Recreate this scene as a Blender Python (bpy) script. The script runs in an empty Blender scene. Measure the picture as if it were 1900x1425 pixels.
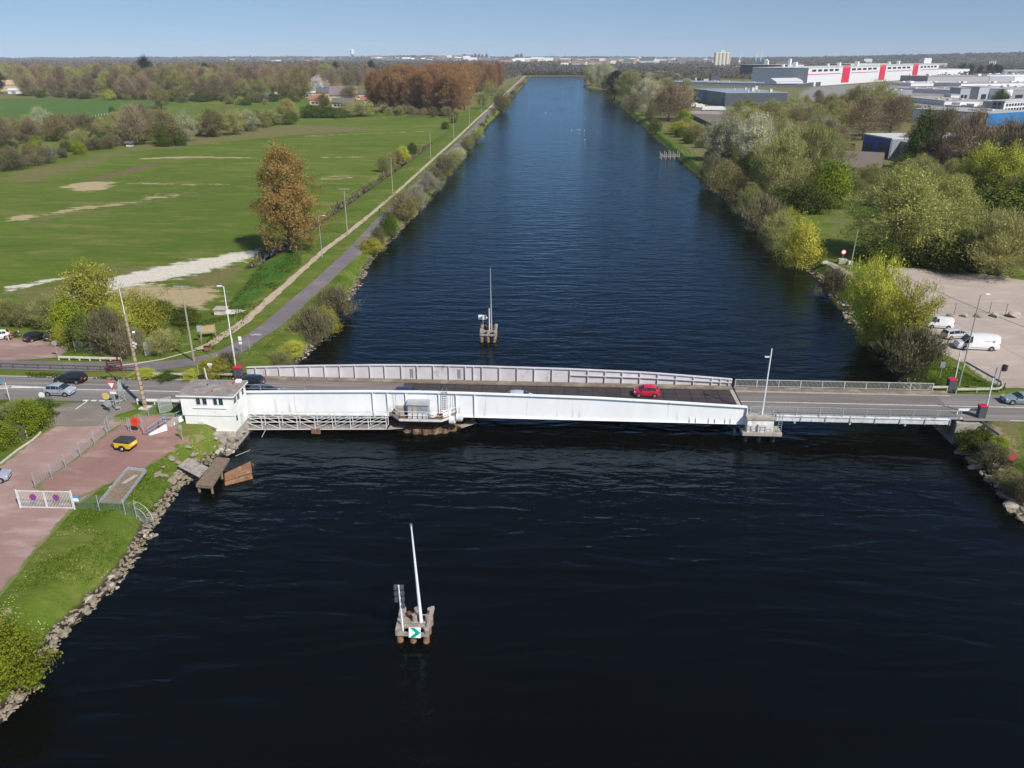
import bpy, bmesh, math, random
import numpy as np
from mathutils import Vector, Matrix, noise as mnoise

random.seed(7)
rng = np.random.default_rng(7)
scene = bpy.context.scene
COL = scene.collection

# ------------------------------------------------------------------ camera
F = 1446.0; CX, CY = 950.0, 712.5
PITCH = math.atan(608.5 / F); YAW = math.radians(3.1); CZ = 46.0
cp, sp = math.cos(PITCH), math.sin(PITCH)
cw, sw = math.cos(YAW), math.sin(YAW)

def ray(px, py):
    u = (px - CX) / F; v = (py - CY) / F
    dx = u; dy = cp - v * sp; dz = -sp - v * cp
    return (dx * cw - dy * sw, dx * sw + dy * cw, dz)

def P(px, py, z=0.0):
    d = ray(px, py); t = (z - CZ) / d[2]
    return Vector((d[0] * t, d[1] * t, z))

def PY(px, py, Y):
    d = ray(px, py); t = Y / d[1]
    return Vector((d[0] * t, Y, CZ + d[2] * t))

def proj(X, Y, Z):
    dx = X * cw + Y * sw; dy = -X * sw + Y * cw; dz = Z - CZ
    dep = dy * cp - dz * sp; up = dy * sp + dz * cp
    return (CX + F * dx / dep, CY - F * up / dep, dep)

cam = bpy.data.cameras.new('camera')
cam.sensor_fit = 'HORIZONTAL'; cam.sensor_width = 36.0
cam.lens = 36.0 * F / 1900.0
cam.clip_start = 0.5; cam.clip_end = 60000
camo = bpy.data.objects.new('camera', cam); COL.objects.link(camo)
camo.location = (0, 0, CZ)
camo.rotation_euler = (math.pi / 2 - PITCH, 0, YAW)
scene.camera = camo

# ------------------------------------------------------------------ light
SUN = Vector((0.50, -0.53, 0.70)).normalized()
elev = math.asin(SUN.z)
w = bpy.data.worlds.new('World'); scene.world = w; w.use_nodes = True
wn = w.node_tree
bg = wn.nodes['Background']
sky = wn.nodes.new('ShaderNodeTexSky'); sky.sky_type = 'NISHITA'; sky.sun_disc = False
sky.sun_elevation = elev
sky.sun_rotation = math.atan2(SUN.x, SUN.y)
sky.altitude = 50; sky.air_density = 1.0; sky.dust_density = 0.3; sky.ozone_density = 3.4
# the sky is sampled a little above each direction: a clear, even blue down to the horizon
wtc = wn.nodes.new('ShaderNodeTexCoord'); wmp = wn.nodes.new('ShaderNodeMapping')
wmp.inputs['Location'].default_value = (0, 0, 0.125); wmp.inputs['Scale'].default_value = (1, 1, 0.85)
wn.links.new(wtc.outputs['Generated'], wmp.inputs[0]); wn.links.new(wmp.outputs[0], sky.inputs[0])
wn.links.new(sky.outputs[0], bg.inputs[0]); bg.inputs[1].default_value = 0.092
sl = bpy.data.lights.new('sun', 'SUN'); sl.energy = 4.8; sl.angle = math.radians(0.5)
sl.color = (1.0, 0.955, 0.88)
so = bpy.data.objects.new('sun', sl); COL.objects.link(so)
so.rotation_euler = SUN.to_track_quat('Z', 'Y').to_euler()
scene.view_settings.view_transform = 'Standard'
scene.view_settings.look = 'None'
scene.view_settings.exposure = 0.20
scene.cycles.max_bounces = 6
scene.cycles.diffuse_bounces = 2
scene.cycles.glossy_bounces = 3
scene.cycles.transparent_max_bounces = 8
scene.cycles.sample_clamp_indirect = 6.0

# ------------------------------------------------------------------ materials
def node(nt, typ, **kw):
    n = nt.nodes.new(typ)
    for k, v in kw.items(): setattr(n, k, v)
    return n

def c4(c): return (c[0], c[1], c[2], 1.0)

def noise_fac(nt, coord, scale, detail=5, lo=0.35, hi=0.65, stretch=(1, 1, 1), rough=0.6):
    mp = node(nt, 'ShaderNodeMapping'); mp.inputs['Scale'].default_value = stretch
    nt.links.new(coord, mp.inputs['Vector'])
    n = node(nt, 'ShaderNodeTexNoise'); n.inputs['Scale'].default_value = scale
    n.inputs['Detail'].default_value = detail; n.inputs['Roughness'].default_value = rough
    nt.links.new(mp.outputs[0], n.inputs['Vector'])
    r = node(nt, 'ShaderNodeMapRange'); r.inputs['From Min'].default_value = lo; r.inputs['From Max'].default_value = hi
    nt.links.new(n.outputs[0], r.inputs['Value'])
    return r.outputs[0]

def mixc(nt, fac, a, b):
    m = node(nt, 'ShaderNodeMix', data_type='RGBA')
    if isinstance(fac, (int, float)): m.inputs[0].default_value = fac
    else: nt.links.new(fac, m.inputs[0])
    for k, v in ((6, a), (7, b)):
        if isinstance(v, (tuple, list)): m.inputs[k].default_value = c4(v)
        else: nt.links.new(v, m.inputs[k])
    return m.outputs[2]

def coords(nt, kind):
    if kind == 'World':
        return node(nt, 'ShaderNodeNewGeometry').outputs['Position']
    return node(nt, 'ShaderNodeTexCoord').outputs[kind]

MATS = {}
def mat(name, c1, c2=None, scale=2.0, rough=0.8, bump=0.0, bscale=None, metal=0.0, spec=0.3,
        coord='Object', stretch=(1, 1, 1), stain=None, lo=0.35, hi=0.65, coat=0.0):
    m = bpy.data.materials.new(name); m.use_nodes = True
    nt = m.node_tree; b = nt.nodes['Principled BSDF']
    b.inputs['Roughness'].default_value = rough; b.inputs['Metallic'].default_value = metal
    b.inputs['Specular IOR Level'].default_value = spec
    b.inputs['Coat Weight'].default_value = coat; b.inputs['Coat Roughness'].default_value = 0.08
    co = coords(nt, coord)
    if c2 is None: c2 = tuple(x * 0.82 for x in c1)
    col = mixc(nt, noise_fac(nt, co, scale, 6, lo, hi, stretch), c1, c2)
    if stain:   # (colour, scale, lo, hi, stretch)
        col = mixc(nt, noise_fac(nt, co, stain[1], 6, stain[2], stain[3], stain[4] if len(stain) > 4 else (1, 1, 1)), col, stain[0])
    nt.links.new(col, b.inputs['Base Color'])
    if bump:
        n = node(nt, 'ShaderNodeTexNoise'); n.inputs['Scale'].default_value = bscale or scale * 4
        n.inputs['Detail'].default_value = 5
        nt.links.new(co, n.inputs['Vector'])
        bp = node(nt, 'ShaderNodeBump'); bp.inputs['Strength'].default_value = bump; bp.inputs['Distance'].default_value = 0.1
        nt.links.new(n.outputs[0], bp.inputs['Height']); nt.links.new(bp.outputs[0], b.inputs['Normal'])
    MATS[name] = m
    return m

RUST = (0.16, 0.065, 0.028)
mat('white_paint', (0.82, 0.81, 0.80), (0.74, 0.735, 0.73), 0.35, 0.5, spec=0.3, stretch=(1, 1, .4), stain=((0.40, 0.34, 0.28), 0.8, 0.60, 0.80, (2.2, 1, .16)))
mat('white_worn', (0.66, 0.66, 0.66), (0.50, 0.49, 0.47), 1.2, 0.6, stain=(RUST, 1.7, 0.60, 0.72))
mat('lilac_paint', (0.60, 0.575, 0.60), (0.50, 0.475, 0.49), 0.5, 0.55, stain=((0.28, 0.22, 0.18), 0.9, 0.60, 0.78, (1, 1, .5)))
mat('white_render', (0.83, 0.82, 0.78), (0.74, 0.72, 0.66), 0.5, 0.9, bump=0.1, bscale=20, stain=((0.55, 0.52, 0.45), 0.9, 0.62, 0.85, (1, 1, .3)))
mat('white_metal', (0.78, 0.79, 0.80), (0.68, 0.69, 0.70), 2, 0.4)
mat('galvanised', (0.46, 0.48, 0.49), (0.36, 0.38, 0.39), 3, 0.45, metal=0.35)
mat('guard_rail', (0.60, 0.58, 0.53), (0.46, 0.44, 0.40), 2, 0.5, metal=0.2)
mat('gate_paint', (0.66, 0.645, 0.62), (0.54, 0.525, 0.505), 2, 0.5)
mat('dark_rail', (0.13, 0.11, 0.085), (0.09, 0.075, 0.06), 3, 0.7)
mat('grey_metal', (0.25, 0.27, 0.29), (0.19, 0.21, 0.23), 2, 0.5)
mat('dark_metal', (0.045, 0.047, 0.052), (0.03, 0.03, 0.033), 3, 0.55)
mat('slate_cabinet', (0.085, 0.085, 0.105), (0.065, 0.065, 0.08), 3, 0.6)
mat('cabinet_red', (0.55, 0.02, 0.07), (0.45, 0.02, 0.05), 3, 0.5)
mat('sign_red', (0.62, 0.03, 0.03), (0.55, 0.03, 0.03), 3, 0.4)
mat('orange_red', (0.62, 0.075, 0.035), (0.50, 0.06, 0.03), 3, 0.5)
mat('sign_white', (0.82, 0.82, 0.82), (0.76, 0.76, 0.76), 3, 0.4)
mat('sign_green', (0.0, 0.33, 0.20), (0.0, 0.29, 0.17), 3, 0.4)
mat('sign_blue', (0.03, 0.10, 0.42), (0.03, 0.08, 0.36), 3, 0.4)
mat('cyan_blue', (0.04, 0.32, 0.55), (0.03, 0.28, 0.5), 3, 0.4)
mat('rail_blue', (0.17, 0.38, 0.52), (0.14, 0.32, 0.45), 3, 0.5)
mat('sign_back', (0.36, 0.39, 0.41), (0.30, 0.33, 0.35), 3, 0.5, metal=0.2)
mat('sign_yellow', (0.60, 0.46, 0.16), (0.52, 0.40, 0.14), 3, 0.5)
mat('concrete', (0.40, 0.36, 0.31), (0.28, 0.25, 0.21), 1.2, 0.9, bump=0.25, bscale=12, stain=((0.17, 0.15, 0.12), 0.8, 0.55, 0.75))
mat('pale_concrete', (0.66, 0.62, 0.55), (0.50, 0.46, 0.40), 1.5, 0.9, bump=0.2, bscale=14, stain=((0.26, 0.23, 0.19), 1.3, 0.56, 0.72))
mat('kerb_stone', (0.42, 0.38, 0.33), (0.32, 0.29, 0.25), 2, 0.9, coord='World')
mat('footway', (0.21, 0.165, 0.125), (0.15, 0.118, 0.09), 1.0, 0.95, coord='World', stain=((0.30, 0.26, 0.2), 0.6, 0.5, 0.7))
mat('roof_felt', (0.27, 0.235, 0.215), (0.20, 0.17, 0.155), 0.8, 0.95, bump=0.2, bscale=8, stain=((0.36, 0.33, 0.31), 1.1, 0.5, 0.7))
mat('timber', (0.23, 0.17, 0.125), (0.15, 0.11, 0.08), 3, 0.9, bump=0.3, bscale=14, stretch=(1, 1, .15))
mat('grey_timber', (0.36, 0.32, 0.28), (0.22, 0.19, 0.165), 3, 0.9, bump=0.4, bscale=10, stretch=(1, 1, .2), stain=((0.10, 0.07, 0.05), 1.5, 0.58, 0.7))
mat('pile_timber', (0.38, 0.32, 0.275), (0.20, 0.16, 0.13), 3, 0.9, bump=0.5, bscale=9, stretch=(1, 1, .2), stain=((0.20, 0.08, 0.04), 0.9, 0.55, 0.68))
mat('pole_timber', (0.36, 0.32, 0.25), (0.26, 0.23, 0.18), 4, 0.9, stretch=(1, 1, .1))
mat('mast_timber', (0.44, 0.33, 0.22), (0.30, 0.22, 0.14), 3, 0.85, stretch=(1, 1, .2))
mat('rust', (0.205, 0.115, 0.065), (0.105, 0.05, 0.028), 1.6, 0.9, bump=0.4, bscale=6, stain=((0.30, 0.22, 0.15), 2.0, 0.54, 0.66))
mat('rust_plate', (0.29, 0.155, 0.08), (0.18, 0.085, 0.045), 0.9, 0.85, bump=0.3, bscale=5, stain=((0.36, 0.24, 0.14), 1.4, 0.55, 0.7))
mat('asphalt', (0.195, 0.176, 0.164), (0.145, 0.132, 0.125), 0.6, 0.9, coord='World', bump=0.15, bscale=8, stretch=(.12, 2.2, 1), stain=((0.27, 0.247, 0.23), 0.55, 0.48, 0.66, (.05, 1.5, 1)))
mat('asphalt_deck', (0.185, 0.162, 0.146), (0.14, 0.122, 0.11), 0.7, 0.9, coord='World', stretch=(.15, 2, 1), stain=((0.25, 0.222, 0.20), 0.5, 0.5, 0.68, (.05, 1.5, 1)))
mat('asphalt_path', (0.175, 0.152, 0.158), (0.14, 0.122, 0.128), 0.4, 0.9, coord='World', bump=0.1, bscale=8, stain=((0.22, 0.19, 0.18), 0.2, 0.5, 0.7))
mat('asphalt_apron', (0.165, 0.145, 0.132), (0.115, 0.102, 0.095), 0.35, 0.9, coord='World', bump=0.1, bscale=8)
mat('road_paint', (0.72, 0.71, 0.68), (0.48, 0.47, 0.45), 1.8, 0.7, coord='World')
mat('tyre', (0.02, 0.02, 0.021), None, 5, 0.85)
mat('rim', (0.42, 0.43, 0.44), (0.3, 0.3, 0.31), 5, 0.35, metal=0.6)
mat('glass_dark', (0.018, 0.024, 0.028), (0.012, 0.016, 0.019), 3, 0.06, spec=0.6)
mat('window_glass', (0.03, 0.06, 0.075), (0.018, 0.035, 0.045), 3, 0.1, spec=0.6)
mat('lamp_lens', (0.6, 0.62, 0.62), None, 5, 0.15, spec=0.6)
mat('tail_lens', (0.42, 0.02, 0.02), None, 5, 0.2, spec=0.6)
mat('plate_white', (0.75, 0.75, 0.7), None, 5, 0.4)
mat('plate_yellow', (0.6, 0.46, 0.08), None, 5, 0.4)
mat('black_plastic', (0.025, 0.025, 0.028), None, 5, 0.6)
mat('trailer_yellow', (0.78, 0.50, 0.012), (0.70, 0.44, 0.012), 3, 0.4, coat=0.3)
mat('tarpaulin', (0.05, 0.055, 0.06), (0.035, 0.038, 0.042), 4, 0.6)
mat('mesh_wire', (0.40, 0.42, 0.40), None, 5, 0.6)
mat('wire_dark', (0.10, 0.10, 0.10), None, 5, 0.7)
mat('maroon', (0.10, 0.012, 0.020), (0.075, 0.01, 0.016), 4, 0.5)
mat('board_print', (0.50, 0.30, 0.15), (0.36, 0.28, 0.16), 3, 0.6)
mat('slate_board', (0.085, 0.075, 0.06), (0.065, 0.058, 0.046), 2, 0.8)
mat('grass_green_panel', (0.20, 0.30, 0.24), None, 5, 0.6)
mat('limestone', (0.30, 0.25, 0.185), (0.17, 0.138, 0.10), 1.6, 0.95, bump=0.5, bscale=5, stain=((0.10, 0.09, 0.06), 0.8, 0.55, 0.7))
mat('limestone_white', (0.44, 0.40, 0.33), (0.29, 0.255, 0.205), 1.6, 0.95, bump=0.5, bscale=5, stain=((0.2, 0.17, 0.12), 0.9, 0.56, 0.72))
mat('bark', (0.135, 0.108, 0.085), (0.085, 0.068, 0.053), 6, 0.95, stretch=(1, 1, .3))
mat('bark_pale', (0.24, 0.21, 0.165), (0.16, 0.138, 0.105), 6, 0.95, stretch=(1, 1, .3))
mat('skin', (0.50, 0.30, 0.21), None, 5, 0.6)
mat('rope', (0.45, 0.42, 0.36), None, 8, 0.9)
mat('white_plumage', (0.8, 0.8, 0.78), None, 5, 0.8)

def flat(name, c, rough=0.5, **k):
    return MATS.get(name) or mat(name, c, tuple(x * 0.88 for x in c), 4, rough, **k)

# ------------------------------------------------------------------ mesh builder
class MB:
    def __init__(s, world=False): s.v = []; s.f = []; s.mi = []; s.cur = 0; s.world = world; s.cuts = []
    def add(s, vs, fs):
        o = len(s.v); s.v += [tuple(p) for p in vs]; s.cuts.append((o, len(s.f)))
        for f in fs: s.f.append([i + o for i in f]); s.mi.append(s.cur)
        return s
    def box(s, c, size, rz=0.0, M=None):
        x, y, z = [a / 2 for a in size]
        vs = [Vector((a * x, b * y, d * z)) for d in (-1, 1) for b in (-1, 1) for a in (-1, 1)]
        if rz: R = Matrix.Rotation(rz, 3, 'Z'); vs = [R @ p for p in vs]
        if M is not None: vs = [M @ p for p in vs]
        c = Vector(c); vs = [p + c for p in vs]
        return s.add(vs, [(0, 2, 3, 1), (4, 5, 7, 6), (0, 1, 5, 4), (2, 6, 7, 3), (0, 4, 6, 2), (1, 3, 7, 5)])
    def bb(s, a, b):
        return s.box([(a[i] + b[i]) / 2 for i in range(3)], [abs(b[i] - a[i]) for i in range(3)])
    def bar(s, p, q, w, h=None):
        "rectangular bar from p to q"
        p, q = Vector(p), Vector(q); d = q - p; L = d.length
        if L < 1e-6: return s
        R = d.to_track_quat('X', 'Z').to_matrix()
        return s.box((p + q) / 2, (L, w, h or w), M=R)
    def cyl(s, p, q, r0, r1=None, n=8, caps=True):
        p, q = Vector(p), Vector(q); r1 = r0 if r1 is None else r1
        d = q - p
        R = d.to_track_quat('Z', 'Y').to_matrix() if d.length > 1e-9 else Matrix.Identity(3)
        vs = []
        for c, r in ((p, r0), (q, r1)):
            for i in range(n):
                a = 2 * math.pi * i / n
                vs.append(c + R @ Vector((math.cos(a) * r, math.sin(a) * r, 0)))
        fs = [(i, (i + 1) % n, n + (i + 1) % n, n + i) for i in range(n)]
        if caps: fs += [tuple(reversed(range(n))), tuple(range(n, 2 * n))]
        return s.add(vs, fs)
    def tube(s, pts, r, n=5, r_end=None):
        pts = [Vector(p) for p in pts]; m = len(pts)
        rings = []
        for i, p in enumerate(pts):
            d = (pts[min(i + 1, m - 1)] - pts[max(i - 1, 0)]).normalized()
            R = d.to_track_quat('Z', 'Y').to_matrix()
            rr = r if r_end is None else r + (r_end - r) * i / (m - 1)
            rings.append([p + R @ Vector((math.cos(2 * math.pi * k / n) * rr, math.sin(2 * math.pi * k / n) * rr, 0)) for k in range(n)])
        vs = [q for rg in rings for q in rg]; fs = []
        for i in range(m - 1):
            for k in range(n):
                fs.append((i * n + k, i * n + (k + 1) % n, (i + 1) * n + (k + 1) % n, (i + 1) * n + k))
        fs += [tuple(reversed(range(n))), tuple(range((m - 1) * n, m * n))]
        return s.add(vs, fs)
    def prism(s, poly, z0, z1):
        "vertical prism over an x,y polygon (counter-clockwise)"
        n = len(poly)
        vs = [(p[0], p[1], z0) for p in poly] + [(p[0], p[1], z1) for p in poly]
        fs = [(i, (i + 1) % n, n + (i + 1) % n, n + i) for i in range(n)]
        fs += [tuple(reversed(range(n))), tuple(range(n, 2 * n))]
        return s.add(vs, fs)
    def slab(s, poly3, d):
        "flat polygon (3d points) thickened by vector d"
        n = len(poly3); d = Vector(d)
        vs = [Vector(p) for p in poly3] + [Vector(p) + d for p in poly3]
        fs = [tuple(reversed(range(n))), tuple(range(n, 2 * n))]
        fs += [(i, (i + 1) % n, n + (i + 1) % n, n + i) for i in range(n)]
        return s.add(vs, fs)
    def disc(s, c, nrm, r, t, n=20):
        nrm = Vector(nrm).normalized(); c = Vector(c)
        return s.cyl(c - nrm * t / 2, c + nrm * t / 2, r, r, n)
    def gable(s, c, size, ridge, rz=0.0, over=0.0):
        "roof wedge: base at c (centre of base), ridge along local x"
        x, y = size[0] / 2 + over, size[1] / 2 + over
        vs = [(-x, -y, 0), (x, -y, 0), (x, y, 0), (-x, y, 0), (-x, 0, ridge), (x, 0, ridge)]
        R = Matrix.Rotation(rz, 3, 'Z'); c = Vector(c)
        return s.add([R @ Vector(p) + c for p in vs], [(3, 2, 1, 0), (0, 1, 5, 4), (2, 3, 4, 5), (1, 2, 5), (3, 0, 4)])
    def build_each(s, name, mats, parent=None, **k):
        "every shape that was added becomes an object of its own"
        out = []; ends = s.cuts[1:] + [(len(s.v), len(s.f))]
        for (v0, f0), (v1, f1) in zip(s.cuts, ends):
            q = MB(s.world); q.v = s.v[v0:v1]; q.f = [[i - v0 for i in f] for f in s.f[f0:f1]]; q.mi = s.mi[f0:f1]
            out.append(q.build(name, mats, parent, **k))
        return out
    def build(s, name, mats, parent=None, smooth=False, bevel=0.0):
        me = bpy.data.meshes.new(name)
        if s.world and parent is not None:      # points were given in world space: bring them to the thing's base
            off = Vector((0, 0, 0)); q = parent
            while q is not None: off += q.location; q = q.parent
            s.v = [(p[0] - off.x, p[1] - off.y, p[2] - off.z) for p in s.v]
        me.from_pydata(s.v, [], s.f)
        if not isinstance(mats, (list, tuple)): mats = [mats]
        for m in mats: me.materials.append(MATS[m] if isinstance(m, str) else m)
        if len(mats) > 1: me.polygons.foreach_set('material_index', s.mi)
        bm = bmesh.new(); bm.from_mesh(me); bmesh.ops.recalc_face_normals(bm, faces=bm.faces)
        bm.to_mesh(me); bm.free()
        if smooth: me.polygons.foreach_set('use_smooth', [True] * len(me.polygons))
        me.update()
        o = bpy.data.objects.new(name, me); COL.objects.link(o)
        if parent is not None: o.parent = parent
        if bevel:
            b = o.modifiers.new('bevel', 'BEVEL'); b.width = bevel; b.segments = 2; b.limit_method = 'ANGLE'
        return o

def tag(o, label=None, cat=None, group=None, kind=None):
    if label: o['label'] = label
    if cat: o['category'] = cat
    if group: o['group'] = group
    if kind: o['kind'] = kind
    return o

def thing(name, label, cat, loc=(0, 0, 0), rz=0.0, group=None):
    o = bpy.data.objects.new(name, None); COL.objects.link(o)
    o.empty_display_size = 0.3
    o.location = loc; o.rotation_euler = (0, 0, rz)
    return tag(o, label, cat, group)

def kids(o): return [c for c in bpy.data.objects if c.parent is o]
KIDS = {}
def copy_tree(root, loc, rz=0.0, scale=None, label=None, group=None):
    def rec(o, par):
        c = o.copy(); COL.objects.link(c)
        if par is not None: c.parent = par
        for ch in o.children: rec(ch, c)
        return c
    r = rec(root, None)
    r.location = loc; r.rotation_euler = (0, 0, rz)
    if scale is not None: r.scale = scale
    if label: r['label'] = label
    if group: r['group'] = group
    return r
# ================================================================== terrain, water, roads
LX = [(-100, -41.8), (60, -41.6), (76, -43.0), (81, -42.6), (86, -40.4), (92, -40.4), (100, -41.2), (130, -40.8), (160, -42.5), (200, -44.5), (258, -43), (340, -43.5), (540, -48.2), (946, -51.5), (1990, -63), (9000, -63)]
RX = [(-100, 51.5), (75, 51.5), (103, 52.5), (118, 53.8), (152, 57.2), (182, 59.2), (232, 58.8), (310, 58), (420, 58.5), (600, 61), (760, 62.5), (1090, 61.5), (1180, 60), (1260, 44), (1350, 42), (1500, 50), (2050, 62), (9000, 62)]
def itp(tab, y): return np.interp(y, [a for a, _ in tab], [b for _, b in tab])
_WT = np.random.default_rng(21).normal(size=4096)
def _vn(y, f): q = np.abs(np.asarray(y, float)) * f + 7; i = q.astype(int); t = q - i; t = t * t * (3 - 2 * t); return _WT[i % 4096] * (1 - t) + _WT[(i + 1) % 4096] * t
def wob(y): return np.clip(0.30 * _vn(y, .21) + 0.22 * _vn(np.asarray(y) + 500, .62) + 0.14 * _vn(np.asarray(y) + 900, 1.4), -.9, .9)
def Lx(y): return itp(LX, y) + wob(y) * np.clip((np.abs(np.asarray(y) - 96) - 8) / 6, 0, 1)
def Rx(y): return itp(RX, y) + wob(np.asarray(y) + 40) * np.clip((np.abs(np.asarray(y) - 96) - 8) / 6, 0, 1)
ZL = [(-200, 2.2), (79, 2.3), (85, 2.6), (89.5, 3.5), (102.5, 3.5), (108, 3.1), (118, 2.2), (135, 2.0), (9000, 2.0)]
ZR = [(-200, 2.3), (78, 2.3), (90, 3.5), (102.5, 3.5), (109, 2.7), (9000, 2.4)]
def sstep(a, b, x):
    t = np.clip((x - a) / (b - a), 0, 1); return t * t * (3 - 2 * t)
def H(x, y):
    x = np.asarray(x, float); y = np.asarray(y, float)
    lx, rx = Lx(y), Rx(y)
    dl = lx - x; dr = x - rx
    zl = itp(ZL, y); zr = itp(ZR, y)
    wid = np.where((y > 88) & (y < 104), 2.0, 3.2)
    hl = -2.5 + (zl + 2.5) * sstep(-4.0, wid, dl)
    hl = np.where(dl > 0, zl * (0.08 + 0.92 * sstep(0, wid, dl)), hl * 0 - 0.9 * sstep(0, 3, -dl) + zl * 0.08 * (1 - sstep(0, 1.0, -dl)))
    hr = np.where(dr > 0, zr * (0.08 + 0.92 * sstep(0, 3.6, dr)), -0.9 * sstep(0, 3, -dr) + zr * 0.08 * (1 - sstep(0, 1.0, -dr)))
    fall = sstep(17, 25, dl) * sstep(122, 140, y)
    hl = hl + (1.1 - zl) * fall * (dl > 0)
    # drainage ditch beside the towpath
    dx = x - DITCH(y)
    hl = hl - 1.15 * np.exp(-(dx / 1.9) ** 2) * sstep(168, 178, y) * (1 - sstep(420, 520, y))
    h = np.where(x < (lx + rx) / 2, hl, hr)
    h = np.where(y > 2035, 2.0, h)
    far = sstep(1500, 6000, np.hypot(x, y))
    und = 3 * np.sin(x * 0.0021 + 1) * np.sin(y * 0.0017) * far
    # distant rises
    hill = 62 * np.exp(-((x - 3900) / 1900) ** 2 - ((y - 6200) / 1100) ** 2) + 16 * np.exp(-((x + 2600) / 2600) ** 2 - ((y - 7400) / 900) ** 2)
    hill += 10 * np.exp(-((x - 400) / 900) ** 2 - ((y - 7600) / 700) ** 2) + 16 * np.exp(-((x + 1200) / 500) ** 2 - ((y - 7600) / 600) ** 2) + 6 * sstep(6500, 8000, y)
    return h + und + hill
DT = [(120, -69), (165, -71.5), (185, -70.4), (260, -69.9), (340, -69.6), (415, -69.9), (584, -74.2), (700, -78)]
def DITCH(y): return itp(DT, y)
def hz(x, y): return float(H(x, y))
def G(px, py, dz=0.0):
    "the point of the ground seen at a pixel of the photograph"
    z = 2.0
    for _ in range(8):
        p = P(px, py, z); z = 0.5 * z + 0.5 * hz(p.x, p.y)
    p = P(px, py, z); return Vector((p.x, p.y, hz(p.x, p.y) + dz))

def poly_sd(px, py, poly):
    "signed distance of many points to a polygon (negative inside)"
    n = len(poly); best = np.full(px.shape, 1e9); ins = np.zeros(px.shape, bool)
    for i in range(n):
        ax, ay = poly[i]; bx, by = poly[(i + 1) % n]
        ex, ey = bx - ax, by - ay; L = ex * ex + ey * ey + 1e-9
        t = np.clip(((px - ax) * ex + (py - ay) * ey) / L, 0, 1)
        best = np.minimum(best, np.hypot(px - ax - t * ex, py - ay - t * ey))
        if ay != by:
            c = ((ay > py) != (by > py)) & (px < (bx - ax) * (py - ay) / (by - ay) + ax)
            ins ^= c
    return np.where(ins, -best, best)
def W(pts): return [tuple(G(a, b)[:2]) for a, b in pts]

# (channel, softness in m, strength, polygon in photograph pixels): kinds of ground cover in the meadow
PATCH = [
 ('chalk', 5.5, .92, [(110, 560), (140, 532), (205, 515), (330, 487), (440, 468), (480, 461), (486, 474), (430, 493), (310, 521), (215, 536), (160, 566), (112, 578)]),
 ('chalk', 1.5, .62, [(0, 533), (60, 522), (165, 503), (172, 511), (60, 533), (0, 545)]),
 ('olive', 7.0, .7, [(0, 540), (150, 510), (210, 494), (330, 484), (440, 465), (320, 520), (150, 580), (0, 610)]),
 ('dry', 5.0, .74, [(165, 542), (260, 524), (410, 532), (425, 552), (372, 578), (240, 575)]),
 ('olive', 4.0, .8, [(330, 520), (470, 490), (440, 520), (395, 545)]),
 ('dry', 3.0, .9, [(116, 346), (150, 337), (218, 337), (200, 350), (150, 359)]),
 ('dry', 2.5, .95, [(8, 404), (45, 397), (78, 399), (60, 408), (20, 411)]),
 ('dry', 4.0, .52, [(60, 398), (130, 382), (250, 372), (335, 356), (338, 362), (255, 378), (140, 395), (80, 402)]),
 ('dry', 2.6, .60, [(225, 337), (340, 340), (440, 341), (440, 344), (330, 344), (225, 341)]),
 ('dry', 3.0, .5, [(255, 362), (330, 355), (340, 368), (250, 372)]),
 ('dry', 2.6, .60, [(245, 294), (330, 289), (470, 291), (480, 294), (330, 294), (250, 297)]),
 ('dry', 3.0, .55, [(590, 291), (690, 289), (690, 292), (590, 294)]),
 ('dry', 3.5, .46, [(560, 251), (810, 242), (810, 244), (560, 254)]),
 ('dry', 3.0, .45, [(585, 328), (640, 322), (665, 328), (650, 334), (590, 335)]),
 ('olive', 10.0, .75, [(0, 322), (120, 300), (350, 245), (560, 230), (720, 240), (560, 250), (400, 266), (250, 282), (110, 330), (0, 350)]),
 ('brown', 1.6, .9, [(108, 346), (150, 333), (215, 320), (300, 300), (304, 305), (220, 326), (160, 338), (114, 349)]),
 ('brown', 2.0, .8, [(0, 381), (30, 372), (46, 374), (40, 380), (0, 384)]),
 ('olive', 8.0, .45, [(0, 395), (500, 330), (480, 345), (0, 440)]),
 ('crop', 6.0, 1.0, [(0, 180), (120, 183), (330, 188), (340, 192), (235, 207), (120, 233), (60, 248), (0, 250)]),
 ('crop', 8.0, .35, [(150, 240), (330, 192), (420, 192), (420, 205), (260, 225)]),
 ('lush', 3.0, .9, [(430, 560), (480, 492), (555, 462), (560, 488), (470, 560), (420, 600)]),
 ('lush', 3.0, .5, [(420, 640), (640, 420), (850, 230), (800, 285), (640, 452), (440, 640)]),
 ('olive', 6.0, .85, [(690, 206), (850, 214), (945, 160), (940, 135), (720, 150)]),
 ('olive', 8.0, .5, [(1500, 380), (1600, 360), (1620, 420), (1560, 460), (1500, 440)]),
 ('brown', 1.0, .55, [(1535, 470), (1548, 425), (1568, 400), (1576, 402), (1556, 430), (1550, 470)]),
 ('dry', 1.5, .8, [(1828, 775), (1860, 800), (1895, 850), (1899, 900), (1880, 860), (1840, 805)]),
 ('olive', 2.5, .8, [(1790, 762), (1899, 778), (1899, 900), (1840, 830)]),
 ('dry', 1.2, .72, [(-20, 1160), (40, 1078), (100, 1008), (140, 962), (150, 966), (118, 1004), (62, 1076), (0, 1160)]),
 ('brown', 1.0, .8, [(85, 1080), (100, 1074), (108, 1088), (90, 1096)]),
]
CH = {'dry': (0, 0), 'chalk': (0, 1), 'olive': (0, 2), 'crop': (1, 0), 'lush': (1, 1), 'brown': (1, 2)}

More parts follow.
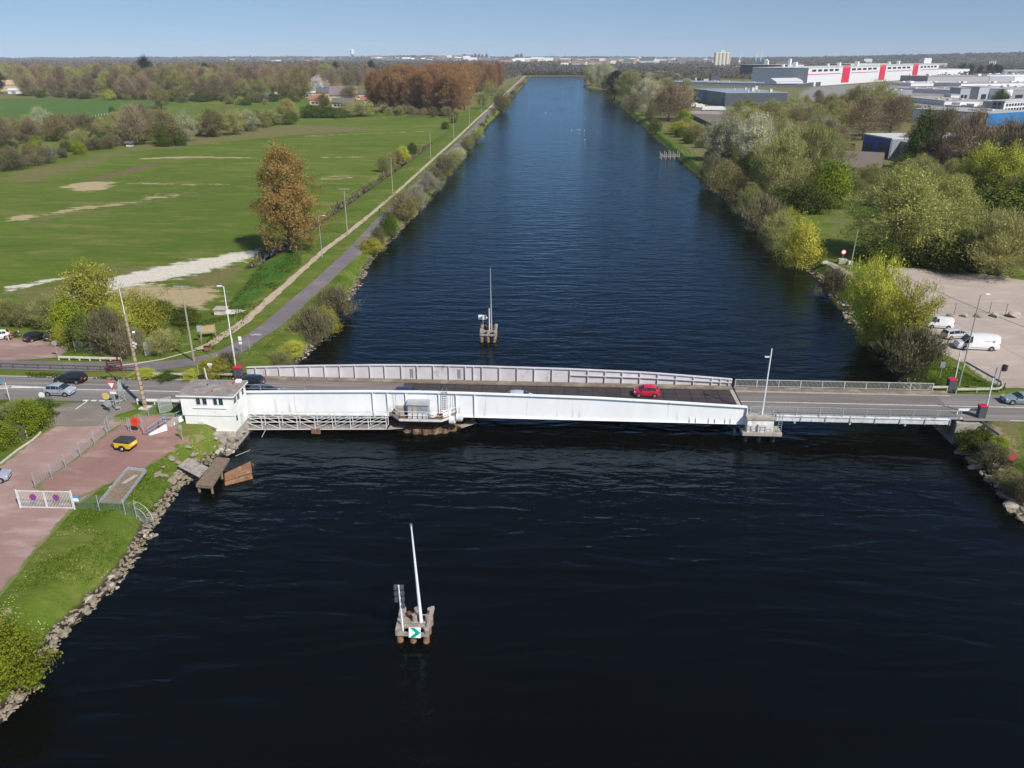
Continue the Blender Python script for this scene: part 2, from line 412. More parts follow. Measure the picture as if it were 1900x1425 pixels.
def grid_mesh(name, X, Y, Z, mats):
    n, m = X.shape
    me = bpy.data.meshes.new(name)
    v = np.stack([X, Y, Z], -1).reshape(-1, 3)
    idx = np.arange(n * m).reshape(n, m)
    q = np.stack([idx[:-1, :-1], idx[:-1, 1:], idx[1:, 1:], idx[1:, :-1]], -1).reshape(-1, 4)
    set_mesh(me, v, q)
    for mm in mats: me.materials.append(mm)
    me.polygons.foreach_set('use_smooth', np.ones(len(q), bool))
    return me
def set_mesh(me, v, q):
    k = q.shape[1]
    me.vertices.add(len(v)); me.vertices.foreach_set('co', v.astype(np.float32).ravel())
    me.loops.add(q.size); me.loops.foreach_set('vertex_index', q.astype(np.int32).ravel())
    me.polygons.add(len(q)); me.polygons.foreach_set('loop_start', np.arange(0, q.size, k, dtype=np.int32))
    me.polygons.foreach_set('loop_total', np.full(len(q), k, np.int32))
    me.update(calc_edges=True)

def ground_material():
    m = bpy.data.materials.new('meadow'); m.use_nodes = True; nt = m.node_tree; b = nt.nodes['Principled BSDF']
    b.inputs['Roughness'].default_value = 0.95; b.inputs['Specular IOR Level'].default_value = 0.1
    co = coords(nt, 'World')
    A = []
    for nm in ('cover_a', 'cover_b'):
        a = node(nt, 'ShaderNodeAttribute', attribute_name=nm); s = node(nt, 'ShaderNodeSeparateColor')
        nt.links.new(a.outputs['Color'], s.inputs[0]); A.append(s)
    big = noise_fac(nt, co, 0.013, 4, .38, .62); mid = noise_fac(nt, co, 0.09, 5, .35, .65, (1, 2.2, 1)); fine = noise_fac(nt, co, 1.3, 6, .3, .7); vf = noise_fac(nt, co, 4.5, 4, .3, .7)
    col = mixc(nt, mid, (0.082, 0.138, 0.014), (0.135, 0.180, 0.026))
    col = mixc(nt, big, col, (0.060, 0.112, 0.010))
    col = mixc(nt, noise_fac(nt, co, 0.03, 7, .50, .70, (1, 3.2, 1), .7), col, (0.215, 0.195, 0.065))
    col = mixc(nt, noise_fac(nt, co, 0.055, 7, .50, .66, (1, 2.6, 1), .75), col, (0.048, 0.096, 0.008))
    col = mixc(nt, noise_fac(nt, co, 0.22, 6, .54, .70, (.3, 2.0, 1), .7), col, (0.20, 0.205, 0.06))
    f2 = node(nt, 'ShaderNodeMath', operation='MULTIPLY'); nt.links.new(fine, f2.inputs[0]); f2.inputs[1].default_value = .5
    col = mixc(nt, f2.outputs[0], col, (0.058, 0.095, 0.010))
    v2 = node(nt, 'ShaderNodeMath', operation='MULTIPLY'); nt.links.new(vf, v2.inputs[0]); v2.inputs[1].default_value = .35
    col = mixc(nt, v2.outputs[0], col, (0.175, 0.20, 0.035))
    ragged = node(nt, 'ShaderNodeTexNoise'); ragged.inputs['Scale'].default_value = 0.20; ragged.inputs['Detail'].default_value = 8; ragged.inputs['Roughness'].default_value = .72
    mp = node(nt, 'ShaderNodeMapping'); mp.inputs['Scale'].default_value = (1, 1.8, 1); nt.links.new(co, mp.inputs['Vector']); nt.links.new(mp.outputs[0], ragged.inputs['Vector'])
    def layer(col, sock, c, c2, k=1.6):
        ad = node(nt, 'ShaderNodeMath', operation='MULTIPLY_ADD'); nt.links.new(ragged.outputs[0], ad.inputs[0]); ad.inputs[1].default_value = k; ad.inputs[2].default_value = -.5 * k
        su = node(nt, 'ShaderNodeMath', operation='ADD'); nt.links.new(ad.outputs[0], su.inputs[0]); nt.links.new(sock, su.inputs[1])
        mr = node(nt, 'ShaderNodeMapRange', interpolation_type='SMOOTHSTEP'); nt.links.new(su.outputs[0], mr.inputs['Value'])
        mr.inputs['From Min'].default_value = .38; mr.inputs['From Max'].default_value = .62
        mu = node(nt, 'ShaderNodeMath', operation='MULTIPLY'); nt.links.new(mr.outputs[0], mu.inputs[0])
        gt = node(nt, 'ShaderNodeMath', operation='GREATER_THAN'); nt.links.new(sock, gt.inputs[0]); gt.inputs[1].default_value = .02
        nt.links.new(gt.outputs[0], mu.inputs[1])
        return mixc(nt, mu.outputs[0], col, mixc(nt, fine, c, c2))
    col = layer(col, A[1].outputs[0], (0.068, 0.128, 0.026), (0.082, 0.145, 0.030), .5)
    col = layer(col, A[0].outputs[2], (0.135, 0.130, 0.045), (0.175, 0.155, 0.065))
    col = layer(col, A[1].outputs[1], (0.028, 0.085, 0.012), (0.075, 0.16, 0.02))
    col = layer(col, A[0].outputs[0], (0.42, 0.335, 0.205), (0.34, 0.27, 0.15))
    col = layer(col, A[0].outputs[1], (0.66, 0.62, 0.54), (0.50, 0.45, 0.36), 1.3)
    col = layer(col, A[1].outputs[2], (0.115, 0.075, 0.042), (0.20, 0.145, 0.085), 1.2)
    # daisies and dandelions on the near verges
    fl = node(nt, 'ShaderNodeTexVoronoi'); fl.inputs['Scale'].default_value = 3.4; nt.links.new(co, fl.inputs['Vector'])
    lt = node(nt, 'ShaderNodeMath', operation='LESS_THAN'); nt.links.new(fl.outputs['Distance'], lt.inputs[0]); lt.inputs[1].default_value = .22
    pt = noise_fac(nt, co, 0.28, 4, .52, .60)
    mm = node(nt, 'ShaderNodeMath', operation='MULTIPLY'); nt.links.new(lt.outputs[0], mm.inputs[0]); nt.links.new(pt, mm.inputs[1])
    vx = node(nt, 'ShaderNodeAttribute', attribute_name='verge')
    m3 = node(nt, 'ShaderNodeMath', operation='MULTIPLY'); nt.links.new(mm.outputs[0], m3.inputs[0]); nt.links.new(vx.outputs['Fac'], m3.inputs[1])
    col = mixc(nt, m3.outputs[0], col, (0.50, 0.46, 0.12))
    # bare stony soil at the foot of the banks
    sh = node(nt, 'ShaderNodeAttribute', attribute_name='shore')
    col = layer(col, sh.outputs['Fac'], (0.20, 0.165, 0.11), (0.10, 0.08, 0.052), .9)
    # stones and mud stay wet and dark just above the water
    sz = node(nt, 'ShaderNodeSeparateXYZ'); nt.links.new(co, sz.inputs[0])
    wr = node(nt, 'ShaderNodeMapRange', interpolation_type='SMOOTHSTEP'); nt.links.new(sz.outputs[2], wr.inputs['Value']); wr.inputs['From Min'].default_value = .62; wr.inputs['From Max'].default_value = .22
    col = mixc(nt, wr.outputs[0], col, (0.030, 0.025, 0.017))
    nt.links.new(col, b.inputs['Base Color'])
    bn = node(nt, 'ShaderNodeTexNoise'); bn.inputs['Scale'].default_value = 2.2; bn.inputs['Detail'].default_value = 7; bn.inputs['Roughness'].default_value = .7
    nt.links.new(co, bn.inputs['Vector'])
    bp = node(nt, 'ShaderNodeBump'); bp.inputs['Strength'].default_value = .7; bp.inputs['Distance'].default_value = .35
    nt.links.new(bn.outputs[0], bp.inputs['Height']); nt.links.new(bp.outputs[0], b.inputs['Normal'])
    return m
GROUND = ground_material()

def build_terrain():
    d = [0, .35, .7, 1.1, 1.5, 2, 2.6, 3.2, 4]
    while d[-1] < 45: d.append(d[-1] + 1.0)
    while d[-1] < 110: d.append(d[-1] + 1.6)
    while d[-1] < 9000: d.append(d[-1] * 1.055)
    d = np.array(d)
    y = list(range(-60, 30, 10)) + list(np.arange(30, 130, 1.0))
    while y[-1] < 260: y.append(y[-1] + 1.6)
    while y[-1] < 560: y.append(y[-1] + 3.0)
    while y[-1] < 11000: y.append(y[-1] * 1.018)
    y = np.array(y)
    inn = np.array([-5, -3, -1.6, -.7])
    dl = np.concatenate([inn, d])
    lx, rx = Lx(y)[:, None], Rx(y)[:, None]
    X = np.concatenate([(lx - dl[None, ::-1]), ((lx + rx) / 2), rx + dl[None, :]], 1)
    Y = np.repeat(y[:, None], X.shape[1], 1)
    Z = H(X, Y); mid = len(dl)
    Z[:, mid] = np.where(y > 2035, Z[:, mid], -2.0)
    me = grid_mesh('ground', X, Y, Z, [GROUND])
    N = X.size; xs, ys = X.ravel(), Y.ravel()
    cov = np.zeros((2, N, 4), np.float32); cov[:, :, 3] = 1
    for ch, soft, k, poly in PATCH:
        wp = W(poly); a, i = CH[ch]
        wx = [p[0] for p in wp]; wy = [p[1] for p in wp]
        sel = np.where((xs > min(wx) - 30) & (xs < max(wx) + 30) & (ys > min(wy) - 30) & (ys < max(wy) + 30))[0]
        s = poly_sd(xs[sel], ys[sel], wp)
        val = np.clip(.5 - s / (2 * soft), 0, 1) * k
        cov[a, sel, i] = np.maximum(cov[a, sel, i], val)
    # scrubby floor under the woods on the right bank
    rr = (xs > Rx(ys) + 8) & (ys > 262)
    cov[0, rr, 2] = np.maximum(cov[0, rr, 2], .72)
    far = np.hypot(xs, ys) > 1100
    cov[0, far, 2] = np.maximum(cov[0, far, 2], .6)
    far = np.hypot(xs, ys) > 2300
    cov[1, far, 1] = np.maximum(cov[1, far, 1], .85)
    for k, nm in enumerate(('cover_a', 'cover_b')):
        at = me.color_attributes.new(nm, 'FLOAT_COLOR', 'POINT'); at.data.foreach_set('color', cov[k].ravel())
    dd = np.minimum(np.abs(xs - Lx(ys)), np.abs(xs - Rx(ys)))
    at = me.attributes.new('shore', 'FLOAT', 'POINT'); at.data.foreach_set('value', np.clip(0.92 - dd / 1.35, 0, 1).astype(np.float32))
    vg = ((dd < 22) & (ys < 230)).astype(np.float32)
    at = me.attributes.new('verge', 'FLOAT', 'POINT'); at.data.foreach_set('value', vg)
    o = bpy.data.objects.new('ground', me); COL.objects.link(o); tag(o, kind='structure')
build_terrain()

# ------------------------------------------------------------------ water
def water_material(name, deep, ripple, tint=(.54, .78, .97), ior=1.27):
    m = bpy.data.materials.new(name); m.use_nodes = True; nt = m.node_tree; b = nt.nodes['Principled BSDF']
    co = coords(nt, 'World')
    col = mixc(nt, noise_fac(nt, co, .02, 3), deep, tuple(x * .7 for x in deep))
    nt.links.new(col, b.inputs['Base Color'])
    nt.nodes.remove(b); out = [n for n in nt.nodes if n.type == 'OUTPUT_MATERIAL'][0]
    df = node(nt, 'ShaderNodeBsdfDiffuse'); nt.links.new(col, df.inputs[0])
    gl = node(nt, 'ShaderNodeBsdfGlossy'); gl.inputs['Color'].default_value = c4(tint); gl.inputs['Roughness'].default_value = .075
    fr = node(nt, 'ShaderNodeFresnel'); fr.inputs['IOR'].default_value = ior
    ms = node(nt, 'ShaderNodeMixShader'); nt.links.new(fr.outputs[0], ms.inputs[0]); nt.links.new(df.outputs[0], ms.inputs[1]); nt.links.new(gl.outputs[0], ms.inputs[2]); nt.links.new(ms.outputs[0], out.inputs['Surface'])
    hs = []
    for sc, st, amp, dist in ((0.42, (.34, 1, 1), .95, 0), (1.2, (.5, 1, 1), .26, 0), (3.4, (.7, 1, 1), .055, 0), (.09, (.7, 1, 1), .8, 0)):
        mp = node(nt, 'ShaderNodeMapping'); mp.inputs['Scale'].default_value = st; mp.inputs['Rotation'].default_value = (0, 0, math.radians(-7 if sc < 1 else 6))
        nt.links.new(co, mp.inputs['Vector'])
        n = node(nt, 'ShaderNodeTexNoise'); n.inputs['Scale'].default_value = sc; n.inputs['Detail'].default_value = 2.5; n.inputs['Roughness'].default_value = .5
        n.inputs['Distortion'].default_value = .4
        nt.links.new(mp.outputs[0], n.inputs['Vector'])
        mu = node(nt, 'ShaderNodeMath', operation='MULTIPLY'); nt.links.new(n.outputs[0], mu.inputs[0]); mu.inputs[1].default_value = amp
        hs.append(mu.outputs[0])
    s = hs[0]
    for h in hs[1:]:
        a = node(nt, 'ShaderNodeMath', operation='ADD'); nt.links.new(s, a.inputs[0]); nt.links.new(h, a.inputs[1]); s = a.outputs[0]
    bp = node(nt, 'ShaderNodeBump'); bp.inputs['Strength'].default_value = 1.0; bp.inputs['Distance'].default_value = ripple
    # wind lanes: calmer and rougher stretches
    wl = noise_fac(nt, co, .018, 3, .3, .7, (1, .35, 1))
    mr = node(nt, 'ShaderNodeMapRange'); nt.links.new(wl, mr.inputs['Value']); mr.inputs['To Min'].default_value = .6; mr.inputs['To Max'].default_value = 1.0
    nt.links.new(mr.outputs[0], bp.inputs['Strength'])
    nt.links.new(s, bp.inputs['Height']); [nt.links.new(bp.outputs[0], q.inputs['Normal']) for q in (gl, fr)]
    return m
WATER = water_material('canal_water', (0.0022, 0.0025, 0.0016), 0.42)
def sheet(name, poly, z, m, kind='structure'):
    mb = MB(); mb.add([(p[0], p[1], z) for p in poly], [tuple(range(len(poly)))])
    o = mb.build(name, m); tag(o, kind=kind); return o
sheet('canal_water', [(-75, -70), (82, -70), (82, 2060), (-75, 2060)], 0.0, WATER)
# ditch water beside the towpath
DW = water_material('ditch_water', (0.02, 0.022, 0.02), 0.03, (.9, .95, 1.0), 1.45)
def ribbon(name, cpts, width, m, off, step=2.0, kind='structure', flat_z=None, ragged=0.0, across=None):
    "a strip laid on the ground along a centre line of x,y points; width: number or list"
    pts = [Vector((p[0], p[1])) for p in cpts]
    ws = width if isinstance(width, (list, tuple)) else [width] * len(pts)
    C, Wd = [], []
    for i in range(len(pts) - 1):
        L = (pts[i + 1] - pts[i]).length; k = max(1, int(L / max(step, L / 60)))
        for j in range(k):
            t = j / k; C.append(pts[i].lerp(pts[i + 1], t)); Wd.append(ws[i] * (1 - t) + ws[i + 1] * t)
    C.append(pts[-1]); Wd.append(ws[-1])
    na = across or max(2, int(max(Wd) / 1.5) + 1)
    vs, fs = [], []
    for i, c in enumerate(C):
        d = (C[min(i + 1, len(C) - 1)] - C[max(i - 1, 0)]).normalized(); nrm = Vector((-d.y, d.x))
        for k in range(na + 1):
            u = k / na - .5
            e = (random.uniform(-1, 1) * ragged if k in (0, na) else 0)
            q = c + nrm * (u * Wd[i] + e)
            vs.append((q.x, q.y, (flat_z if flat_z is not None else hz(q.x, q.y)) + off))
    for i in range(len(C) - 1):
        for k in range(na):
            a = i * (na + 1) + k; fs.append((a, a + 1, a + na + 2, a + na + 1))
    mb = MB(); mb.add(vs, fs); o = mb.build(name, m); tag(o, kind=kind); return o
dy = [172, 190, 215, 245, 275, 320, 380, 440]
dy = [176 + 7.5 * k for k in range(36)]
ribbon('ditch_water', [(DITCH(y) + .5 * math.sin(y * .19) + .35 * math.sin(y * .47), y) for y in dy], [max(.35, 1.25 - .0022 * (y - 176) + .45 * math.sin(y * .31) * math.cos(y * .113)) for y in dy], DW, 0.30, 1.6, flat_z=0.28, ragged=.22, across=2)

# ------------------------------------------------------------------ lots: sheets with a ragged, grassed edge
def lot_material(name, c1, c2, c3, edge=True, g1=(0.10, 0.15, 0.03), g2=(0.20, 0.17, 0.08)):
    m = bpy.data.materials.new(name); m.use_nodes = True; nt = m.node_tree; b = nt.nodes['Principled BSDF']
    b.inputs['Roughness'].default_value = .95; b.inputs['Specular IOR Level'].default_value = .15
    co = coords(nt, 'World')
    col = mixc(nt, noise_fac(nt, co, .12, 6, .35, .65), c1, c2)
    col = mixc(nt, noise_fac(nt, co, .33, 7, .52, .75, (.5, 1.4, 1)), col, c3)
    f = noise_fac(nt, co, 5.0, 5, .3, .7)
    mu = node(nt, 'ShaderNodeMath', operation='MULTIPLY'); nt.links.new(f, mu.inputs[0]); mu.inputs[1].default_value = .3
    col = mixc(nt, mu.outputs[0], col, tuple(x * .65 for x in c1))
    # puddle-dark hollows and wheel tracks
    col = mixc(nt, noise_fac(nt, co, .5, 5, .66, .80, (.4, 2, 1)), col, tuple(x * .62 for x in c2))
    at = node(nt, 'ShaderNodeAttribute', attribute_name='edge')
    rg = node(nt, 'ShaderNodeTexNoise'); rg.inputs['Scale'].default_value = .8; rg.inputs['Detail'].default_value = 7; rg.inputs['Roughness'].default_value = .7
    nt.links.new(co, rg.inputs['Vector'])
    ad = node(nt, 'ShaderNodeMath', operation='MULTIPLY_ADD'); nt.links.new(rg.outputs[0], ad.inputs[0]); ad.inputs[1].default_value = 1.5; ad.inputs[2].default_value = -.75
    su = node(nt, 'ShaderNodeMath', operation='ADD'); nt.links.new(ad.outputs[0], su.inputs[0]); nt.links.new(at.outputs['Fac'], su.inputs[1])
    mr = node(nt, 'ShaderNodeMapRange', interpolation_type='SMOOTHSTEP'); nt.links.new(su.outputs[0], mr.inputs['Value']); mr.inputs['From Min'].default_value = .45; mr.inputs['From Max'].default_value = .7
    col = mixc(nt, mr.outputs[0], col, mixc(nt, noise_fac(nt, co, .6, 5), g1, g2))
    nt.links.new(col, b.inputs['Base Color'])
    bn = node(nt, 'ShaderNodeTexNoise'); bn.inputs['Scale'].default_value = 5; bn.inputs['Detail'].default_value = 6; nt.links.new(co, bn.inputs['Vector'])
    bp = node(nt, 'ShaderNodeBump'); bp.inputs['Strength'].default_value = .35; bp.inputs['Distance'].default_value = .1
    nt.links.new(bn.outputs[0], bp.inputs['Height']); nt.links.new(bp.outputs[0], b.inputs['Normal'])
    return m
def lot(name, poly, m, off=.05, cell=1.0, soft=1.2, hard=()):
    "polygon sheet on the ground cut into cells; hard: indices of edges with a crisp border"
    bm = bmesh.new()
    bm.faces.new([bm.verts.new((p[0], p[1], 0)) for p in poly])
    x0, x1 = min(p[0] for p in poly), max(p[0] for p in poly); y0, y1 = min(p[1] for p in poly), max(p[1] for p in poly)
    for ax, lo, hi in ((0, x0, x1), (1, y0, y1)):
        v = lo + cell
        while v < hi:
            co = [0, 0, 0]; co[ax] = v; no = [0, 0, 0]; no[ax] = 1
            bmesh.ops.bisect_plane(bm, geom=bm.verts[:] + bm.edges[:] + bm.faces[:], plane_co=co, plane_no=no)
            v += cell
    xs = np.array([v.co.x for v in bm.verts]); ys = np.array([v.co.y for v in bm.verts])
    best = np.full(xs.shape, 1e9)
    for i in range(len(poly)):
        if i in hard: continue
        ax_, ay_ = poly[i]; bx_, by_ = poly[(i + 1) % len(poly)]
        ex, ey = bx_ - ax_, by_ - ay_; t = np.clip(((xs - ax_) * ex + (ys - ay_) * ey) / (ex * ex + ey * ey + 1e-9), 0, 1)
        best = np.minimum(best, np.hypot(xs - ax_ - t * ex, ys - ay_ - t * ey))
    zs = H(xs, ys) + off
    for v, z in zip(bm.verts, zs): v.co.z = z
    me = bpy.data.meshes.new(name); bm.to_mesh(me); bm.free()
    a = me.attributes.new('edge', 'FLOAT', 'POINT'); a.data.foreach_set('value', np.clip(1 - best / soft, 0, 1).astype(np.float32))
    me.materials.append(m); me.polygons.foreach_set('use_smooth', [True] * len(me.polygons))
    o = bpy.data.objects.new(name, me); COL.objects.link(o); tag(o, kind='structure'); return o
PINK = lot_material('pink_gravel', (0.36, 0.245, 0.215), (0.285, 0.175, 0.155), (0.45, 0.35, 0.31))
PINK2 = lot_material('dark_pink_gravel', (0.31, 0.185, 0.16), (0.25, 0.14, 0.122), (0.37, 0.255, 0.22))
GREY = lot_material('grey_gravel', (0.43, 0.355, 0.305), (0.37, 0.305, 0.26), (0.50, 0.43, 0.375))
PURP = lot_material('dark_gravel', (0.20, 0.155, 0.145), (0.16, 0.125, 0.115), (0.25, 0.2, 0.18))
# lower left yard
lot('yard', W([(100, 790), (130, 775), (205, 772), (300, 805), (318, 815), (190, 905), (138, 945), (100, 990), (70, 1020), (40, 1060), (0, 1110)]) + W([(-160, 1130), (-260, 1000), (-180, 900)]) + W([(0, 862), (60, 815)]), PINK, .05, 1.0, 1.0, hard=())
lot('yard_compound', W([(203, 800), (250, 770), (335, 768), (335, 812), (392, 812), (330, 835), (275, 868), (170, 915), (130, 935), (60, 905), (130, 858)]), PINK2, .075, 1.0, .9)
lot('upper_parking_lot', W([(-120, 650), (-60, 628), (0, 624), (95, 634), (140, 640), (112, 664), (60, 668), (0, 671), (-120, 671)]), PINK, .05, 1.0, .9)
lot('gravel_lot', W([(1640, 497), (1760, 498), (1900, 520), (2050, 545)]) + W([(2120, 640), (2000, 722), (1868, 722), (1840, 712), (1780, 672), (1700, 640), (1690, 600), (1680, 560)]), GREY, .05, 1.2, 1.0)
lot('works_yard', W([(1280, 200), (1350, 204), (1352, 238), (1330, 236), (1285, 216)]), PURP, .3, 8, 2)
lot('factory_yard', W([(1480, 172), (1500, 163), (1740, 147), (1960, 143), (2060, 200), (2000, 240), (1830, 238), (1690, 228), (1640, 206), (1560, 196), (1480, 186)]), lot_material('yard_grey', (0.26, 0.24, 0.225), (0.21, 0.195, 0.185), (0.33, 0.31, 0.29)), .35, 16, 6)
lot('footpath_landing', W([(1528, 487), (1540, 485), (1582, 505), (1590, 520), (1574, 517)]), lot_material('pale_path', (0.44, 0.37, 0.29), (0.36, 0.30, 0.23), (0.5, 0.44, 0.36)), .06, .8, .5)

# ------------------------------------------------------------------ roads
RZ = 3.5
def flatrect(name, x0, x1, y0, y1, z, m, kind='structure', cuts=1):
    mb = MB()
    for i in range(cuts):
        a = x0 + (x1 - x0) * i / cuts; b = x0 + (x1 - x0) * (i + 1) / cuts
        mb.add([(a, y0, z), (b, y0, z), (b, y1, z), (a, y1, z)], [(0, 1, 2, 3)])
    o = mb.build(name, m); tag(o, kind=kind); return o
flatrect('road_west', -190, -41.15, 91.6, 100.1, RZ + .05, 'asphalt')
flatrect('road_east', 52.2, 190, 91.9, 100.6, RZ + .05, 'asphalt')
lot('road_apron', W([(150, 748), (190, 744), (240, 746), (255, 760), (215, 772), (196, 790), (150, 792), (98, 792), (62, 800), (66, 785), (92, 778), (101, 768), (97, 752)]), lot_material('apron', (0.23, 0.195, 0.172), (0.165, 0.142, 0.127), (0.28, 0.245, 0.215)), .068, .8, .25)
mk = MB()
def stripe(mb, a, b, w, z):
    a = Vector((a[0], a[1])); b = Vector((b[0], b[1])); d = (b - a).normalized(); n = Vector((-d.y, d.x)) * w / 2
    q = [a - n, b - n, b + n, a + n]
    mb.add([(p.x, p.y, z) for p in q], [(0, 1, 2, 3)])
mz = RZ + .056
stripe(mk, (-66, 95.6), (-41.3, 95.6), .2, mz)
stripe(mk, (-66, 95.75), (-90, 94.6), .18, mz); stripe(mk, (-66, 95.9), (-90, 96.9), .18, mz)
mk.add([(-66, 95.62, mz), (-66, 95.9, mz), (-75, 96.15, mz), (-75, 95.25, mz)], [(0, 3, 2, 1)])
stripe(mk, (-100, 99.75), (-42.5, 99.75), .14, mz)
for x in np.arange(-52.5, -41.5, 3.2): pass
pm = mk.build('road_markings', 'road_paint'); tag(pm, kind='structure')
mk = MB()
stripe(mk, (52.4, 96.4), (150, 96.4), .16, mz); stripe(mk, (58, 92.25), (150, 92.25), .12, mz)
tag(mk.build('road_markings', 'road_paint'), kind='structure')
mk = MB()
a, b = G(141, 761), G(162, 745); stripe(mk, a, b, .16, RZ + .075)
for q in range(5):
    p = G(160 + q * 15, 744.2 + q * .2); stripe(mk, (p.x - .45, p.y), (p.x + .30, p.y + .02), .42, RZ + .078)
tag(mk.build('junction_markings', 'road_paint'), kind='structure')
# traffic island at the left edge
o = MB(); o.prism([(-75.5, 95.35), (-75, 95.6), (-75.5, 96.1), (-84, 96.5), (-84, 94.95)], RZ + .05, RZ + .2)
tag(o.build('traffic_island', 'kerb_stone', bevel=.04), 'low kerbed traffic island in the centre of the left approach road', 'traffic island')
# service road on the left bank, and the towpath running up the canal
sv = [G(a, b) for a, b in ((-200, 676), (0, 677), (150, 681), (300, 679), (360, 672), (420, 657), (452, 640))]
ribbon('service_road', [p[:2] for p in sv], [4.2, 4.2, 4.4, 4.6, 4.4, 4.2, 3.6], 'asphalt_path', .055, 1.0)
tp = [(-50.9, 117.5)] + [(-49.6, 128), (-49.2, 145), (-48.6, 183), (-50.4, 228), (-50.3, 300), (-50.6, 345), (-54, 540), (-58.2, 720), (-60.5, 950), (-74, 2000)]
ribbon('towpath', tp, [3.4, 3.6, 3.7, 3.9, 3.4, 4.4, 5.2, 4.6, 4.6, 4.6, 4.6], 'asphalt_path', .062, 2.0, ragged=.12)
mat('path_earth', (0.46, 0.37, 0.275), (0.38, 0.30, 0.215), .7, .95, coord='World', bump=.15, bscale=7, stain=((0.30, 0.19, 0.12), .9, .55, .7))
dp = [(-56.6, 114.8), (-56.0, 119), (-55.2, 130), (-55.7, 158.7), (-56.2, 186), (-55.4, 216), (-55.2, 271), (-56.5, 365), (-57.6, 475), (-59.8, 598), (-63, 850), (-78, 2030)]
ribbon('dirt_footpath', dp, [1.9, 1.9, 1.8, 1.6, 1.45, 1.4, 1.3, 1.4, 1.6, 1.8, 2.2, 3.0], 'path_earth', .07, 2.0, ragged=.2)
# bicycle symbol painted on the towpath
def bike_mark(c, s):
    mb = MB(); z = hz(c.x, c.y) + .078
    def arc(cx, cy, r):
        for k in range(12):
            a0, a1 = 2 * math.pi * k / 12, 2 * math.pi * (k + 1) / 12
            stripe(mb, (c.x + s * (cx + r * math.cos(a0)), c.y + s * (cy + r * math.sin(a0))), (c.x + s * (cx + r * math.cos(a1)), c.y + s * (cy + r * math.sin(a1))), .10 * s, z)
    arc(-.55, 0, .36); arc(.55, 0, .36)
    for a, b in (((-.55, 0), (-.2, .45)), ((-.2, .45), (.35, .45)), ((.35, .45), (.55, 0)), ((-.55, 0), (0, 0)), ((0, 0), (.35, .45)), ((0, 0), (-.25, .6)), ((.35, .45), (.30, .68)), ((.30, .68), (.52, .70))):
        stripe(mb, (c.x + s * a[0], c.y + s * a[1]), (c.x + s * b[0], c.y + s * b[1]), .10 * s, z + .002)
    tag(mb.build('path_marking', 'road_paint'), kind='structure')
bike_mark(G(475, 622), 1.0)
# kerb line along the service road, concrete pads
kp = [G(a, b) for a, b in ((205, 681), (250, 676), (300, 668), (340, 657), (372, 648))]
mb = MB(); mb.tube([p + Vector((0, 0, .06)) for p in kp], .1, 4); tag(mb.build('kerb', 'kerb_stone'), kind='structure')
kp = [G(a, b) for a, b in ((0, 862), (30, 838), (60, 818), (76, 803))]
mb = MB(); mb.tube([p + Vector((0, 0, .08)) for p in kp], .17, 4); tag(mb.build('kerb', 'kerb_stone'), kind='structure')
kp = [G(a, b) for a, b in ((62, 784), (90, 779), (100, 770), (101, 758), (94, 750))]
mb = MB(); mb.tube([p + Vector((0, 0, .06)) for p in kp], .12, 4); tag(mb.build('kerb', 'kerb_stone'), kind='structure')
# ================================================================== swing bridge
NT = [(-44.1, 4.86), (-41.4, 5.08), (-35, 5.3), (-23.3, 5.6), (-16.8, 5.68), (-9.9, 5.62), (5.4, 5.37), (15, 5.0), (25.15, 4.55)]
FT = [(-44.1, 4.86), (-35.4, 5.29), (-24.6, 5.66), (-16.8, 5.78), (-9.3, 5.77), (2.8, 5.62), (13.3, 5.33), (25.15, 4.58)]
NB = [(-44, 1.9), (-41, 1.92), (-21.4, 2.2), (-10, 2.26), (25.15, 2.15)]
def tz(tab, x): return float(np.interp(x, [a for a, _ in tab], [b for _, b in tab]))
def girder(mb, xs, tab, y0, y1, zb=None, flw=.62, web=.05, top=True):
    yc = (y0 + y1) / 2
    for a, b in zip(xs[:-1], xs[1:]):
        za, zb_ = tz(tab, a), tz(tab, b); ba, bb = tz(NB, a), tz(NB, b)
        mb.slab([(a, yc - web, ba), (b, yc - web, bb), (b, yc - web, zb_), (a, yc - web, za)], (0, 2 * web, 0))
        for z0, z1, f in ((za, zb_, flw), (ba, bb, flw * .7)):
            mb.slab([(a, yc - f / 2, z0), (b, yc - f / 2, z1), (b, yc + f / 2, z1), (a, yc + f / 2, z0)], (0, 0, .06))
DZ = 3.55
br = thing('swing_bridge', 'long white steel swing bridge carrying the road over the canal', 'bridge', (-16.6, 96.8, 0))
xs = list(np.linspace(-41.3, 25.15, 40))
mb = MB(True); girder(mb, xs, NT, 92.1, 92.7, flw=.66)
mb.bb((25.12, 92.0, 2.15), (25.2, 92.75, 4.6))
ng = mb.build('girder', 'white_paint', br); tag(ng, 'smooth white outer face of the girder on the near side')
def xof(px): return PY(px, 740, 92.4).x
mb = MB(True)
for px in (692, 719, 753, 814, 846, 880):
    x = xof(px) ; t, b_ = tz(NT, x), tz(NB, x)
    mb.slab([(x, 92.34, b_), (x, 92.34, t), (x, 92.10, t), (x, 92.14, b_)], (.09, 0, 0))
for px in (1283, 1295, 1319, 1331, 1350, 1360):
    x = xof(px)
    mb.slab([(x, 92.34, 2.3), (x, 92.34, 3.05), (x, 92.12, 2.3)], (.07, 0, 0))
mb.build_each('stiffener', 'white_paint', ng)
mb = MB(True)
for x0 in (xof(732), xof(838)):       # rows of bolts in the splice plates
    for c in (-.16, .16):
        for k in range(13): mb.box((x0 + c, 92.325, 3.2 + k * .17), (.06, .05, .06))
mb.build('bolt', 'grey_metal', ng)
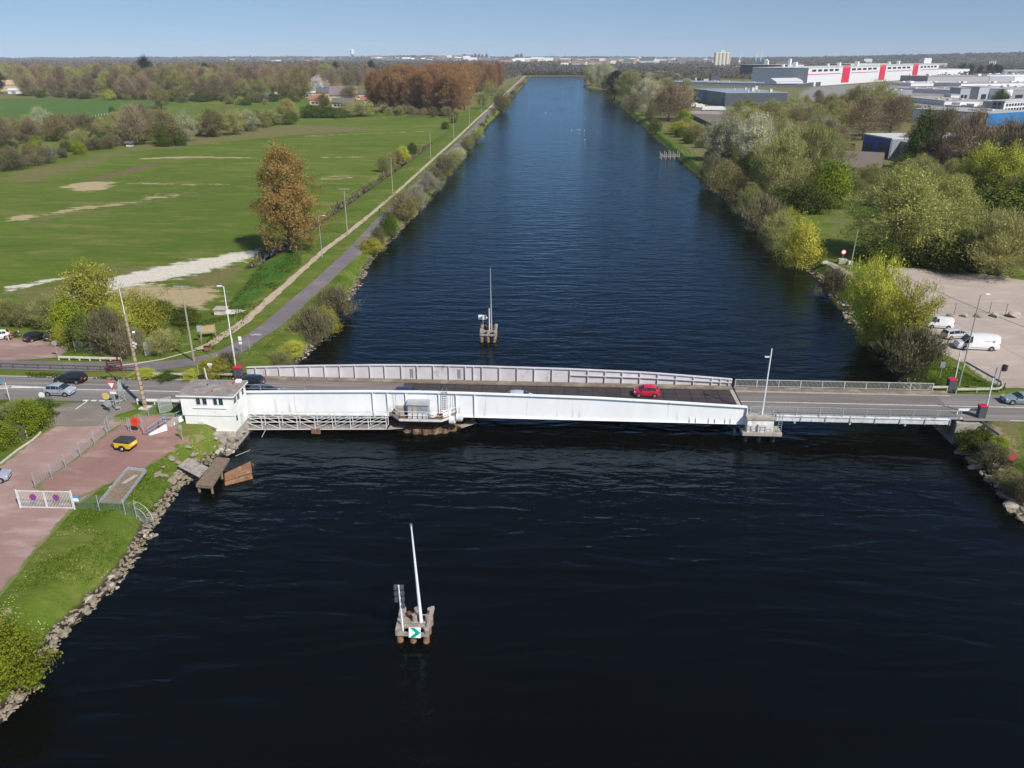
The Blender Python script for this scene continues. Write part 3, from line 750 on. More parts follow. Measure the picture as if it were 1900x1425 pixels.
# far girder with its ribbed inner face
mb = MB(True); girder(mb, list(np.linspace(-43.6, 25.15, 40)), FT, 101.3, 101.9, flw=.5)
fg = mb.build('girder', 'lilac_paint', br); tag(fg, 'lilac grey girder with ribs along the far side of the deck')
mb = MB(True)
px = [475, 495, 519, 548, 575, 603, 631, 659, 687, 714, 745, 774, 804, 833, 863, 878, 894, 926, 959, 991, 1024, 1057, 1090, 1122, 1154, 1187, 1220, 1254, 1287, 1321, 1337, 1353]
for p in px:
    x = PY(p, 695, 101.5).x; t = tz(FT, x)
    wide = .16 if p in (745, 863) else .10
    mb.slab([(x, 101.55, DZ), (x, 101.55, t), (x, 101.30, t), (x, 101.30, DZ + .1)], (wide, 0, 0))
mb.build_each('stiffener', 'lilac_paint', fg)
mb = MB(True)
xs2 = list(np.linspace(2.7, 25.1, 12))
for a, b in zip(xs2[:-1], xs2[1:]): mb.bar((a, 101.38, DZ + .62 * (tz(FT, a) - DZ)), (b, 101.38, DZ + .62 * (tz(FT, b) - DZ)), .22, .10)
mb.build('rail', 'lilac_paint', fg)
for p in (764, 852):
    mb = MB(True); x = PY(p, 695, 101.5).x
    for c in (-.16, .16): mb.bar((x + c, 101.5, 3.9), (x + c, 101.5, 5.3), .05)
    for k in range(8): mb.bar((x - .16, 101.5, 4.0 + k * .17), (x + .16, 101.5, 4.0 + k * .17), .045)
    mb.build('ladder', 'grey_metal', fg)
# deck
def decksheet(x0, x1, y0, y1, z, m, name):
    mb = MB(True); mb.bb((x0, y0, z - .25), (x1, y1, z)); return mb.build(name, m, br)
decksheet(-43.3, -20.6, 92.75, 100.25, DZ, 'asphalt_deck', 'asphalt_deck')
m, nt, b = (lambda mm: (mm, mm.node_tree, mm.node_tree.nodes['Principled BSDF']))(mat('grating', (0.10, 0.082, 0.08), (0.07, 0.058, 0.058), 1.2, .6, coord='World', metal=.2))
co = coords(nt, 'World'); base = b.inputs['Base Color'].links[0].from_socket
wv = node(nt, 'ShaderNodeTexWave', wave_type='BANDS', bands_direction='X'); wv.inputs['Scale'].default_value = 1.6; wv.inputs['Distortion'].default_value = .2
nt.links.new(co, wv.inputs['Vector'])
gt = node(nt, 'ShaderNodeMapRange'); nt.links.new(wv.outputs[1], gt.inputs['Value']); gt.inputs['From Min'].default_value = .2; gt.inputs['From Max'].default_value = .7
br_ = node(nt, 'ShaderNodeTexBrick'); br_.inputs['Scale'].default_value = 1; br_.inputs['Brick Width'].default_value = 1.9; br_.inputs['Row Height'].default_value = 1.45; br_.inputs['Mortar Size'].default_value = .05; br_.offset = 0
br_.inputs['Color1'].default_value = (1, 1, 1, 1); br_.inputs['Color2'].default_value = (.8, .8, .8, 1); br_.inputs['Mortar'].default_value = (.25, .25, .25, 1)
nt.links.new(co, br_.inputs['Vector'])
k = mixc(nt, gt.outputs[0], (0.052, 0.043, 0.045), base)
mm = node(nt, 'ShaderNodeMix', data_type='RGBA', blend_type='MULTIPLY'); mm.inputs[0].default_value = 1; nt.links.new(k, mm.inputs[6]); nt.links.new(br_.outputs[0], mm.inputs[7])
nt.links.new(mm.outputs[2], b.inputs['Base Color'])
decksheet(-20.58, 24.6, 92.75, 100.25, DZ, 'grating', 'steel_grating_deck')
decksheet(24.62, 25.12, 92.75, 100.6, DZ + .01, 'kerb_stone', 'end_plate')
decksheet(-43.3, 25.1, 100.27, 101.5, DZ + .13, 'footway', 'footway')
mb = MB(True)
for yy in (93.4, 96.6, 99.8, 101.0): mb.bb((-41, yy - .15, 2.5), (24.8, yy + .15, DZ - .26))
for x in np.arange(-40, 25, 2.7): mb.bb((x - .12, 92.6, 2.3), (x + .12, 101.3, 2.95))
mb.build('underframe', 'dark_metal', br)
# handrail at the house end, on top of the near girder
mb = MB(True)
px = [(441, 714), (482, 714), (526, 716), (566, 718)]
pts = [PY(a, b_, 92.5) for a, b_ in px]
for p in pts: mb.bar((p.x, 92.5, tz(NT, p.x)), p, .05)
for a, b_ in zip(pts[:-1], pts[1:]): mb.bar(a, b_, .05); mb.bar((a.x, a.y, (a.z + tz(NT, a.x)) / 2), (b_.x, b_.y, (b_.z + tz(NT, b_.x)) / 2), .035)
mb.build('handrail', 'galvanised', br)
mb = MB(True); xl = xof(826)
for dx in (-.3, .3): mb.bar((xl + dx, 91.95, 3.4), (xl + dx, 92.05, 6.4), .06)
for k in range(9): mb.bar((xl - .3, 91.96, 3.5 + k * .3), (xl + .3, 91.96, 3.5 + k * .3), .05)
mb.build('ladder', 'grey_metal', br)
# machinery platform bracketed out over the water
mb = MB(True)
pl = [(-21.2, 92.28), (-19.5, 90.25), (-14.0, 90.25), (-12.0, 92.28)]
mb.prism(pl, 2.62, 2.72)
plat = mb.build('machinery_platform', 'rust', br)
mb = MB(True)
for a, b_ in zip(pl[:-1], pl[1:]): mb.slab([(a[0], a[1], 2.45), (b_[0], b_[1], 2.45), (b_[0], b_[1], 2.76), (a[0], a[1], 2.76)], (0, -.06, 0))
mb.build('edge_beam', 'white_worn', plat)
mb = MB(True)
def rail(mb, pts, h, w=.045, mids=(.5,), every=1.7):
    for a, b_ in zip(pts[:-1], pts[1:]):
        a, b_ = Vector(a), Vector(b_); n = max(1, int((b_ - a).length / every + .5))
        for k in range(n + 1):
            p = a.lerp(b_, k / n); mb.bar(p, p + Vector((0, 0, h)), w)
        for f in (1,) + tuple(mids): mb.bar(a + Vector((0, 0, h * f)), b_ + Vector((0, 0, h * f)), w)
rail(mb, [(-21.0, 92.1, 2.72), (-19.45, 90.3, 2.72), (-14.05, 90.3, 2.72), (-12.2, 92.1, 2.72)], 1.05)
mb.build('railing', 'white_metal', plat)
mb = MB(True); mb.bb((-18.5, 91.1, 2.73), (-15.8, 92.2, 4.35)); cb = mb.build('machinery_cabin', 'sign_back', plat)
mb = MB(True); mb.slab([(-18.65, 90.95, 4.36), (-15.65, 90.95, 4.36), (-15.65, 92.25, 4.62), (-18.65, 92.25, 4.62)], (0, 0, .06)); mb.build('roof', 'galvanised', cb)
mb = MB(True)
for x0, x1 in ((-17.9, -16.95), (-16.85, -15.95)): mb.bb((x0, 91.06, 2.85), (x1, 91.095, 4.2))
mb.build_each('door', 'grey_metal', cb)
mb = MB(True); mb.bb((-17.8, 91.04, 3.2), (-17.3, 91.07, 4.1)); mb.build('opening', 'board_print', cb)
mb = MB(True)
mb.bb((-20.2, 91.4, 2.73), (-19.1, 92.2, 3.75)); mb.build('machine_box', 'concrete', plat)
mb = MB(True)
for k in range(4): mb.bb((-18.4 + k * .65, 90.5, 2.73), (-17.9 + k * .65, 90.95, 3.25))
mb.build_each('cable_box', 'white_worn', plat)
mb = MB(True); mb.cyl((-15.3, 91.4, 2.75), (-15.3, 91.4, 3.15), .55, .55, 14); mb.cyl((-15.3, 91.4, 3.15), (-15.3, 91.4, 3.5), .62, .35, 14); mb.build('winch', 'white_worn', plat)
mb = MB(True); mb.slab([(-13.9, 91.0, 2.73), (-12.9, 91.6, 2.73), (-12.9, 91.6, 3.7), (-13.9, 91.0, 3.7)], (0, .12, 0)); mb.build('guard_plate', 'white_metal', plat)

# pivot pier
pc = Vector((-16.6, 97.8)); R0 = 6.35
pp = thing('pivot_pier', 'round pier of rusty sheet piles under the middle of the swing bridge', 'pier', (pc.x, pc.y, 0))
ring = []
for k in range(120):
    a = 2 * math.pi * k / 120; r = R0 + (.28 if (k // 2) % 2 else -.02); ring.append((pc.x + r * math.cos(a), pc.y + r * math.sin(a)))
mb = MB(True); mb.prism(ring, -2, .70); mb.build('sheet_piling', 'rust', pp)
mb = MB(True); mb.prism([(pc.x + 6.0 * math.cos(2 * math.pi * k / 40), pc.y + 6.0 * math.sin(2 * math.pi * k / 40)) for k in range(40)], .705, .80); mb.build('deck', 'rust_plate', pp)
mb = MB(True); mb.cyl((pc.x, pc.y, .81), (pc.x, pc.y, 2.25), 3.4, 3.0, 28); mb.build('pivot_drum', 'dark_metal', pp)
arc = [(pc.x + 6.1 * math.cos(math.radians(a)), pc.y + 6.1 * math.sin(math.radians(a)), .80) for a in range(245, 301, 9)]
mb = MB(True); rail(mb, arc, .75, .05, (), 3); mb.build('railing', 'rust', pp)
mb = MB(True); a_, b_ = (-12.2, 92.7, .62), (-10.3, 94.3, .62); mb.slab([a_, (a_[0] + .5, a_[1] - .45, .62), (b_[0] + .5, b_[1] - .45, .62), b_], (0, 0, .16)); mb.build('fender_board', 'grey_timber', pp)
for (px_, py_) in ((839, 779), (852, 774)):
    c = PY(px_, py_, 91.3)
    f = thing('fender', 'round pale %s fender hung %s the pivot platform' % (('rust stained', 'beside') if px_ == 839 else ('weathered', 'farther along from')), 'fender', (c.x, c.y, c.z), 0, 'fenders by the pivot platform')
    mb = MB(); mb.cyl((-.35, 0, 0), (.35, 0, 0), .55, .55, 16); mb.cyl((.35, 0, 0), (.5, 0, 0), .55, .3, 16); mb.cyl((-.5, 0, 0), (-.35, 0, 0), .3, .55, 16); mb.build('drum', 'white_worn', f, smooth=False)
    mb = MB(); mb.tube([(0, 0, .55), (0, .5, 1.2)], .04, 5); mb.build('chain', 'rust', f)

# service footbridge to the pivot
fb = thing('footbridge', 'low white lattice footbridge from the control house to the pivot pier', 'footbridge', (-30.8, 91, 0))
xa, xb = -40.2, -21.3
def tzz(x, lo, hi): return lo + (hi - lo) * (x - xa) / (xb - xa)
for yy in (90.5, 91.7):
    mb = MB(True); n = 8
    for k in range(n + 1):
        x = xa + (xb - xa) * k / n; mb.bar((x, yy, tzz(x, .55, 1.1)), (x, yy, tzz(x, 2.45, 3.05)), .09)
        if k < n:
            x2 = xa + (xb - xa) * (k + 1) / n; d = k < 4
            for f0, f1 in ((.05, .62), (.5, 1.0)):
                za = lambda x, f: tzz(x, .55, 1.1) + 1.95 * f
                mb.bar((x, yy, za(x, f1 if d else f0)), (x2, yy, za(x2, f0 if d else f1)), .052)
    for f in (0, .55, 1): mb.bar((xa, yy, tzz(xa, .55, 1.1) + 1.93 * f), (xb, yy, tzz(xb, .55, 1.1) + 1.93 * f), .085)
    mb.build('truss', 'gate_paint', fb)
mb = MB(True); mb.slab([(xa, 90.55, .6), (xb, 90.55, 1.15), (xb, 91.65, 1.15), (xa, 91.65, .6)], (0, 0, .07)); mb.build('deck', 'grey_timber', fb)
mb = MB(True)
for x in (-39.7, -30.7): mb.cyl((x, 91.1, -2), (x, 91.1, .62), .22, .22, 8)
mb.build_each('support', 'rust', fb); mb = MB(True); mb.bb((-31.3, 90.3, .25), (-30.1, 90.5, .9)); mb.build('bearing', 'rust', fb)
mb = MB(True); mb.slab([(-21.2, 90.6, .95), (-19.2, 91.5, .78), (-19.0, 92.3, .78), (-21.1, 91.7, .95)], (0, 0, .09)); mb.build('landing', 'grey_timber', fb)
rp = [PY(493, 797, 90.3), PY(480, 822, 88.8), P(462, 836, .05)]
mb = MB(); mb.tube([PY(497, 793, 90.3), rp[0], rp[1], rp[2], P(437, 846, .1)], .035, 5); tag(mb.build('mooring_rope', 'rope'), 'slack pale rope hanging from the footbridge to the rocks', 'rope')

# rest pier at the nose of the bridge
mat('limewash', (0.74, 0.72, 0.69), (0.58, 0.55, 0.51), 1.4, .9, bump=.2, bscale=10, stain=((0.22, 0.19, 0.15), 1.6, .57, .70, (1, 1, .5)))
rs = thing('rest_pier', 'white streaked concrete pier block under the nose of the swing bridge', 'pier', (27.1, 91.5, 0))
mb = MB(True); mb.bb((24.6, 90.9, 1.15), (29.6, 93.5, 1.65)); mb.build('base_slab', 'concrete', rs, bevel=.05)
mb = MB(True); mb.bb((25.2, 91.3, 1.66), (28.5, 93.2, 3.3)); mb.build('block', 'limewash', rs)
mb = MB(True); mb.bb((25.0, 91.15, 3.31), (28.7, 93.3, 3.62)); mb.build('cap', 'concrete', rs)
mb = MB(True)
for x0, x1 in ((25.15, 25.75), (26.5, 27.5)): mb.bb((x0, 91.0, 1.66), (x1, 91.29, 2.7))
mb.build_each('buttress', 'pale_concrete', rs)
mb = MB(True)
for x in (25.3, 27, 28.8): mb.cyl((x, 91.9, -3), (x, 91.9, 1.14), .26, .26, 8); mb.cyl((x, 93.2, -3), (x, 93.2, 1.14), .26, .26, 8)
mb.build_each('pile', 'dark_metal', rs)
mb = MB(True); rail(mb, [(25.0, 90.95, 1.66), (28.6, 90.95, 1.66)], .8, .035, (.5,), .6); mb.build('railing', 'galvanised', rs)
mb = MB(True)
for x in (29.0, 29.45): mb.bar((x, 91.15, 1.6), (x, 91.15, 4.5), .06)
for k in range(9): mb.bar((29.0, 91.15, 1.9 + k * .3), (29.45, 91.15, 1.9 + k * .3), .045)
mb.bar((29.0, 91.15, 4.4), (28.95, 92.1, 4.4), .05); mb.bar((29.45, 91.15, 4.4), (29.45, 92.1, 4.4), .05)
mb.build('ladder', 'grey_metal', rs)
tyre = MB(); c = Vector((23.8, 92.3, .95))
tyre.tube([(c.x, c.y + .45 * math.cos(a), c.z + .45 * math.sin(a)) for a in np.linspace(0, 2 * math.pi, 15)], .17, 6)
tag(tyre.build('tyre_fender', 'tyre', smooth=True), 'black tyre hung as a fender below the end of the white girder', 'tyre')

# fixed approach span
ap = thing('approach_span', 'short fixed road span with grey railings between the pier and the right bank', 'bridge span', (38.5, 96, 0))
mb = MB(True); mb.bb((25.3, 92.6, 3.25), (52.2, 100.75, DZ)); mb.build('deck', 'asphalt_deck', ap)
mb = MB(True); mb.bb((25.3, 99.75, DZ), (54.0, 101.25, DZ + .14)); mb.build('footway', 'footway', ap)
mb = MB(True); mb.bb((25.3, 99.62, DZ), (54.0, 99.745, DZ + .15)); mb.build('kerb', 'sign_yellow' if False else 'kerb_stone', ap)
mb = MB(True); mb.bb((25.3, 96.32, DZ + .005), (52.2, 96.48, DZ + .009)); mb.build('lane_line', 'road_paint', ap)
mb = MB(True); mb.bb((28.9, 92.15, 2.8), (50.6, 92.28, 3.45)); mb.bb((28.9, 92.05, 3.45), (50.6, 92.6, 3.53)); mb.bb((25.3, 92.29, DZ - .02), (52.2, 92.6, DZ + .12))
mb.build('edge_beam', 'white_worn', ap)
mb = MB(True)
for yy in (93.5, 96.5, 99.5): mb.bb((25.3, yy - .2, 2.6), (52, yy + .2, 3.24))
mb.build('underframe', 'dark_metal', ap)
def baluster_rail(y, x0, x1, z, name, m):
    mb = MB(True); n = int((x1 - x0) / 2.93 + .5)
    for k in range(n + 1):
        x = x0 + (x1 - x0) * k / n; mb.bb((x - .05, y - .05, z), (x + .05, y + .05, z + 1.12))
    mb.bb((x0, y - .045, z + 1.06), (x1, y + .045, z + 1.13)); mb.bb((x0, y - .03, z + .12), (x1, y + .03, z + .18))
    x = x0 + .15
    while x < x1: mb.bb((x - .017, y - .017, z + .18), (x + .017, y + .017, z + 1.06)); x += .17
    return mb.build(name, m, ap)
tag(baluster_rail(92.2, 25.6, 51.8, DZ + .12, 'railing', 'galvanised'), 'grey railing on the near edge')
tag(baluster_rail(101.1, 25.5, 52.2, DZ + .14, 'railing', 'guard_rail'), 'cream railing on the far edge')
mb = MB(True)
for px in (1475, 1578, 1681): x = PY(px, 782, 92.2).x; mb.bb((x - .12, 92.2, 2.45), (x + .12, 92.5, 2.8))
for k in range(8):
    x = 28.95 + k * 3.1; mb.bb((x - .06, 92.05, 2.75), (x + .06, 92.16, 3.6))
mb.build_each('bracket', 'galvanised', ap)
ab = MB(); ab.bb((51.6, 92.2, -1), (56, 101.2, 3.22)); ab.bb((51.3, 91.7, 1.9), (54.2, 92.2, 3.3)); tag(ab.build('abutment', 'concrete', bevel=.06), 'concrete abutment carrying the approach span on the right bank', 'abutment')
ab = MB(); ab.bb((-46, 92.0, -1), (-40.7, 101.6, 3.28)); tag(ab.build('abutment', 'concrete', bevel=.06), 'concrete abutment under the left end of the swing bridge', 'abutment')

# ================================================================== control house
X0, X1, Y0, Y1 = -46.3, -39.7, 86.8, 91.2
ch = thing('control_house', 'white two storey bridge keeper house with a flat brown roof', 'house', ((X0 + X1) / 2, (Y0 + Y1) / 2, 2.0))
mb = MB(True); mb.bb((X0 + .15, Y0 + .1, 1.2), (X1 - .1, Y1, 4.2)); lo_ = mb.build('lower_storey', 'white_render', ch)
mb = MB(True); mb.bb((X0, Y0, 4.2), (X1, Y1 + .05, 6.85)); up = mb.build('upper_storey', 'white_render', ch)
mb = MB(True); mb.bb((X0 - .35, Y0 - .3, 6.86), (X1 + .35, Y1 + .35, 7.08)); mb.cur = 1; mb.bb((X0 - .37, Y0 - .32, 7.08), (X1 + .37, Y1 + .37, 7.16)); rf = mb.build('roof', ['white_render', 'roof_felt'], ch)
mb = MB(True); c = PY(387, 711, 89.5); mb.cyl((c.x, 89.5, 7.1), (c.x, 89.5, 7.7), .12, .12, 8); mb.cyl((c.x + 1.2, 90.4, 7.1), (c.x + 1.2, 90.4, 7.45), .16, .16, 8); mb.build_each('vent_pipe', 'grey_metal', rf)
mb = MB(True); mb.cyl((X0 + 3.9, 87.6, 7.1), (X0 + 3.9, 87.6, 7.4), .1, .1, 8); mb.cyl((X0 + 5.6, 90.2, 7.1), (X0 + 5.6, 90.2, 7.5), .13, .13, 8); mb.build_each('chimney_pot', 'orange_red', rf)
mb = MB(True); mb.box((X0 + 6.0, 90.9, 7.33), (.7, .5, .35)); mb.build('roof_box', 'white_metal', rf)
def house_win(name, x0, x1, z0, z1):
    mb = MB(True)
    for a, b_ in (((x0 - .07, z0 - .07), (x1 + .07, z0)), ((x0 - .07, z1), (x1 + .07, z1 + .07)), ((x0 - .07, z0), (x0, z1)), ((x1, z0), (x1 + .07, z1))):
        mb.bb((a[0], Y0 - .05, a[1]), (b_[0], Y0 + .02, b_[1]))
    w_ = mb.build('window', 'white_metal', up)
    mb = MB(True); mb.bb((x0, Y0 - .012, z0), (x1, Y0 + .01, z1)); mb.build('pane', 'window_glass', w_)
for pa, pb in ((362, 370), (374, 382), (394, 401), (404, 412)):
    a = PY(pa, 735, Y0).x; b_ = PY(pb, 735, Y0).x; house_win('window', a, b_, 5.72, 6.62)
mb = MB(True); a = PY(358, 751, Y0).x; b_ = PY(420, 751, Y0).x; mb.bb((a, Y0 - .14, 5.28), (b_, Y0 - .002, 5.36)); mb.build('ledge', 'white_render', up)
for y0, y1 in ((87.3, 88.0), (88.4, 89.1), (90.0, 90.5)):
    mb = MB(True); mb.bb((X1 - .005, y0, 5.72), (X1 + .03, y1, 6.62)); w_ = mb.build('window', 'window_glass', up)
mb = MB(True); mb.bb((X1 - .11, 87.5, 3.2), (X1 - .07, 87.9, 3.9)); mb.build('window', 'window_glass', lo_)
mb = MB(True); mb.bb((X1 - .11, 88.6, 1.9), (X1 - .06, 89.4, 3.7)); mb.build('door', 'white_worn', lo_)
mb = MB(True); mb.bb((X0 + 1.7, Y0 + .06, 1.2), (X0 + 2.5, Y0 + .12, 3.3)); mb.build('door', 'white_worn', lo_)
mb = MB(True); mb.bb((X0 + 6.0, Y0 - .25, 1.0), (X0 + 6.5, Y0 + .1, 1.9)); mb.build('buttress', 'white_render', lo_)
# terrace in front of the house
mb = MB(); mb.prism([(-47.6, 86.2), (-41.6, 86.0), (-39.75, 86.5), (-39.75, 92), (-47.6, 91.5)], -.5, 2.05); tag(mb.build('terrace', 'concrete', bevel=.05), 'worn concrete terrace under the white control house', 'terrace')
# steps with white side walls and blue rails, left of the house
st = thing('outside_stair', 'small stair with white side walls and pale blue rails beside the control house', 'stair', (-48.8, 86.0, 2.3))
mb = MB(True)
mb.slab([(-49.8, 84.3, 2.2), (-48.1, 85.6, 2.2), (-48.1, 85.6, 3.5), (-49.8, 84.3, 2.7)], (.22, -.25, 0)); mb.slab([(-47.9, 86.3, 2.2), (-46.9, 87.7, 2.2), (-46.9, 87.7, 3.9), (-47.9, 86.3, 3.0)], (.2, -.15, 0)); mb.build_each('side_wall', 'white_render', st)
mb = MB(True)
for k in range(6): mb.box((-49.5 + k * .4, 85.3 + k * .35, 2.3 + k * .12), (.8, 1.0, .24 + k * .24))
mb.build('step', 'concrete', st)
mb = MB(True)
rail(mb, [(-50.0, 84.6, 2.3), (-49.0, 85.5, 2.9), (-48.4, 86.3, 3.1)], 1.1, .06, (.5,), 1.0); rail(mb, [(-49.2, 87.2, 3.0), (-47.6, 87.4, 3.1), (-46.7, 88.5, 3.4)], 1.05, .06, (.5,), 1.4)
mb.build('rail', 'rail_blue', st)
mb = MB(); c = Vector((-50.3, 84.6, hz(-50.3, 84.6) + .1)); mb.tube([c + Vector((.45 * math.cos(a), .45 * math.sin(a) * .8, .02 * math.sin(3 * a))) for a in np.linspace(0, 4 * math.pi, 26)], .035, 5)
tag(mb.build('hose_coil', 'dark_metal'), 'dark hose coiled on the gravel at the foot of the stair', 'hose')

# ================================================================== street furniture helpers
def pole_thing(name, label, cat, base, top, r0, r1, m, group=None, n=8, part='pole'):
    "leaning is allowed: base and top are world points"
    t = thing(name, label, cat, base, 0, group)
    mb = MB(True); mb.cyl(base - Vector((0, 0, .3)), top, r0, r1, n); mb.build(part, m, t, smooth=False)
    return t
def top_at(base, py):
    "height above a base at which a vertical reaches a pixel row"
    lo, hi = 0.0, 90.0
    for _ in range(50):
        m_ = (lo + hi) / 2
        if proj(base.x, base.y, base.z + m_)[1] > py: lo = m_
        else: hi = m_
    return lo
def up(b, h, dx=0, dy=0): return Vector((b.x + dx, b.y + dy, b.z + h))

# mast with many bands, left
b = G(270, 757); H1 = top_at(b, 582); H2 = top_at(b, 535)
t = pole_thing('signal_mast', 'tall banded wooden mast with a thin white tip beside the road', 'mast', b, up(b, H1, -.25), .27, .16, 'mast_timber')
mb = MB(True)
for k in range(18): f = k / 18; p = up(b, .6 + f * (H1 - 1), -.25 * f); mb.cyl(p, p + Vector((0, 0, .05)), .29 - .1 * f, .29 - .1 * f, 8)
mb.build('band', 'dark_metal', t)
mb = MB(True); mb.cyl(up(b, H1 - .5, -.25), up(b, H2, -.3), .07, .03, 6); mb.build('tip', 'white_metal', t)
p = up(b, top_at(b, 640), -.15)
mb = MB(True); mb.tube([p, p + Vector((.35, -.2, .6)), p + Vector((.7, -.3, 1.6))], .045, 5); arm = mb.build('lamp_arm', 'galvanised', t)
mb = MB(True); mb.bar(p + Vector((.65, -.3, 1.5)), p + Vector((1.0, -.75, 2.0)), .34, .2); mb.build('lamp_head', 'sign_white', arm, bevel=.05)
mb = MB(True)
for dx, dy, dz in ((.3, -.1, -.1), (.5, .1, .1), (.4, -.2, .35), (.25, .2, -.4)): mb.box(p + Vector((dx, dy, dz)), (.22, .2, .26))
mb.build_each('insulator', 'white_worn', t)
mb = MB(True); mb.prism([(b.x - .7, b.y - .5), (b.x + .5, b.y - .6), (b.x + .7, b.y + .5), (b.x - .5, b.y + .6)], b.z - .2, b.z + .14); mb.build('footing', 'pale_concrete', t)
# utility poles along the towpath
UP = [(360, 670, 530, 1), (645, 437, 350, 1), (729, 362, 291, 0), (799.5, 299, 243, 0), (842, 259, 217, 0), (871, 235, 200, 0), (893, 212, 183, 0), (908, 198, 173, 0), (922, 188, 164, 0), (953, 165, 141, 0), (958, 160, 138, 0)]
WHERE = ['at the bend of the service road', 'with a cross bar standing beyond the rust brown tree', 'first without a cross bar beyond the rust brown tree', 'second without a cross bar beyond the rust brown tree', 'third without a cross bar beyond the rust brown tree', 'fourth without a cross bar beyond the rust brown tree', 'level with the front edge of the brown plantation', 'just past the front edge of the plantation', 'deep beside the plantation', 'far beyond the plantation', 'farthest up the towpath']
UPT = []
for (px, py, pt, arm_), wh in zip(UP, WHERE):
    b = G(px, py); h = top_at(b, pt)
    t = pole_thing('utility_pole', 'slim pale utility pole ' + wh, 'pole', b, up(b, h), .17 if h > 11 else .15, .11, 'pole_timber', 'utility poles along the towpath')
    UPT.append(up(b, h))
    mb = MB(True)
    if arm_ and px < 400: mb.bar(up(b, h - .1, -1.2), up(b, h - .1, 1.2), .1); mb.bar(up(b, h * .72, .3), up(b, h * .72, -.9, .2), .05)
    elif arm_: mb.bar(up(b, h - .1, -1.5), up(b, h - .1, 1.5), .14)
    else: mb.bar(up(b, h - .15, -.25), up(b, h - .15, .25), .09)
    mb.build('cross_arm', 'galvanised', t)
# slim lamp posts
def lamp_post(px, py, pt, label, side, arm_len, m='galvanised', r=.09, group=None, headm='sign_white', z=None):
    b = G(px, py) if z is None else P(px, py, z); h = top_at(b, pt)
    t = pole_thing('lamp_post', label, 'lamp post', b, up(b, h - .1), r, r * .6, m, group)
    mb = MB(True); mb.tube([up(b, h - .1), up(b, h, side * arm_len * .5), up(b, h + .03, side * arm_len)], .045, 5); a = mb.build('arm', m, t)
    mb = MB(True); mb.box(up(b, h + .02, side * (arm_len + .28)), (.62, .26, .13)); mb.build('lamp_head', headm, a, bevel=.03)
    return t
lamp_post(438, 688, 531, 'tall slim lamp post rising behind the left end of the bridge', -1, .35, 'white_metal', .10)
lamp_post(1779, 716, 546, 'tall grey lamp post beside the white vans on the right bank', 1, .6, 'galvanised', .11)
lamp_post(598, 478, 400, 'slim lamp post standing in front of the rust brown tree by the footpath', 1, 1.0, 'galvanised', .08)
t = lamp_post(1424, 366, 327, 'pale lamp post with a long arm among the bushes on the right bank', -1, 3.0, 'pole_timber', .10)
b = P(1414, 770, 3.6); b = Vector((27.1, 92.2, 3.62)); h = top_at(b, 647)
t = pole_thing('lamp_post', 'white lamp post standing on the concrete pier at the nose of the bridge', 'lamp post', b, up(b, h, .12), .11, .075, 'white_metal')
mb = MB(True); mb.bar(up(b, h - 1.05, .1), up(b, h - 1.05, -.5), .08); mb.box(up(b, h - 1.08, -.35), (.5, .22, .14)); mb.build('lamp_head', 'white_metal', t)
b = G(1577, 500); h = top_at(b, 425)
pole_r = pole_thing('utility_pole', 'slim brown pole leaning beside the round sign on the right bank', 'pole', b, up(b, h, .25), .16, .11, 'pole_timber')
prt = up(b, h, .25)
q = PY(1560, 590, 142)
cb_ = MB(); pA = PY(1640, 497, 150); pB = PY(1905, 603, 118)
cb_.tube([G(1640, 497, .25).lerp(G(1985, 636, .25), f) + Vector((0, 0, 6.0)) for f in np.linspace(0, 1, 8)], .03, 4)
cb_.v = [tuple(v) for v in cb_.v]

# ---- boom machines
def barrier_box(px, py, label, z=RZ + .05, s=1.0):
    b = P(px, py, z)
    t = thing('barrier_cabinet', label, 'barrier cabinet', b, 0, 'barrier cabinets')
    mb = MB(); mb.box((0, 0, .62 * s), (.78 * s, .62 * s, 1.24 * s)); mb.build('cabinet', 'slate_cabinet', t, bevel=.04)
    mb = MB(); mb.box((0, 0, 1.33 * s), (.86 * s, .70 * s, .18 * s)); mb.build('lid', 'cabinet_red', t, bevel=.05)
    return t, b
BB = [barrier_box(444, 703, 'grey barrier cabinet with a crimson lid at the left end of the bridge', s=1.35),
      barrier_box(1762.5, 724, 'grey barrier cabinet with a crimson lid on the grass verge by the lamp post', s=1.25),
      barrier_box(1819, 774, 'grey barrier cabinet with a crimson lid on the near side of the road', s=1.2)]
def barrier_arm(px, py, tx, ty, label, z=RZ, Y=None):
    b = P(px, py, z); p = PY(tx, ty, b.y)
    t = thing('lifting_barrier', label, 'lifting barrier', b)
    mb = MB(True); mb.bar(b + Vector((0, 0, .3)), p, .16, .10); mb.build('arm', 'white_metal', t)
    mb = MB(True)
    for k in range(5):
        f = .12 + k * .18; a_ = b.lerp(p, f); c_ = b.lerp(p, f + .07); mb.bar(a_, c_, .175, .115)
    mb.build_each('stripe', 'white_worn', t)
    return t
barrier_arm(440, 700, 430, 627, 'white lifting barrier raised beside the crimson lidded cabinet at the left end')
barrier_arm(1769, 718, 1783, 650, 'pale lifting barrier raised next to the tall grey lamp post')
barrier_arm(1826, 776, 1843, 702, 'white lifting barrier raised above the near side road verge')
barrier_arm(386, 712, 379, 683, 'short white lifting barrier sticking up behind the flat roof of the house', z=RZ + .05)

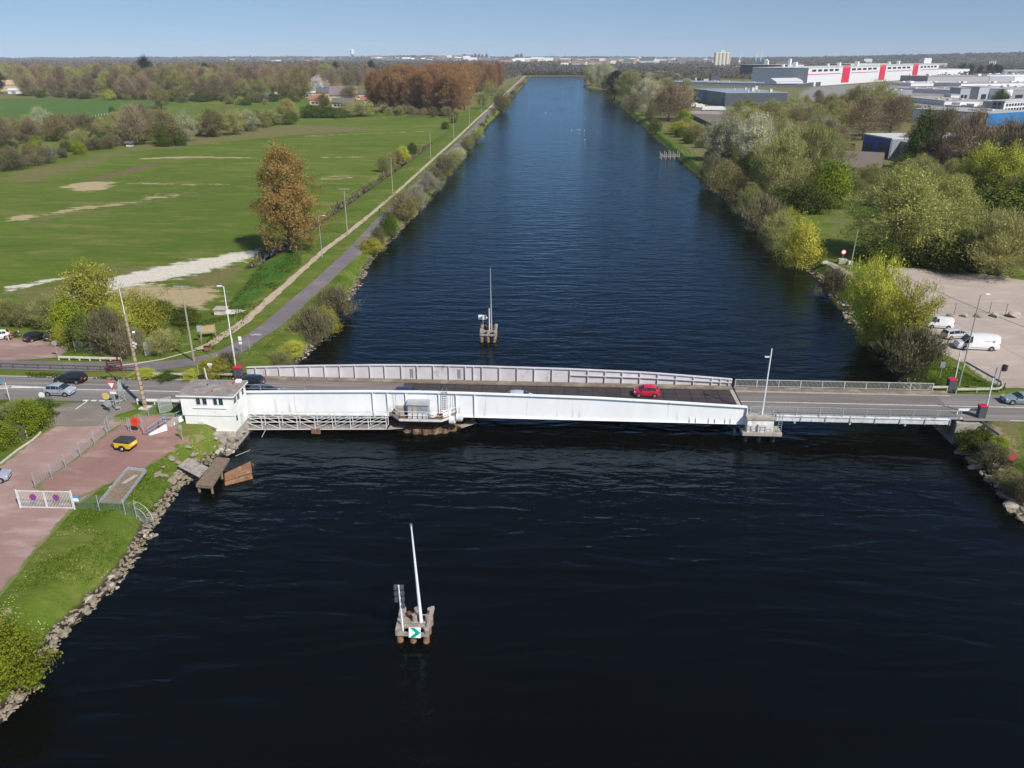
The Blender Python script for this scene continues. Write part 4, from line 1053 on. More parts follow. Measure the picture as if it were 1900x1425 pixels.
# ------------------------------------------------------------------ road signs
def sign_post(px, py, pt, label, shape, facing=-1, m='sign_back', size=.45, name='road_sign', cat='road sign', extra=None, z=None, pm='galvanised', off=(0, 0), yaw=0, group=None):
    b = G(px, py) if z is None else P(px, py, z); h = top_at(b, pt)
    t = pole_thing(name, label, cat, b, up(b, h), .045, .045, pm, group)
    n = Matrix.Rotation(yaw, 3, 'Z') @ Vector((0, facing, 0)); r = Vector((-n.y, n.x, 0)) * (-1 if facing > 0 else 1); r = Vector((abs(r.x) and r.x, r.y, 0))
    c = up(b, h - size) + n * .07
    U = Vector((0, 0, 1))
    def plate(pts, m_, d=.0, nm='plate', par=None):
        mb = MB(True); mb.slab([c + r * a + U * v + n * d for a, v in pts], n * .02); return mb.build(nm, m_, par or t)
    circ = lambda rr: [(rr * math.cos(2 * math.pi * k / 24), rr * math.sin(2 * math.pi * k / 24)) for k in range(24)]
    if shape == 'round': pl_ = plate(circ(size), m)
    elif shape == 'give_way':
        s = size
        pl_ = plate([(-s, .8 * s), (0, -.95 * s), (s, .8 * s)], 'sign_red'); plate([(-.66 * s, .60 * s), (0, -.58 * s), (.66 * s, .60 * s)], 'sign_white', .021, 'panel', pl_)
    elif shape == 'triangle': s = size; pl_ = plate([(-s, -.8 * s), (s, -.8 * s), (0, .95 * s)], m)
    elif shape == 'rect': s = size; pl_ = plate([(-s * .75, -s), (s * .75, -s), (s * .75, s), (-s * .75, s)], m)
    elif shape == 'no_entry_ring':
        pl_ = plate(circ(size), 'sign_red'); plate(circ(size * .78), 'sign_white', .021, 'panel', pl_)
    if extra: extra(t, c, r, U, n, plate, pl_, circ)
    return t
def below(m_, w_, h_, dz, nm='panel'):
    def f(t, c, r, U, n, plate, pl_, circ): plate([(-w_, dz - h_), (w_, dz - h_), (w_, dz + h_), (-w_, dz + h_)], m_, 0, nm)
    return f
sign_post(216, 755, 707, 'white and red give way triangle by the road junction', 'give_way', -1, size=.62, extra=below('sign_white', .42, .16, -1.0), z=RZ)
sign_post(204, 768, 728, 'yellowish round sign back above a grey round one on a dark post', 'round', -1, 'sign_yellow', .48, z=3.2, pm='slate_cabinet', extra=lambda t, c, r, U, n, plate, pl_, circ: plate([(a, v - 1.05) for a, v in circ(.5)], 'sign_back'))
sign_post(19, 745, 704, 'slim white post with a green tip on the left roadside hedge', 'rect', -1, 'grass_green_panel', .18, z=RZ, pm='white_metal')
b = P(-2, 716, RZ + .1)
t = thing('road_sign', 'bright blue round keep right sign at the edge of the traffic island', 'road sign', b)
mb = MB(); mb.disc((0, -.05, .75), (0, -1, 0), .55, .04, 24); pl_ = mb.build('plate', 'cyan_blue', t)
mb = MB(); mb.bar((.28, -.09, .98), (-.18, -.09, .52), .1, .02); mb.bar((-.22, -.09, .5), (.1, -.09, .5), .1, .02); mb.bar((-.2, -.09, .48), (-.2, -.09, .8), .1, .02); mb.build('arrow', 'sign_white', pl_)
mb = MB(); mb.cyl((0, 0, 0), (0, 0, .8), .04, .04, 6); mb.build('pole', 'galvanised', t)
sign_post(83, 753, 727, 'pale round sign on a dark blue post at the corner of the hedge', 'round', -1, 'sign_white', .42, z=RZ - .1, pm='sign_blue')
# lattice sign, seen edge on, by the give way sign
b = P(229, 748, RZ); t = thing('warning_sign', 'bare metal back of a triangular sign on a lattice frame by the junction', 'road sign', b)
mb = MB(); mb.slab([(-.25, -.35, 2.0), (.15, .3, 2.0), (-.05, 0, 3.5)], (.03, -.02, 0)); mb.build('plate', 'galvanised', t)
mb = MB()
for dx, dy in ((-.3, -.4), (.2, .35)): mb.bar((dx, dy, -.2), (dx * .4, dy * .4, 3.2), .07)
for k in range(6): z_ = .3 + k * .45; f = 1 - .6 * z_ / 3.2; mb.bar((-.3 * f, -.4 * f, z_), (.2 * f, .35 * f, z_ + .3), .04)
mb.build('frame', 'galvanised', t)
sign_post(408, 690, 657, 'triangular warning sign with a pale back in the bushes by the bridge end', 'triangle', -1, 'sign_white', .5, extra=lambda t, c, r, U, n, plate, pl_, circ: plate([(-.36, -.3), (.36, -.3), (0, .34)], 'board_print', .021, 'panel', pl_))
sign_post(449, 654, 624, 'white double plate sign on a thin post at the start of the towpath', 'rect', -1, 'sign_white', .34, extra=below('sign_white', .26, .2, -.75))
sign_post(463, 648, 626, 'bare thin post sign at the edge of the towpath grass', 'rect', -1, 'sign_back', .12)
sign_post(735, 382, 366, 'white round sign with a red rim beside the towpath', 'no_entry_ring', -1, size=.62)
sign_post(374, 637, 604, 'grey back of a rectangular sign next to the information board', 'rect', -1, 'sign_back', .5, yaw=.5)
sign_post(340, 822, 788, 'thin pale sign post on the grass below the control house', 'rect', -1, 'sign_back', .3, z=2.2)
sign_post(107, 662, 632, 'leaning grey backed sign post at the corner of the upper parking lot', 'round', -1, 'sign_back', .42)
t = sign_post(1562, 488, 463, 'round white sign with a red rim standing on a concrete block', 'no_entry_ring', -1, size=.55)
c = G(1562, 489); mb = MB(); mb.box((0, 0, .55), (1.9, 1.1, 1.1)); o = mb.build('concrete_block', 'concrete', bevel=.06); o.location = c; tag(o, 'grey concrete block carrying the round white sign', 'concrete block')
c = G(1577, 491); mb = MB(); mb.box((0, 0, .4), (1.0, .8, .8)); o = mb.build('concrete_block', 'pale_concrete', bevel=.06); o.location = c; tag(o, 'small pale concrete block next to the brown leaning pole', 'concrete block')
sign_post(1743, 704, 671, 'small dark green backed sign on the grass behind the cream railing', 'rect', -1, 'grey_metal', .45)
t = sign_post(1838, 728, 681, 'grey backs of a triangular and a round sign on one post by the junction', 'triangle', -1, 'grey_metal', .6, yaw=.9, extra=lambda t, c, r, U, n, plate, pl_, circ: plate([(a, v - 1.3) for a, v in circ(.6)], 'grey_metal'))
flat('weathered_red', (.33, .07, .05), .7)
sign_post(1872, 872, 840, 'weathered red round sign facing the water on the right bank', 'round', -1, 'weathered_red', .5, pm='dark_metal')
b = G(1850, 716); h = top_at(b, 677)
t = pole_thing('traffic_light', 'dark traffic light on a grey post beside the gravel lot entrance', 'traffic light', b, up(b, h), .07, .06, 'grey_metal')
mb = MB(True); mb.box(up(b, h - .45, .35), (.45, .4, .95)); hd = mb.build('head', 'black_plastic', t, bevel=.03)
mb = MB(True)
for k in range(3): mb.cyl(up(b, h - .15 - k * .3, .58), up(b, h - .15 - k * .3, .78), .12, .13, 8)
mb.build_each('visor', 'black_plastic', hd)
b = P(1862, 724, RZ); pole_thing('bollard', 'short dark post at the corner of the guard rail', 'bollard', b, up(b, 1.1), .07, .07, 'dark_metal')
b = P(390, 703, RZ); h = top_at(b, 676)
t = pole_thing('signal_post', 'white camera lamp on a short post above the roof of the house', 'signal post', b, up(b, h), .05, .05, 'galvanised')
mb = MB(True); mb.box(up(b, h, .25), (.6, .3, .25)); mb.box(up(b, h - .4, .25), (.35, .3, .3)); mb.build('lamp_head', 'white_metal', t)
b = P(374, 708, RZ); mb = MB(); mb.box((0, 0, .5), (.6, .5, 1.0)); o = mb.build('switch_cabinet', 'black_plastic', bevel=.03); o.location = b; tag(o, 'small black cabinet on the verge behind the house', 'cabinet')
b = P(371, 708, RZ); t = pole_thing('marker_post', 'thin bare stake beside the small black cabinet', 'post', b, up(b, 2.6), .03, .03, 'guard_rail')

# ------------------------------------------------------------------ guard rails
def wbeam(pts, label, m='guard_rail', every=2.0, h=.72, name='guard_rail', zf=None, depth=.3):
    pts = [Vector(p) for p in pts]
    t = thing(name, label, 'guard rail', pts[0])
    mb = MB(True)
    for a, b_ in zip(pts[:-1], pts[1:]):
        for dz in (-.09, .09): mb.bar(a + Vector((0, 0, h + dz)), b_ + Vector((0, 0, h + dz)), .07, .13)
        mb.bar(a + Vector((0, 0, h)), b_ + Vector((0, 0, h)), .03, .3)
    mb.build('rail', m, t)
    mb = MB(True)
    for a, b_ in zip(pts[:-1], pts[1:]):
        n = max(1, int((b_ - a).length / every))
        for k in range(n + 1): p = a.lerp(b_, k / n); mb.bb((p.x - .05, p.y + .05, p.z - .2), (p.x + .05, p.y + .15, p.z + h + .05))
    mb.build_each('post', m, t)
    return t
def gp(l, z=None): return [G(a, b_) if z is None else P(a, b_, z) for a, b_ in l]
wbeam(gp([(285, 702), (437, 703)], RZ), 'cream guard rail along the far verge behind the house')
wbeam([(-54.6, 91.2, RZ - .05), (-50, 91.25, RZ - .05), (-46.8, 91.3, RZ - .05)] , 'white guard rail edging the road by the wooden mast', 'sign_white')
wbeam(gp([(226, 748), (214, 752), (210, 758), (216, 763), (224, 762)], RZ - .1), 'curled end of the guard rail round the foot of the give way sign', 'galvanised', h=.5)
wbeam(gp([(1722, 727), (1757, 727)], RZ), 'short cream guard rail between the railing and the crimson lidded cabinet')
wbeam(gp([(1774, 731), (1850, 730), (1857, 727), (1856, 718), (1790, 680)], RZ - .15), 'guard rail bent back along the edge of the gravel lot', 'guard_rail')
wbeam([P(1776, 770, RZ), P(1812, 770, RZ)], 'white guard rail closing the near end of the grey railing', 'white_metal', h=.75)
wbeam(gp([(1806, 783), (1852, 817)]), 'dark grey guard rail running down the grass from the road', 'grey_metal')
# brown timber rail along the left service road
pts = gp([(-20, 684), (45, 686), (115, 688), (180, 690), (258, 692)], 3.3)
t = thing('roadside_rail', 'low brown rail fence between the service road and the main road', 'fence', pts[0])
mb = MB(True)
for a, b_ in zip(pts[:-1], pts[1:]): mb.bar(a + Vector((0, 0, .85)), b_ + Vector((0, 0, .85)), .1, .16)
mb.build('rail', 'dark_rail', t)
mb = MB(True); L_ = (pts[-1] - pts[0])
for k in range(13): p = pts[0] + L_ * (k / 12); mb.bb((p.x - .07, p.y - .06, p.z - .3), (p.x + .07, p.y + .06, p.z + .9))
mb.build_each('post', 'dark_rail', t)
pts = gp([(110, 668), (225, 671)])
t = thing('low_barrier', 'low white barrier along the shrubs by the upper parking lot', 'barrier', pts[0])
mb = MB(True); mb.bar(pts[0] + Vector((0, 0, .5)), pts[1] + Vector((0, 0, .5)), .22, .26); mb.build('rail', 'pale_concrete', t)
mb = MB(True)
for k in range(7): p = pts[0].lerp(pts[1], k / 6); mb.bb((p.x - .08, p.y - .08, p.z - .2), (p.x + .08, p.y + .08, p.z + .4))
mb.build_each('post', 'pale_concrete', t)

# ------------------------------------------------------------------ wire fences
def wire_fence(pix, label, h=1.9, m='galvanised', z=None, mesh='mesh_wire', every=2.5, wires=9, name='wire_fence'):
    pts = gp(pix, z); t = thing(name, label, 'fence', pts[0])
    mw = MB(True)
    for a, b_ in zip(pts[:-1], pts[1:]):
        n = max(1, int((b_ - a).length / every + .5))
        for k in range(n + 1):
            if k == n and b_ != pts[-1]: continue
            p = a.lerp(b_, k / n); mb = MB(True); mb.cyl(p - Vector((0, 0, .2)), p + Vector((0, 0, h)), .045, .045, 6); mb.build('post', m, t)
        for k in range(wires): dz = Vector((0, 0, .1 + (h - .15) * k / (wires - 1))); mw.bar(a + dz, b_ + dz, .011)
        L = (b_ - a).length; k = 0
        while k * .3 < L: p = a.lerp(b_, k * .3 / L); mw.bar(p + Vector((0, 0, .1)), p + Vector((0, 0, h - .05)), .009); k += 1
    mw.build('mesh', mesh, t); return t
wire_fence([(240, 802), (203, 799), (199, 806)], 'wire mesh fence across the head of the pink compound', 2.0, z=2.6)
wire_fence([(199, 806), (176, 825), (150, 847), (122, 868), (97, 889), (66, 905)], 'long wire mesh fence down the side of the pink compound', 1.9)
wire_fence([(137, 944), (185, 948), (233, 955), (254, 962)], 'green wire fence crossing the grass beside the gate', 1.9, mesh='grass_green_panel', wires=14, every=3.0)
wire_fence([(255, 795), (300, 765)], 'wire fence running up to the wooden mast', 1.8, z=2.8)
wire_fence([(140, 652), (170, 655), (205, 655), (225, 660)], 'wire fence half hidden in the shrubs by the service road', 1.8)
wire_fence([(1690, 592), (1738, 583), (1770, 584), (1835, 582), (1865, 585)], 'row of thin dark fence stakes across the gravel lot', 2.2, 'dark_metal', wires=2, every=5, mesh='wire_dark', name='stake_fence')
# quarter-circle fence end at the water
b = G(265, 968); t = thing('fence_fan', 'fan shaped metal fence end sticking out over the rocks at the waterline', 'fence', b)
mb = MB(True); c0 = G(254, 962); 
mb.cyl(c0, up(c0, 2.0), .05, .05, 6)
for k in range(15):
    a = math.radians(90 - k * 8.5); d = Vector((math.cos(a) * 1.0, -math.cos(a) * .25, math.sin(a))); mb.bar(c0 + Vector((0, 0, .05)) + d * .3, c0 + Vector((0, 0, .05)) + d * 2.1, .03)
for r in (.35, 1.25, 2.1):
    ps = [c0 + Vector((0, 0, .05)) + Vector((math.cos(math.radians(a)) * r, -math.cos(math.radians(a)) * r * .25, math.sin(math.radians(a)) * r)) for a in range(-30, 91, 8)]
    mb.tube(ps, .035, 4)
mb.build('grille', 'galvanised', t)
# compound gate with two no parking discs
ga, gb = G(40, 943), G(137, 945); gh = 2.1
t = thing('yard_gate', 'wide galvanised double gate with two round no parking signs', 'gate', ga)
mid_ = ga.lerp(gb, .5); dx = (gb - ga).normalized()
for a, b_ in ((ga, mid_ - dx * .04), (mid_ + dx * .04, gb)):
    mb = MB(True); mb.bar(a + Vector((0, 0, .15)), b_ + Vector((0, 0, .15)), .08, .1); mb.bar(a + Vector((0, 0, gh)), b_ + Vector((0, 0, gh)), .08, .1)
    for e in (a, b_): mb.bar(e + Vector((0, 0, .1)), e + Vector((0, 0, gh)), .12)
    n = 17
    for k in range(n): p = a.lerp(b_, (k + .5) / n); mb.bar(p + Vector((0, 0, .15)), p + Vector((0, 0, gh)), .05, .03)
    leaf = mb.build('gate_leaf', 'gate_paint', t)
    c = a.lerp(b_, .58 if a is ga else .45) + Vector((0, -.08, 1.45))
    mb = MB(True); mb.disc(c, (0, -1, 0), .36, .03, 24); s1 = mb.build('no_parking_sign', 'sign_red', leaf)
    mb = MB(True); mb.disc(c + Vector((0, -.022, 0)), (0, -1, 0), .27, .02, 24); mb.cur = 1; mb.bar(c + Vector((-.19, -.04, .19)), c + Vector((.19, -.04, -.19)), .07, .012); 
    o = mb.build('no_parking_panel', ['sign_blue', 'sign_red'], leaf)
mb = MB(True)
for e in (ga - dx * .1, gb + dx * .1): mb.cyl(e - Vector((0, 0, .2)), e + Vector((0, 0, gh + .15)), .09, .09, 8)
mb.build_each('gate_post', 'gate_paint', t)
mb = MB(True); p = gb + Vector((.25, -.05, 1.4)); mb.bb((p.x, p.y - .02, p.z), (p.x + .55, p.y, p.z + .22)); mb.cur = 1; mb.bb((p.x, p.y - .02, p.z - .4), (p.x + .55, p.y, p.z)); mb.build('notice', ['cyan_blue', 'sign_white'], t)
# orange red round sign board on the compound fence
ca, cb2 = P(243, 800, 2.9), P(266, 800, 2.9)
t = thing('fence_sign', 'large orange red round board fixed between two fence posts', 'sign', ca)
mb = MB(True)
for e in (ca, cb2): mb.cyl(e - Vector((0, 0, .4)), e + Vector((0, 0, 1.9)), .05, .05, 6)
mb.build_each('post', 'galvanised', t)
mb = MB(True); mb.disc((ca + cb2) / 2 + Vector((0, -.06, 1.35)), (0, -1, .1), .62, .04, 26); d_ = mb.build('disc', 'orange_red', t)
mb = MB(True); c = (ca + cb2) / 2 + Vector((0, -.1, 1.38))
for k in range(3): mb.bar(c + Vector((-.3, 0, .2 - k * .2)), c + Vector((.3, 0, .22 - k * .2)), .02, .07)
mb.build('faded_lettering', 'sign_red', d_)
# open mesh gates
def mesh_gate(px, py, w_, h_, ang, label):
    b = G(px, py); t = thing('mesh_gate', label, 'gate', b, ang)
    mb = MB()
    for p, q in (((0, 0, .1), (0, 0, h_)), ((w_, 0, .1), (w_, 0, h_)), ((0, 0, .1), (w_, 0, .1)), ((0, 0, h_), (w_, 0, h_)), ((0, 0, h_ / 2), (w_, 0, h_ / 2))): mb.bar(p, q, .08)
    mb.build('frame', 'galvanised', t)
    mb = MB()
    for k in range(1, 24): mb.bar((w_ * k / 24, 0, .1), (w_ * k / 24, 0, h_), .024)
    for k in range(1, 12): mb.bar((0, 0, .1 + (h_ - .1) * k / 12), (w_, 0, .1 + (h_ - .1) * k / 12), .02)
    mb.build('mesh', 'mesh_wire', t)
mesh_gate(297, 768, 1.6, 2.0, .75, 'open grey mesh gate between the mast and the control house')
mesh_gate(270, 661, 1.7, 2.2, .85, 'open grey mesh gate standing on the grass by the service road')

# information board
b = G(388, 627); t = thing('information_board', 'wooden framed information board with an orange map on the grass', 'notice board', b, math.radians(24))
mb = MB(); mb.box((0, 0, 1.55), (2.3, .08, 1.35)); bd = mb.build('board', 'grey_timber', t)
mb = MB(); mb.box((0, -.05, 1.55), (2.0, .03, 1.05)); mb.build('map_panel', 'board_print', bd)
mb = MB()
for x in (-1.15, 1.15): mb.box((x, .0, 1.1), (.13, .13, 2.5))
mb.build('post', 'grey_timber', t)
# concrete hatch and slab
b = G(411, 582); t = thing('concrete_hatch', 'low concrete chamber with a slab lid on the grass by the dirt path', 'hatch', b)
mb = MB(); mb.box((0, 0, .45), (2.1, 1.6, .9)); mb.build('chamber', 'pale_concrete', t)
mb = MB(); mb.slab([(-1.2, -.95, .9), (1.2, -.95, .9), (1.2, .95, 1.1), (-1.2, .95, 1.1)], (0, 0, .12)); mb.build('lid', 'concrete', t)
c = G(430, 579); mb = MB(); mb.prism([(-1.8, -1.3), (1.0, -1.4), (2.4, 1.0), (-1.6, 1.2)], 0, .14); o = mb.build('concrete_slab', 'pale_concrete'); o.location = c; tag(o, 'thin bare concrete slab next to the hatch', 'slab')
# maroon stand
b = G(213, 690); t = thing('flower_stand', 'dark maroon slatted stand by the service road', 'stand', b, .35)
mb = MB()
for k in range(5): mb.bar((-.95, -.1 + .12 * k, .35 + .3 * k), (.95, -.1 + .12 * k, .35 + .3 * k), .06, .16)
mb.build('slat', 'maroon', t)
mb = MB()
for x in (-.95, .95): mb.bar((x, -.2, 0), (x, .5, 1.9), .1); mb.bar((x, .9, 0), (x, .5, 1.9), .1)
mb.bar((.55, .5, 1.5), (.6, .5, 2.6), .3, .16); mb.build('frame', 'maroon', t)
c = G(385, 652); mb = MB(); mb.box((0, 0, .45), (.9, .5, .5)); mb.cur = 1; mb.box((0, .1, .78), (1.0, .55, .16)); o = mb.build('mail_box', ['rust_plate', 'maroon']); o.location = c; tag(o, 'small reddish brown box beside the service road', 'box')

# ------------------------------------------------------------------ jetty, pontoon, ramp, platform bed
t = thing('jetty', 'small plank jetty reaching out over the rocks below the control house', 'jetty', (-39.2, 78.3, 0))
jq = [(-40.1, 75.2), (-38.05, 74.9), (-38.7, 81.6), (-40.35, 81.8)]
mb = MB(True); n = 26
for k in range(n):
    a0, a1 = k / n, (k + .9) / n
    def L2(i, j, f): return Vector((jq[i][0] + (jq[j][0] - jq[i][0]) * f, jq[i][1] + (jq[j][1] - jq[i][1]) * f, 1.0))
    mb.slab([L2(0, 3, a0), L2(1, 2, a0), L2(1, 2, a1), L2(0, 3, a1)], (0, 0, .09))
mb.build('plank_deck', 'timber', t)
mb = MB(True); mb.bar((-40.0, 75.2, .9), (-40.3, 81.8, .9), .18, .2); mb.bar((-38.2, 75, .9), (-38.8, 81.6, .9), .18, .2); mb.bar((-40.05, 75.15, .86), (-38.1, 74.95, .86), .12, .16); mb.build('beam', 'timber', t)
mb = MB(True)
for x, y in ((-39.9, 75.4), (-38.3, 75.2), (-38.5, 78.5), (-40.1, 78.6)): mb.cyl((x, y, -2), (x, y, .85), .15, .15, 8)
mb.build_each('pile', 'timber', t)
mb = MB(); mb.slab([(-43.6, 78.4, 1.55), (-40.4, 76.9, .95), (-40.35, 79.3, .95), (-43.2, 80.4, 1.55)], (0, 0, .1)); tag(mb.build('gangway', 'grey_timber'), 'grey boarded gangway from the grass to the jetty', 'gangway')
t = thing('pontoon', 'rusty steel pontoon box lying tilted in the water beside the jetty', 'pontoon', (-36.9, 79, .2), 0)
mb = MB(True); q = [(-38.35, 78.9), (-37.55, 76.9), (-34.9, 78.7), (-36.1, 81.5)]
mb.add([(q[0][0], q[0][1], .55), (q[1][0], q[1][1], .30), (q[2][0], q[2][1], .55), (q[3][0], q[3][1], .85)] + [(a, b_, -.8) for a, b_ in q], [(0, 1, 2, 3), (7, 6, 5, 4), (0, 4, 5, 1), (1, 5, 6, 2), (2, 6, 7, 3), (3, 7, 4, 0)])
mb.build('hull', 'rust_plate', t, bevel=.08)
mb = MB(True); mb.cyl((-35.5, 80.6, .7), (-35.5, 80.6, 1.0), .12, .12, 8); mb.bar((-37.6, 77.3, .42), (-35.0, 78.9, .66), .1, .12); mb.build('bollard', 'rust', t)
t = thing('trailer_bed', 'shallow galvanised tray of planks lying on the grass behind the gate', 'platform', (-46.1, 71.4, 2.4))
q = [G(188, 938, .25), G(228, 941, .25), G(273, 884, .5), G(240, 880, .5)]
mb = MB(True); mb.slab(q, (0, 0, .1)); mb.build('floor', 'timber', t)
mb = MB(True)
for a, b_ in ((q[0], q[3]), (q[3], q[2]), (q[2], q[1])): mb.bar(a + Vector((0, 0, .3)), b_ + Vector((0, 0, .3)), .09, .34)
mb.bar(q[0] + Vector((0, 0, .35)), q[0] + (q[0] - q[3]) * .12 + Vector((0, 0, .1)), .08); mb.build('frame', 'galvanised', t)
mb = MB(True); c = (q[2] + q[3]) / 2 * .7 + (q[0] + q[1]) / 2 * .3; mb.box(c + Vector((0, 0, .18)), (.5, 1.9, .06), rz=-.25); mb.build('plank', 'kerb_stone', t)
mb = MB(); mb.box((0, 0, .2), (.35, .35, .4)); mb.cur = 1; mb.box((.45, .1, .18), (.4, .35, .36)); o = mb.build('water_containers', ['sign_white', 'cyan_blue']); o.name = 'water_container'; o.location = G(208, 909); tag(o, 'white and blue plastic containers beside the tray of planks', 'container')

# ------------------------------------------------------------------ dolphins with masts
def dolphin(cx, cy, label, near):
    dp, hk = (1.1, .86) if near else (1.5, 1.15)
    t = thing('dolphin', label, 'mooring dolphin', (cx, cy, 0))
    ys = (0, dp, 2 * dp); xs_ = (-1.12, 0, 1.12)
    for i, x in enumerate(xs_):
        for j, y in enumerate(ys):
            top = 2.0 * hk + .22 * ((i * 3 + j * 5) % 3 - 1); lean = .12 * (i - 1)
            mb = MB(True); mb.cyl((cx + x, cy + y, -3), (cx + x + lean * .3, cy + y, top), .26, .24, 9); mb.cur = 1
            mb.cyl((cx + x - .002, cy + y, -.1), (cx + x, cy + y, .75), .285, .27, 9); mb.build('pile', ['pile_timber', 'rust_plate'], t)
    mb = MB(True)
    for z in (1.2 * hk,): 
        for y in (.0, 2 * dp): mb.bar((cx - 1.4, cy + y - .3, z), (cx + 1.4, cy + y - .3, z), .22, .3)
    for x in (-1.25, 1.25): mb.bar((cx + x, cy - .4, 1.55 * hk), (cx + x * 1.08, cy + 2 * dp + .4, 1.8 * hk), .30, .32)
    for y in (.4 * dp, .8 * dp, 1.2 * dp, 1.6 * dp): mb.bar((cx - 1.2, cy + y, 1.40 * hk), (cx + 1.2, cy + y, 1.45 * hk), .30, .2)
    mb.build('crossbeam', 'grey_timber', t)
    mb = MB(True)
    for x, y in ((-.45, 1.5 * dp), (.35, 1.3 * dp)): mb.cyl((cx + x, cy + y, 1.4 * hk), (cx + x, cy + y, 1.95 * hk), .3, .3, 12)
    mb.build_each('bollard', 'rust', t)
    return t
bpx = lambda px, py, z: P(px, py, z)
dolphin(-11.25, 52.2, 'timber pile dolphin with a green chevron sign in the near water', True)
dolphin(-11.1, 127.8, 'rust stained timber pile dolphin in the water beyond the bridge', False)
c = Vector((-11.0, 51.8, 1.30))
t = thing('chevron_sign', 'square white sign with a green chevron on the near dolphin', 'sign', c, 0)
mb = MB(); mb.box((0, 0, 0), (1.0, .05, .92), M=Matrix.Rotation(-.25, 3, 'X')); pl_ = mb.build('plate', 'sign_white', t)
mb = MB(); Rm = Matrix.Rotation(-.25, 3, 'X')
for s in (1, -1):
    pts = [(-.42, s * .44), (-.02, s * .44), (.5, 0), (.06, 0)]
    mb.slab([Rm @ Vector((a, -.03, b_)) for a, b_ in pts], Rm @ Vector((0, -.012, 0)))
mb.build('chevron', 'sign_green', pl_)
b = Vector((-10.65, 53.1, 1.3)); h = top_at(b, 978)
t = pole_thing('dolphin_mast', 'tall tapering white pole on the near dolphin', 'mast', b, up(b, h, -.42, .15), .17, .06, 'white_metal')
mb = MB(True); p = up(b, h, -.42, .15); mb.cyl(p, p + Vector((0, 0, .3)), .04, .02, 6); mb.bar(p + Vector((-.12, 0, .1)), p + Vector((.12, 0, .1)), .05); mb.build('finial', 'grey_metal', t)
b = Vector((-12.1, 52.3, 1.2)); h = top_at(b, 1086)
t = pole_thing('signal_post', 'short white post with stacked dark signal lamps on the near dolphin', 'signal post', b, up(b, h, -.12), .085, .07, 'white_metal')
for k in range(4):
    mb = MB(True); zz = h - .25 - .62 * k
    for s in (-1, 1):
        if k == 3 and s < 0: continue
        mb.box(up(b, zz, -.12 + s * .26, .05), (.28, .3, .34)); 
    mb.build_each('signal_lamp', 'slate_cabinet', t)
b = Vector((-10.6, 129.3, 1.7)); h = top_at(b, 497)
t = pole_thing('dolphin_mast', 'tall thin grey pole on the far dolphin', 'mast', b, up(b, h, -.1), .15, .05, 'galvanised')
b = Vector((-10.95, 129.0, 1.7)); h = top_at(b, 572)
t = pole_thing('signal_post', 'short white post with dark signal lamps on the far dolphin', 'signal post', b, up(b, h), .09, .08, 'white_metal')
mb = MB(True)
for k in range(5): mb.box(up(b, h - .5 - .8 * k, -.3), (.42, .3, .45))
mb.build_each('signal_lamp', 'black_plastic', t)
c = Vector((-12.2, 130.6, 2.2)); t = thing('channel_sign', 'pair of small white boards on a post on the far dolphin', 'sign', c)
mb = MB(); mb.cyl((0, 0, 0), (0, 0, 1.3), .05, .05, 6); mb.build('post', 'grey_timber', t)
mb = MB(); mb.box((-.42, -.03, 1.4), (.76, .04, .9)); mb.box((.42, -.03, 1.4), (.76, .04, .9)); mb.build_each('board', 'sign_white', t)
# ruined jetty far up the right bank
qa, qb = P(1226, 292, .6), P(1290, 292, .6)
t = thing('ruined_jetty', 'row of bare posts of a ruined jetty at the right bank', 'jetty', (qa + qb) / 2)
mb = MB(True)
for dy in (-3, 3): mb.bar(qa + Vector((0, dy, .8)), qb + Vector((0, dy, .8)), .3, .3)
for k in range(5): p = qa.lerp(qb, k / 4); mb.bar(p + Vector((0, -3, .8)), p + Vector((0, 3, .8)), .3, .3)
mb.build('beam', 'grey_timber', t)
for k in range(9):
    for dy in (-3, 3):
        p = qa.lerp(qb, k / 8); mb = MB(True); mb.cyl(p + Vector((0, dy, -3)), p + Vector((0, dy, 2.4 + .8 * ((k * 7 + dy) % 3) * .5)), .28, .22, 6); mb.build('post', 'grey_timber', t)
# gulls resting on the water
gull = None
for k, (px, py) in enumerate(((1060, 242), (1072, 240.5), (1076, 241.5), (1085, 242), (1107, 244), (1012, 209), (1086, 218), (1086, 260))):
    if gull is None:
        mb = MB(); mb.add([(.55, 0, .12), (.2, .2, .1), (-.5, 0, .3), (.2, -.2, .1), (.15, 0, .34), (.1, 0, -.05)], [(0, 1, 4), (1, 2, 4), (2, 3, 4), (3, 0, 4), (1, 0, 5), (2, 1, 5), (3, 2, 5), (0, 3, 5)])
        mb.cyl((.45, 0, .2), (.6, 0, .5), .14, .1, 6); mb.cyl((.6, 0, .46), (.85, 0, .44), .06, .01, 5)
        o = mb.build('gull', 'white_plumage', smooth=True); gull = o
    else: o = gull.copy(); COL.objects.link(o)
    o.location = P(px, py, .02); o.rotation_euler = (0, 0, k * 1.3); o.scale = (.9,) * 3
    tag(o, 'small white gull floating on the open water far up the canal', 'gull', 'gulls on the water')
# slate board and low stakes by the hedge, lower left
b = G(30, 817); t = thing('slate_panel', 'dark slate grey arched panel fence between the hedges', 'fence panel', b, math.radians(38))
mb = MB(); ar = [(-1.1, 0), (1.1, 0), (1.1, 1.3)] + [(1.1 * math.cos(a), 1.3 + .75 * math.sin(a)) for a in np.linspace(.1, math.pi - .1, 10)] + [(-1.1, 1.3)]
mb.slab([(x, 0, z) for x, z in ar], (0, .07, 0)); mb.build('panel', 'slate_board', t)
mb = MB(); mb.box((0, -.05, .7), (.06, .05, 1.5)); mb.box((-1.2, 0, .5), (.12, .12, 1.0)); mb.box((1.2, 0, .5), (.12, .12, 1.0)); mb.build('post', 'white_worn', t)
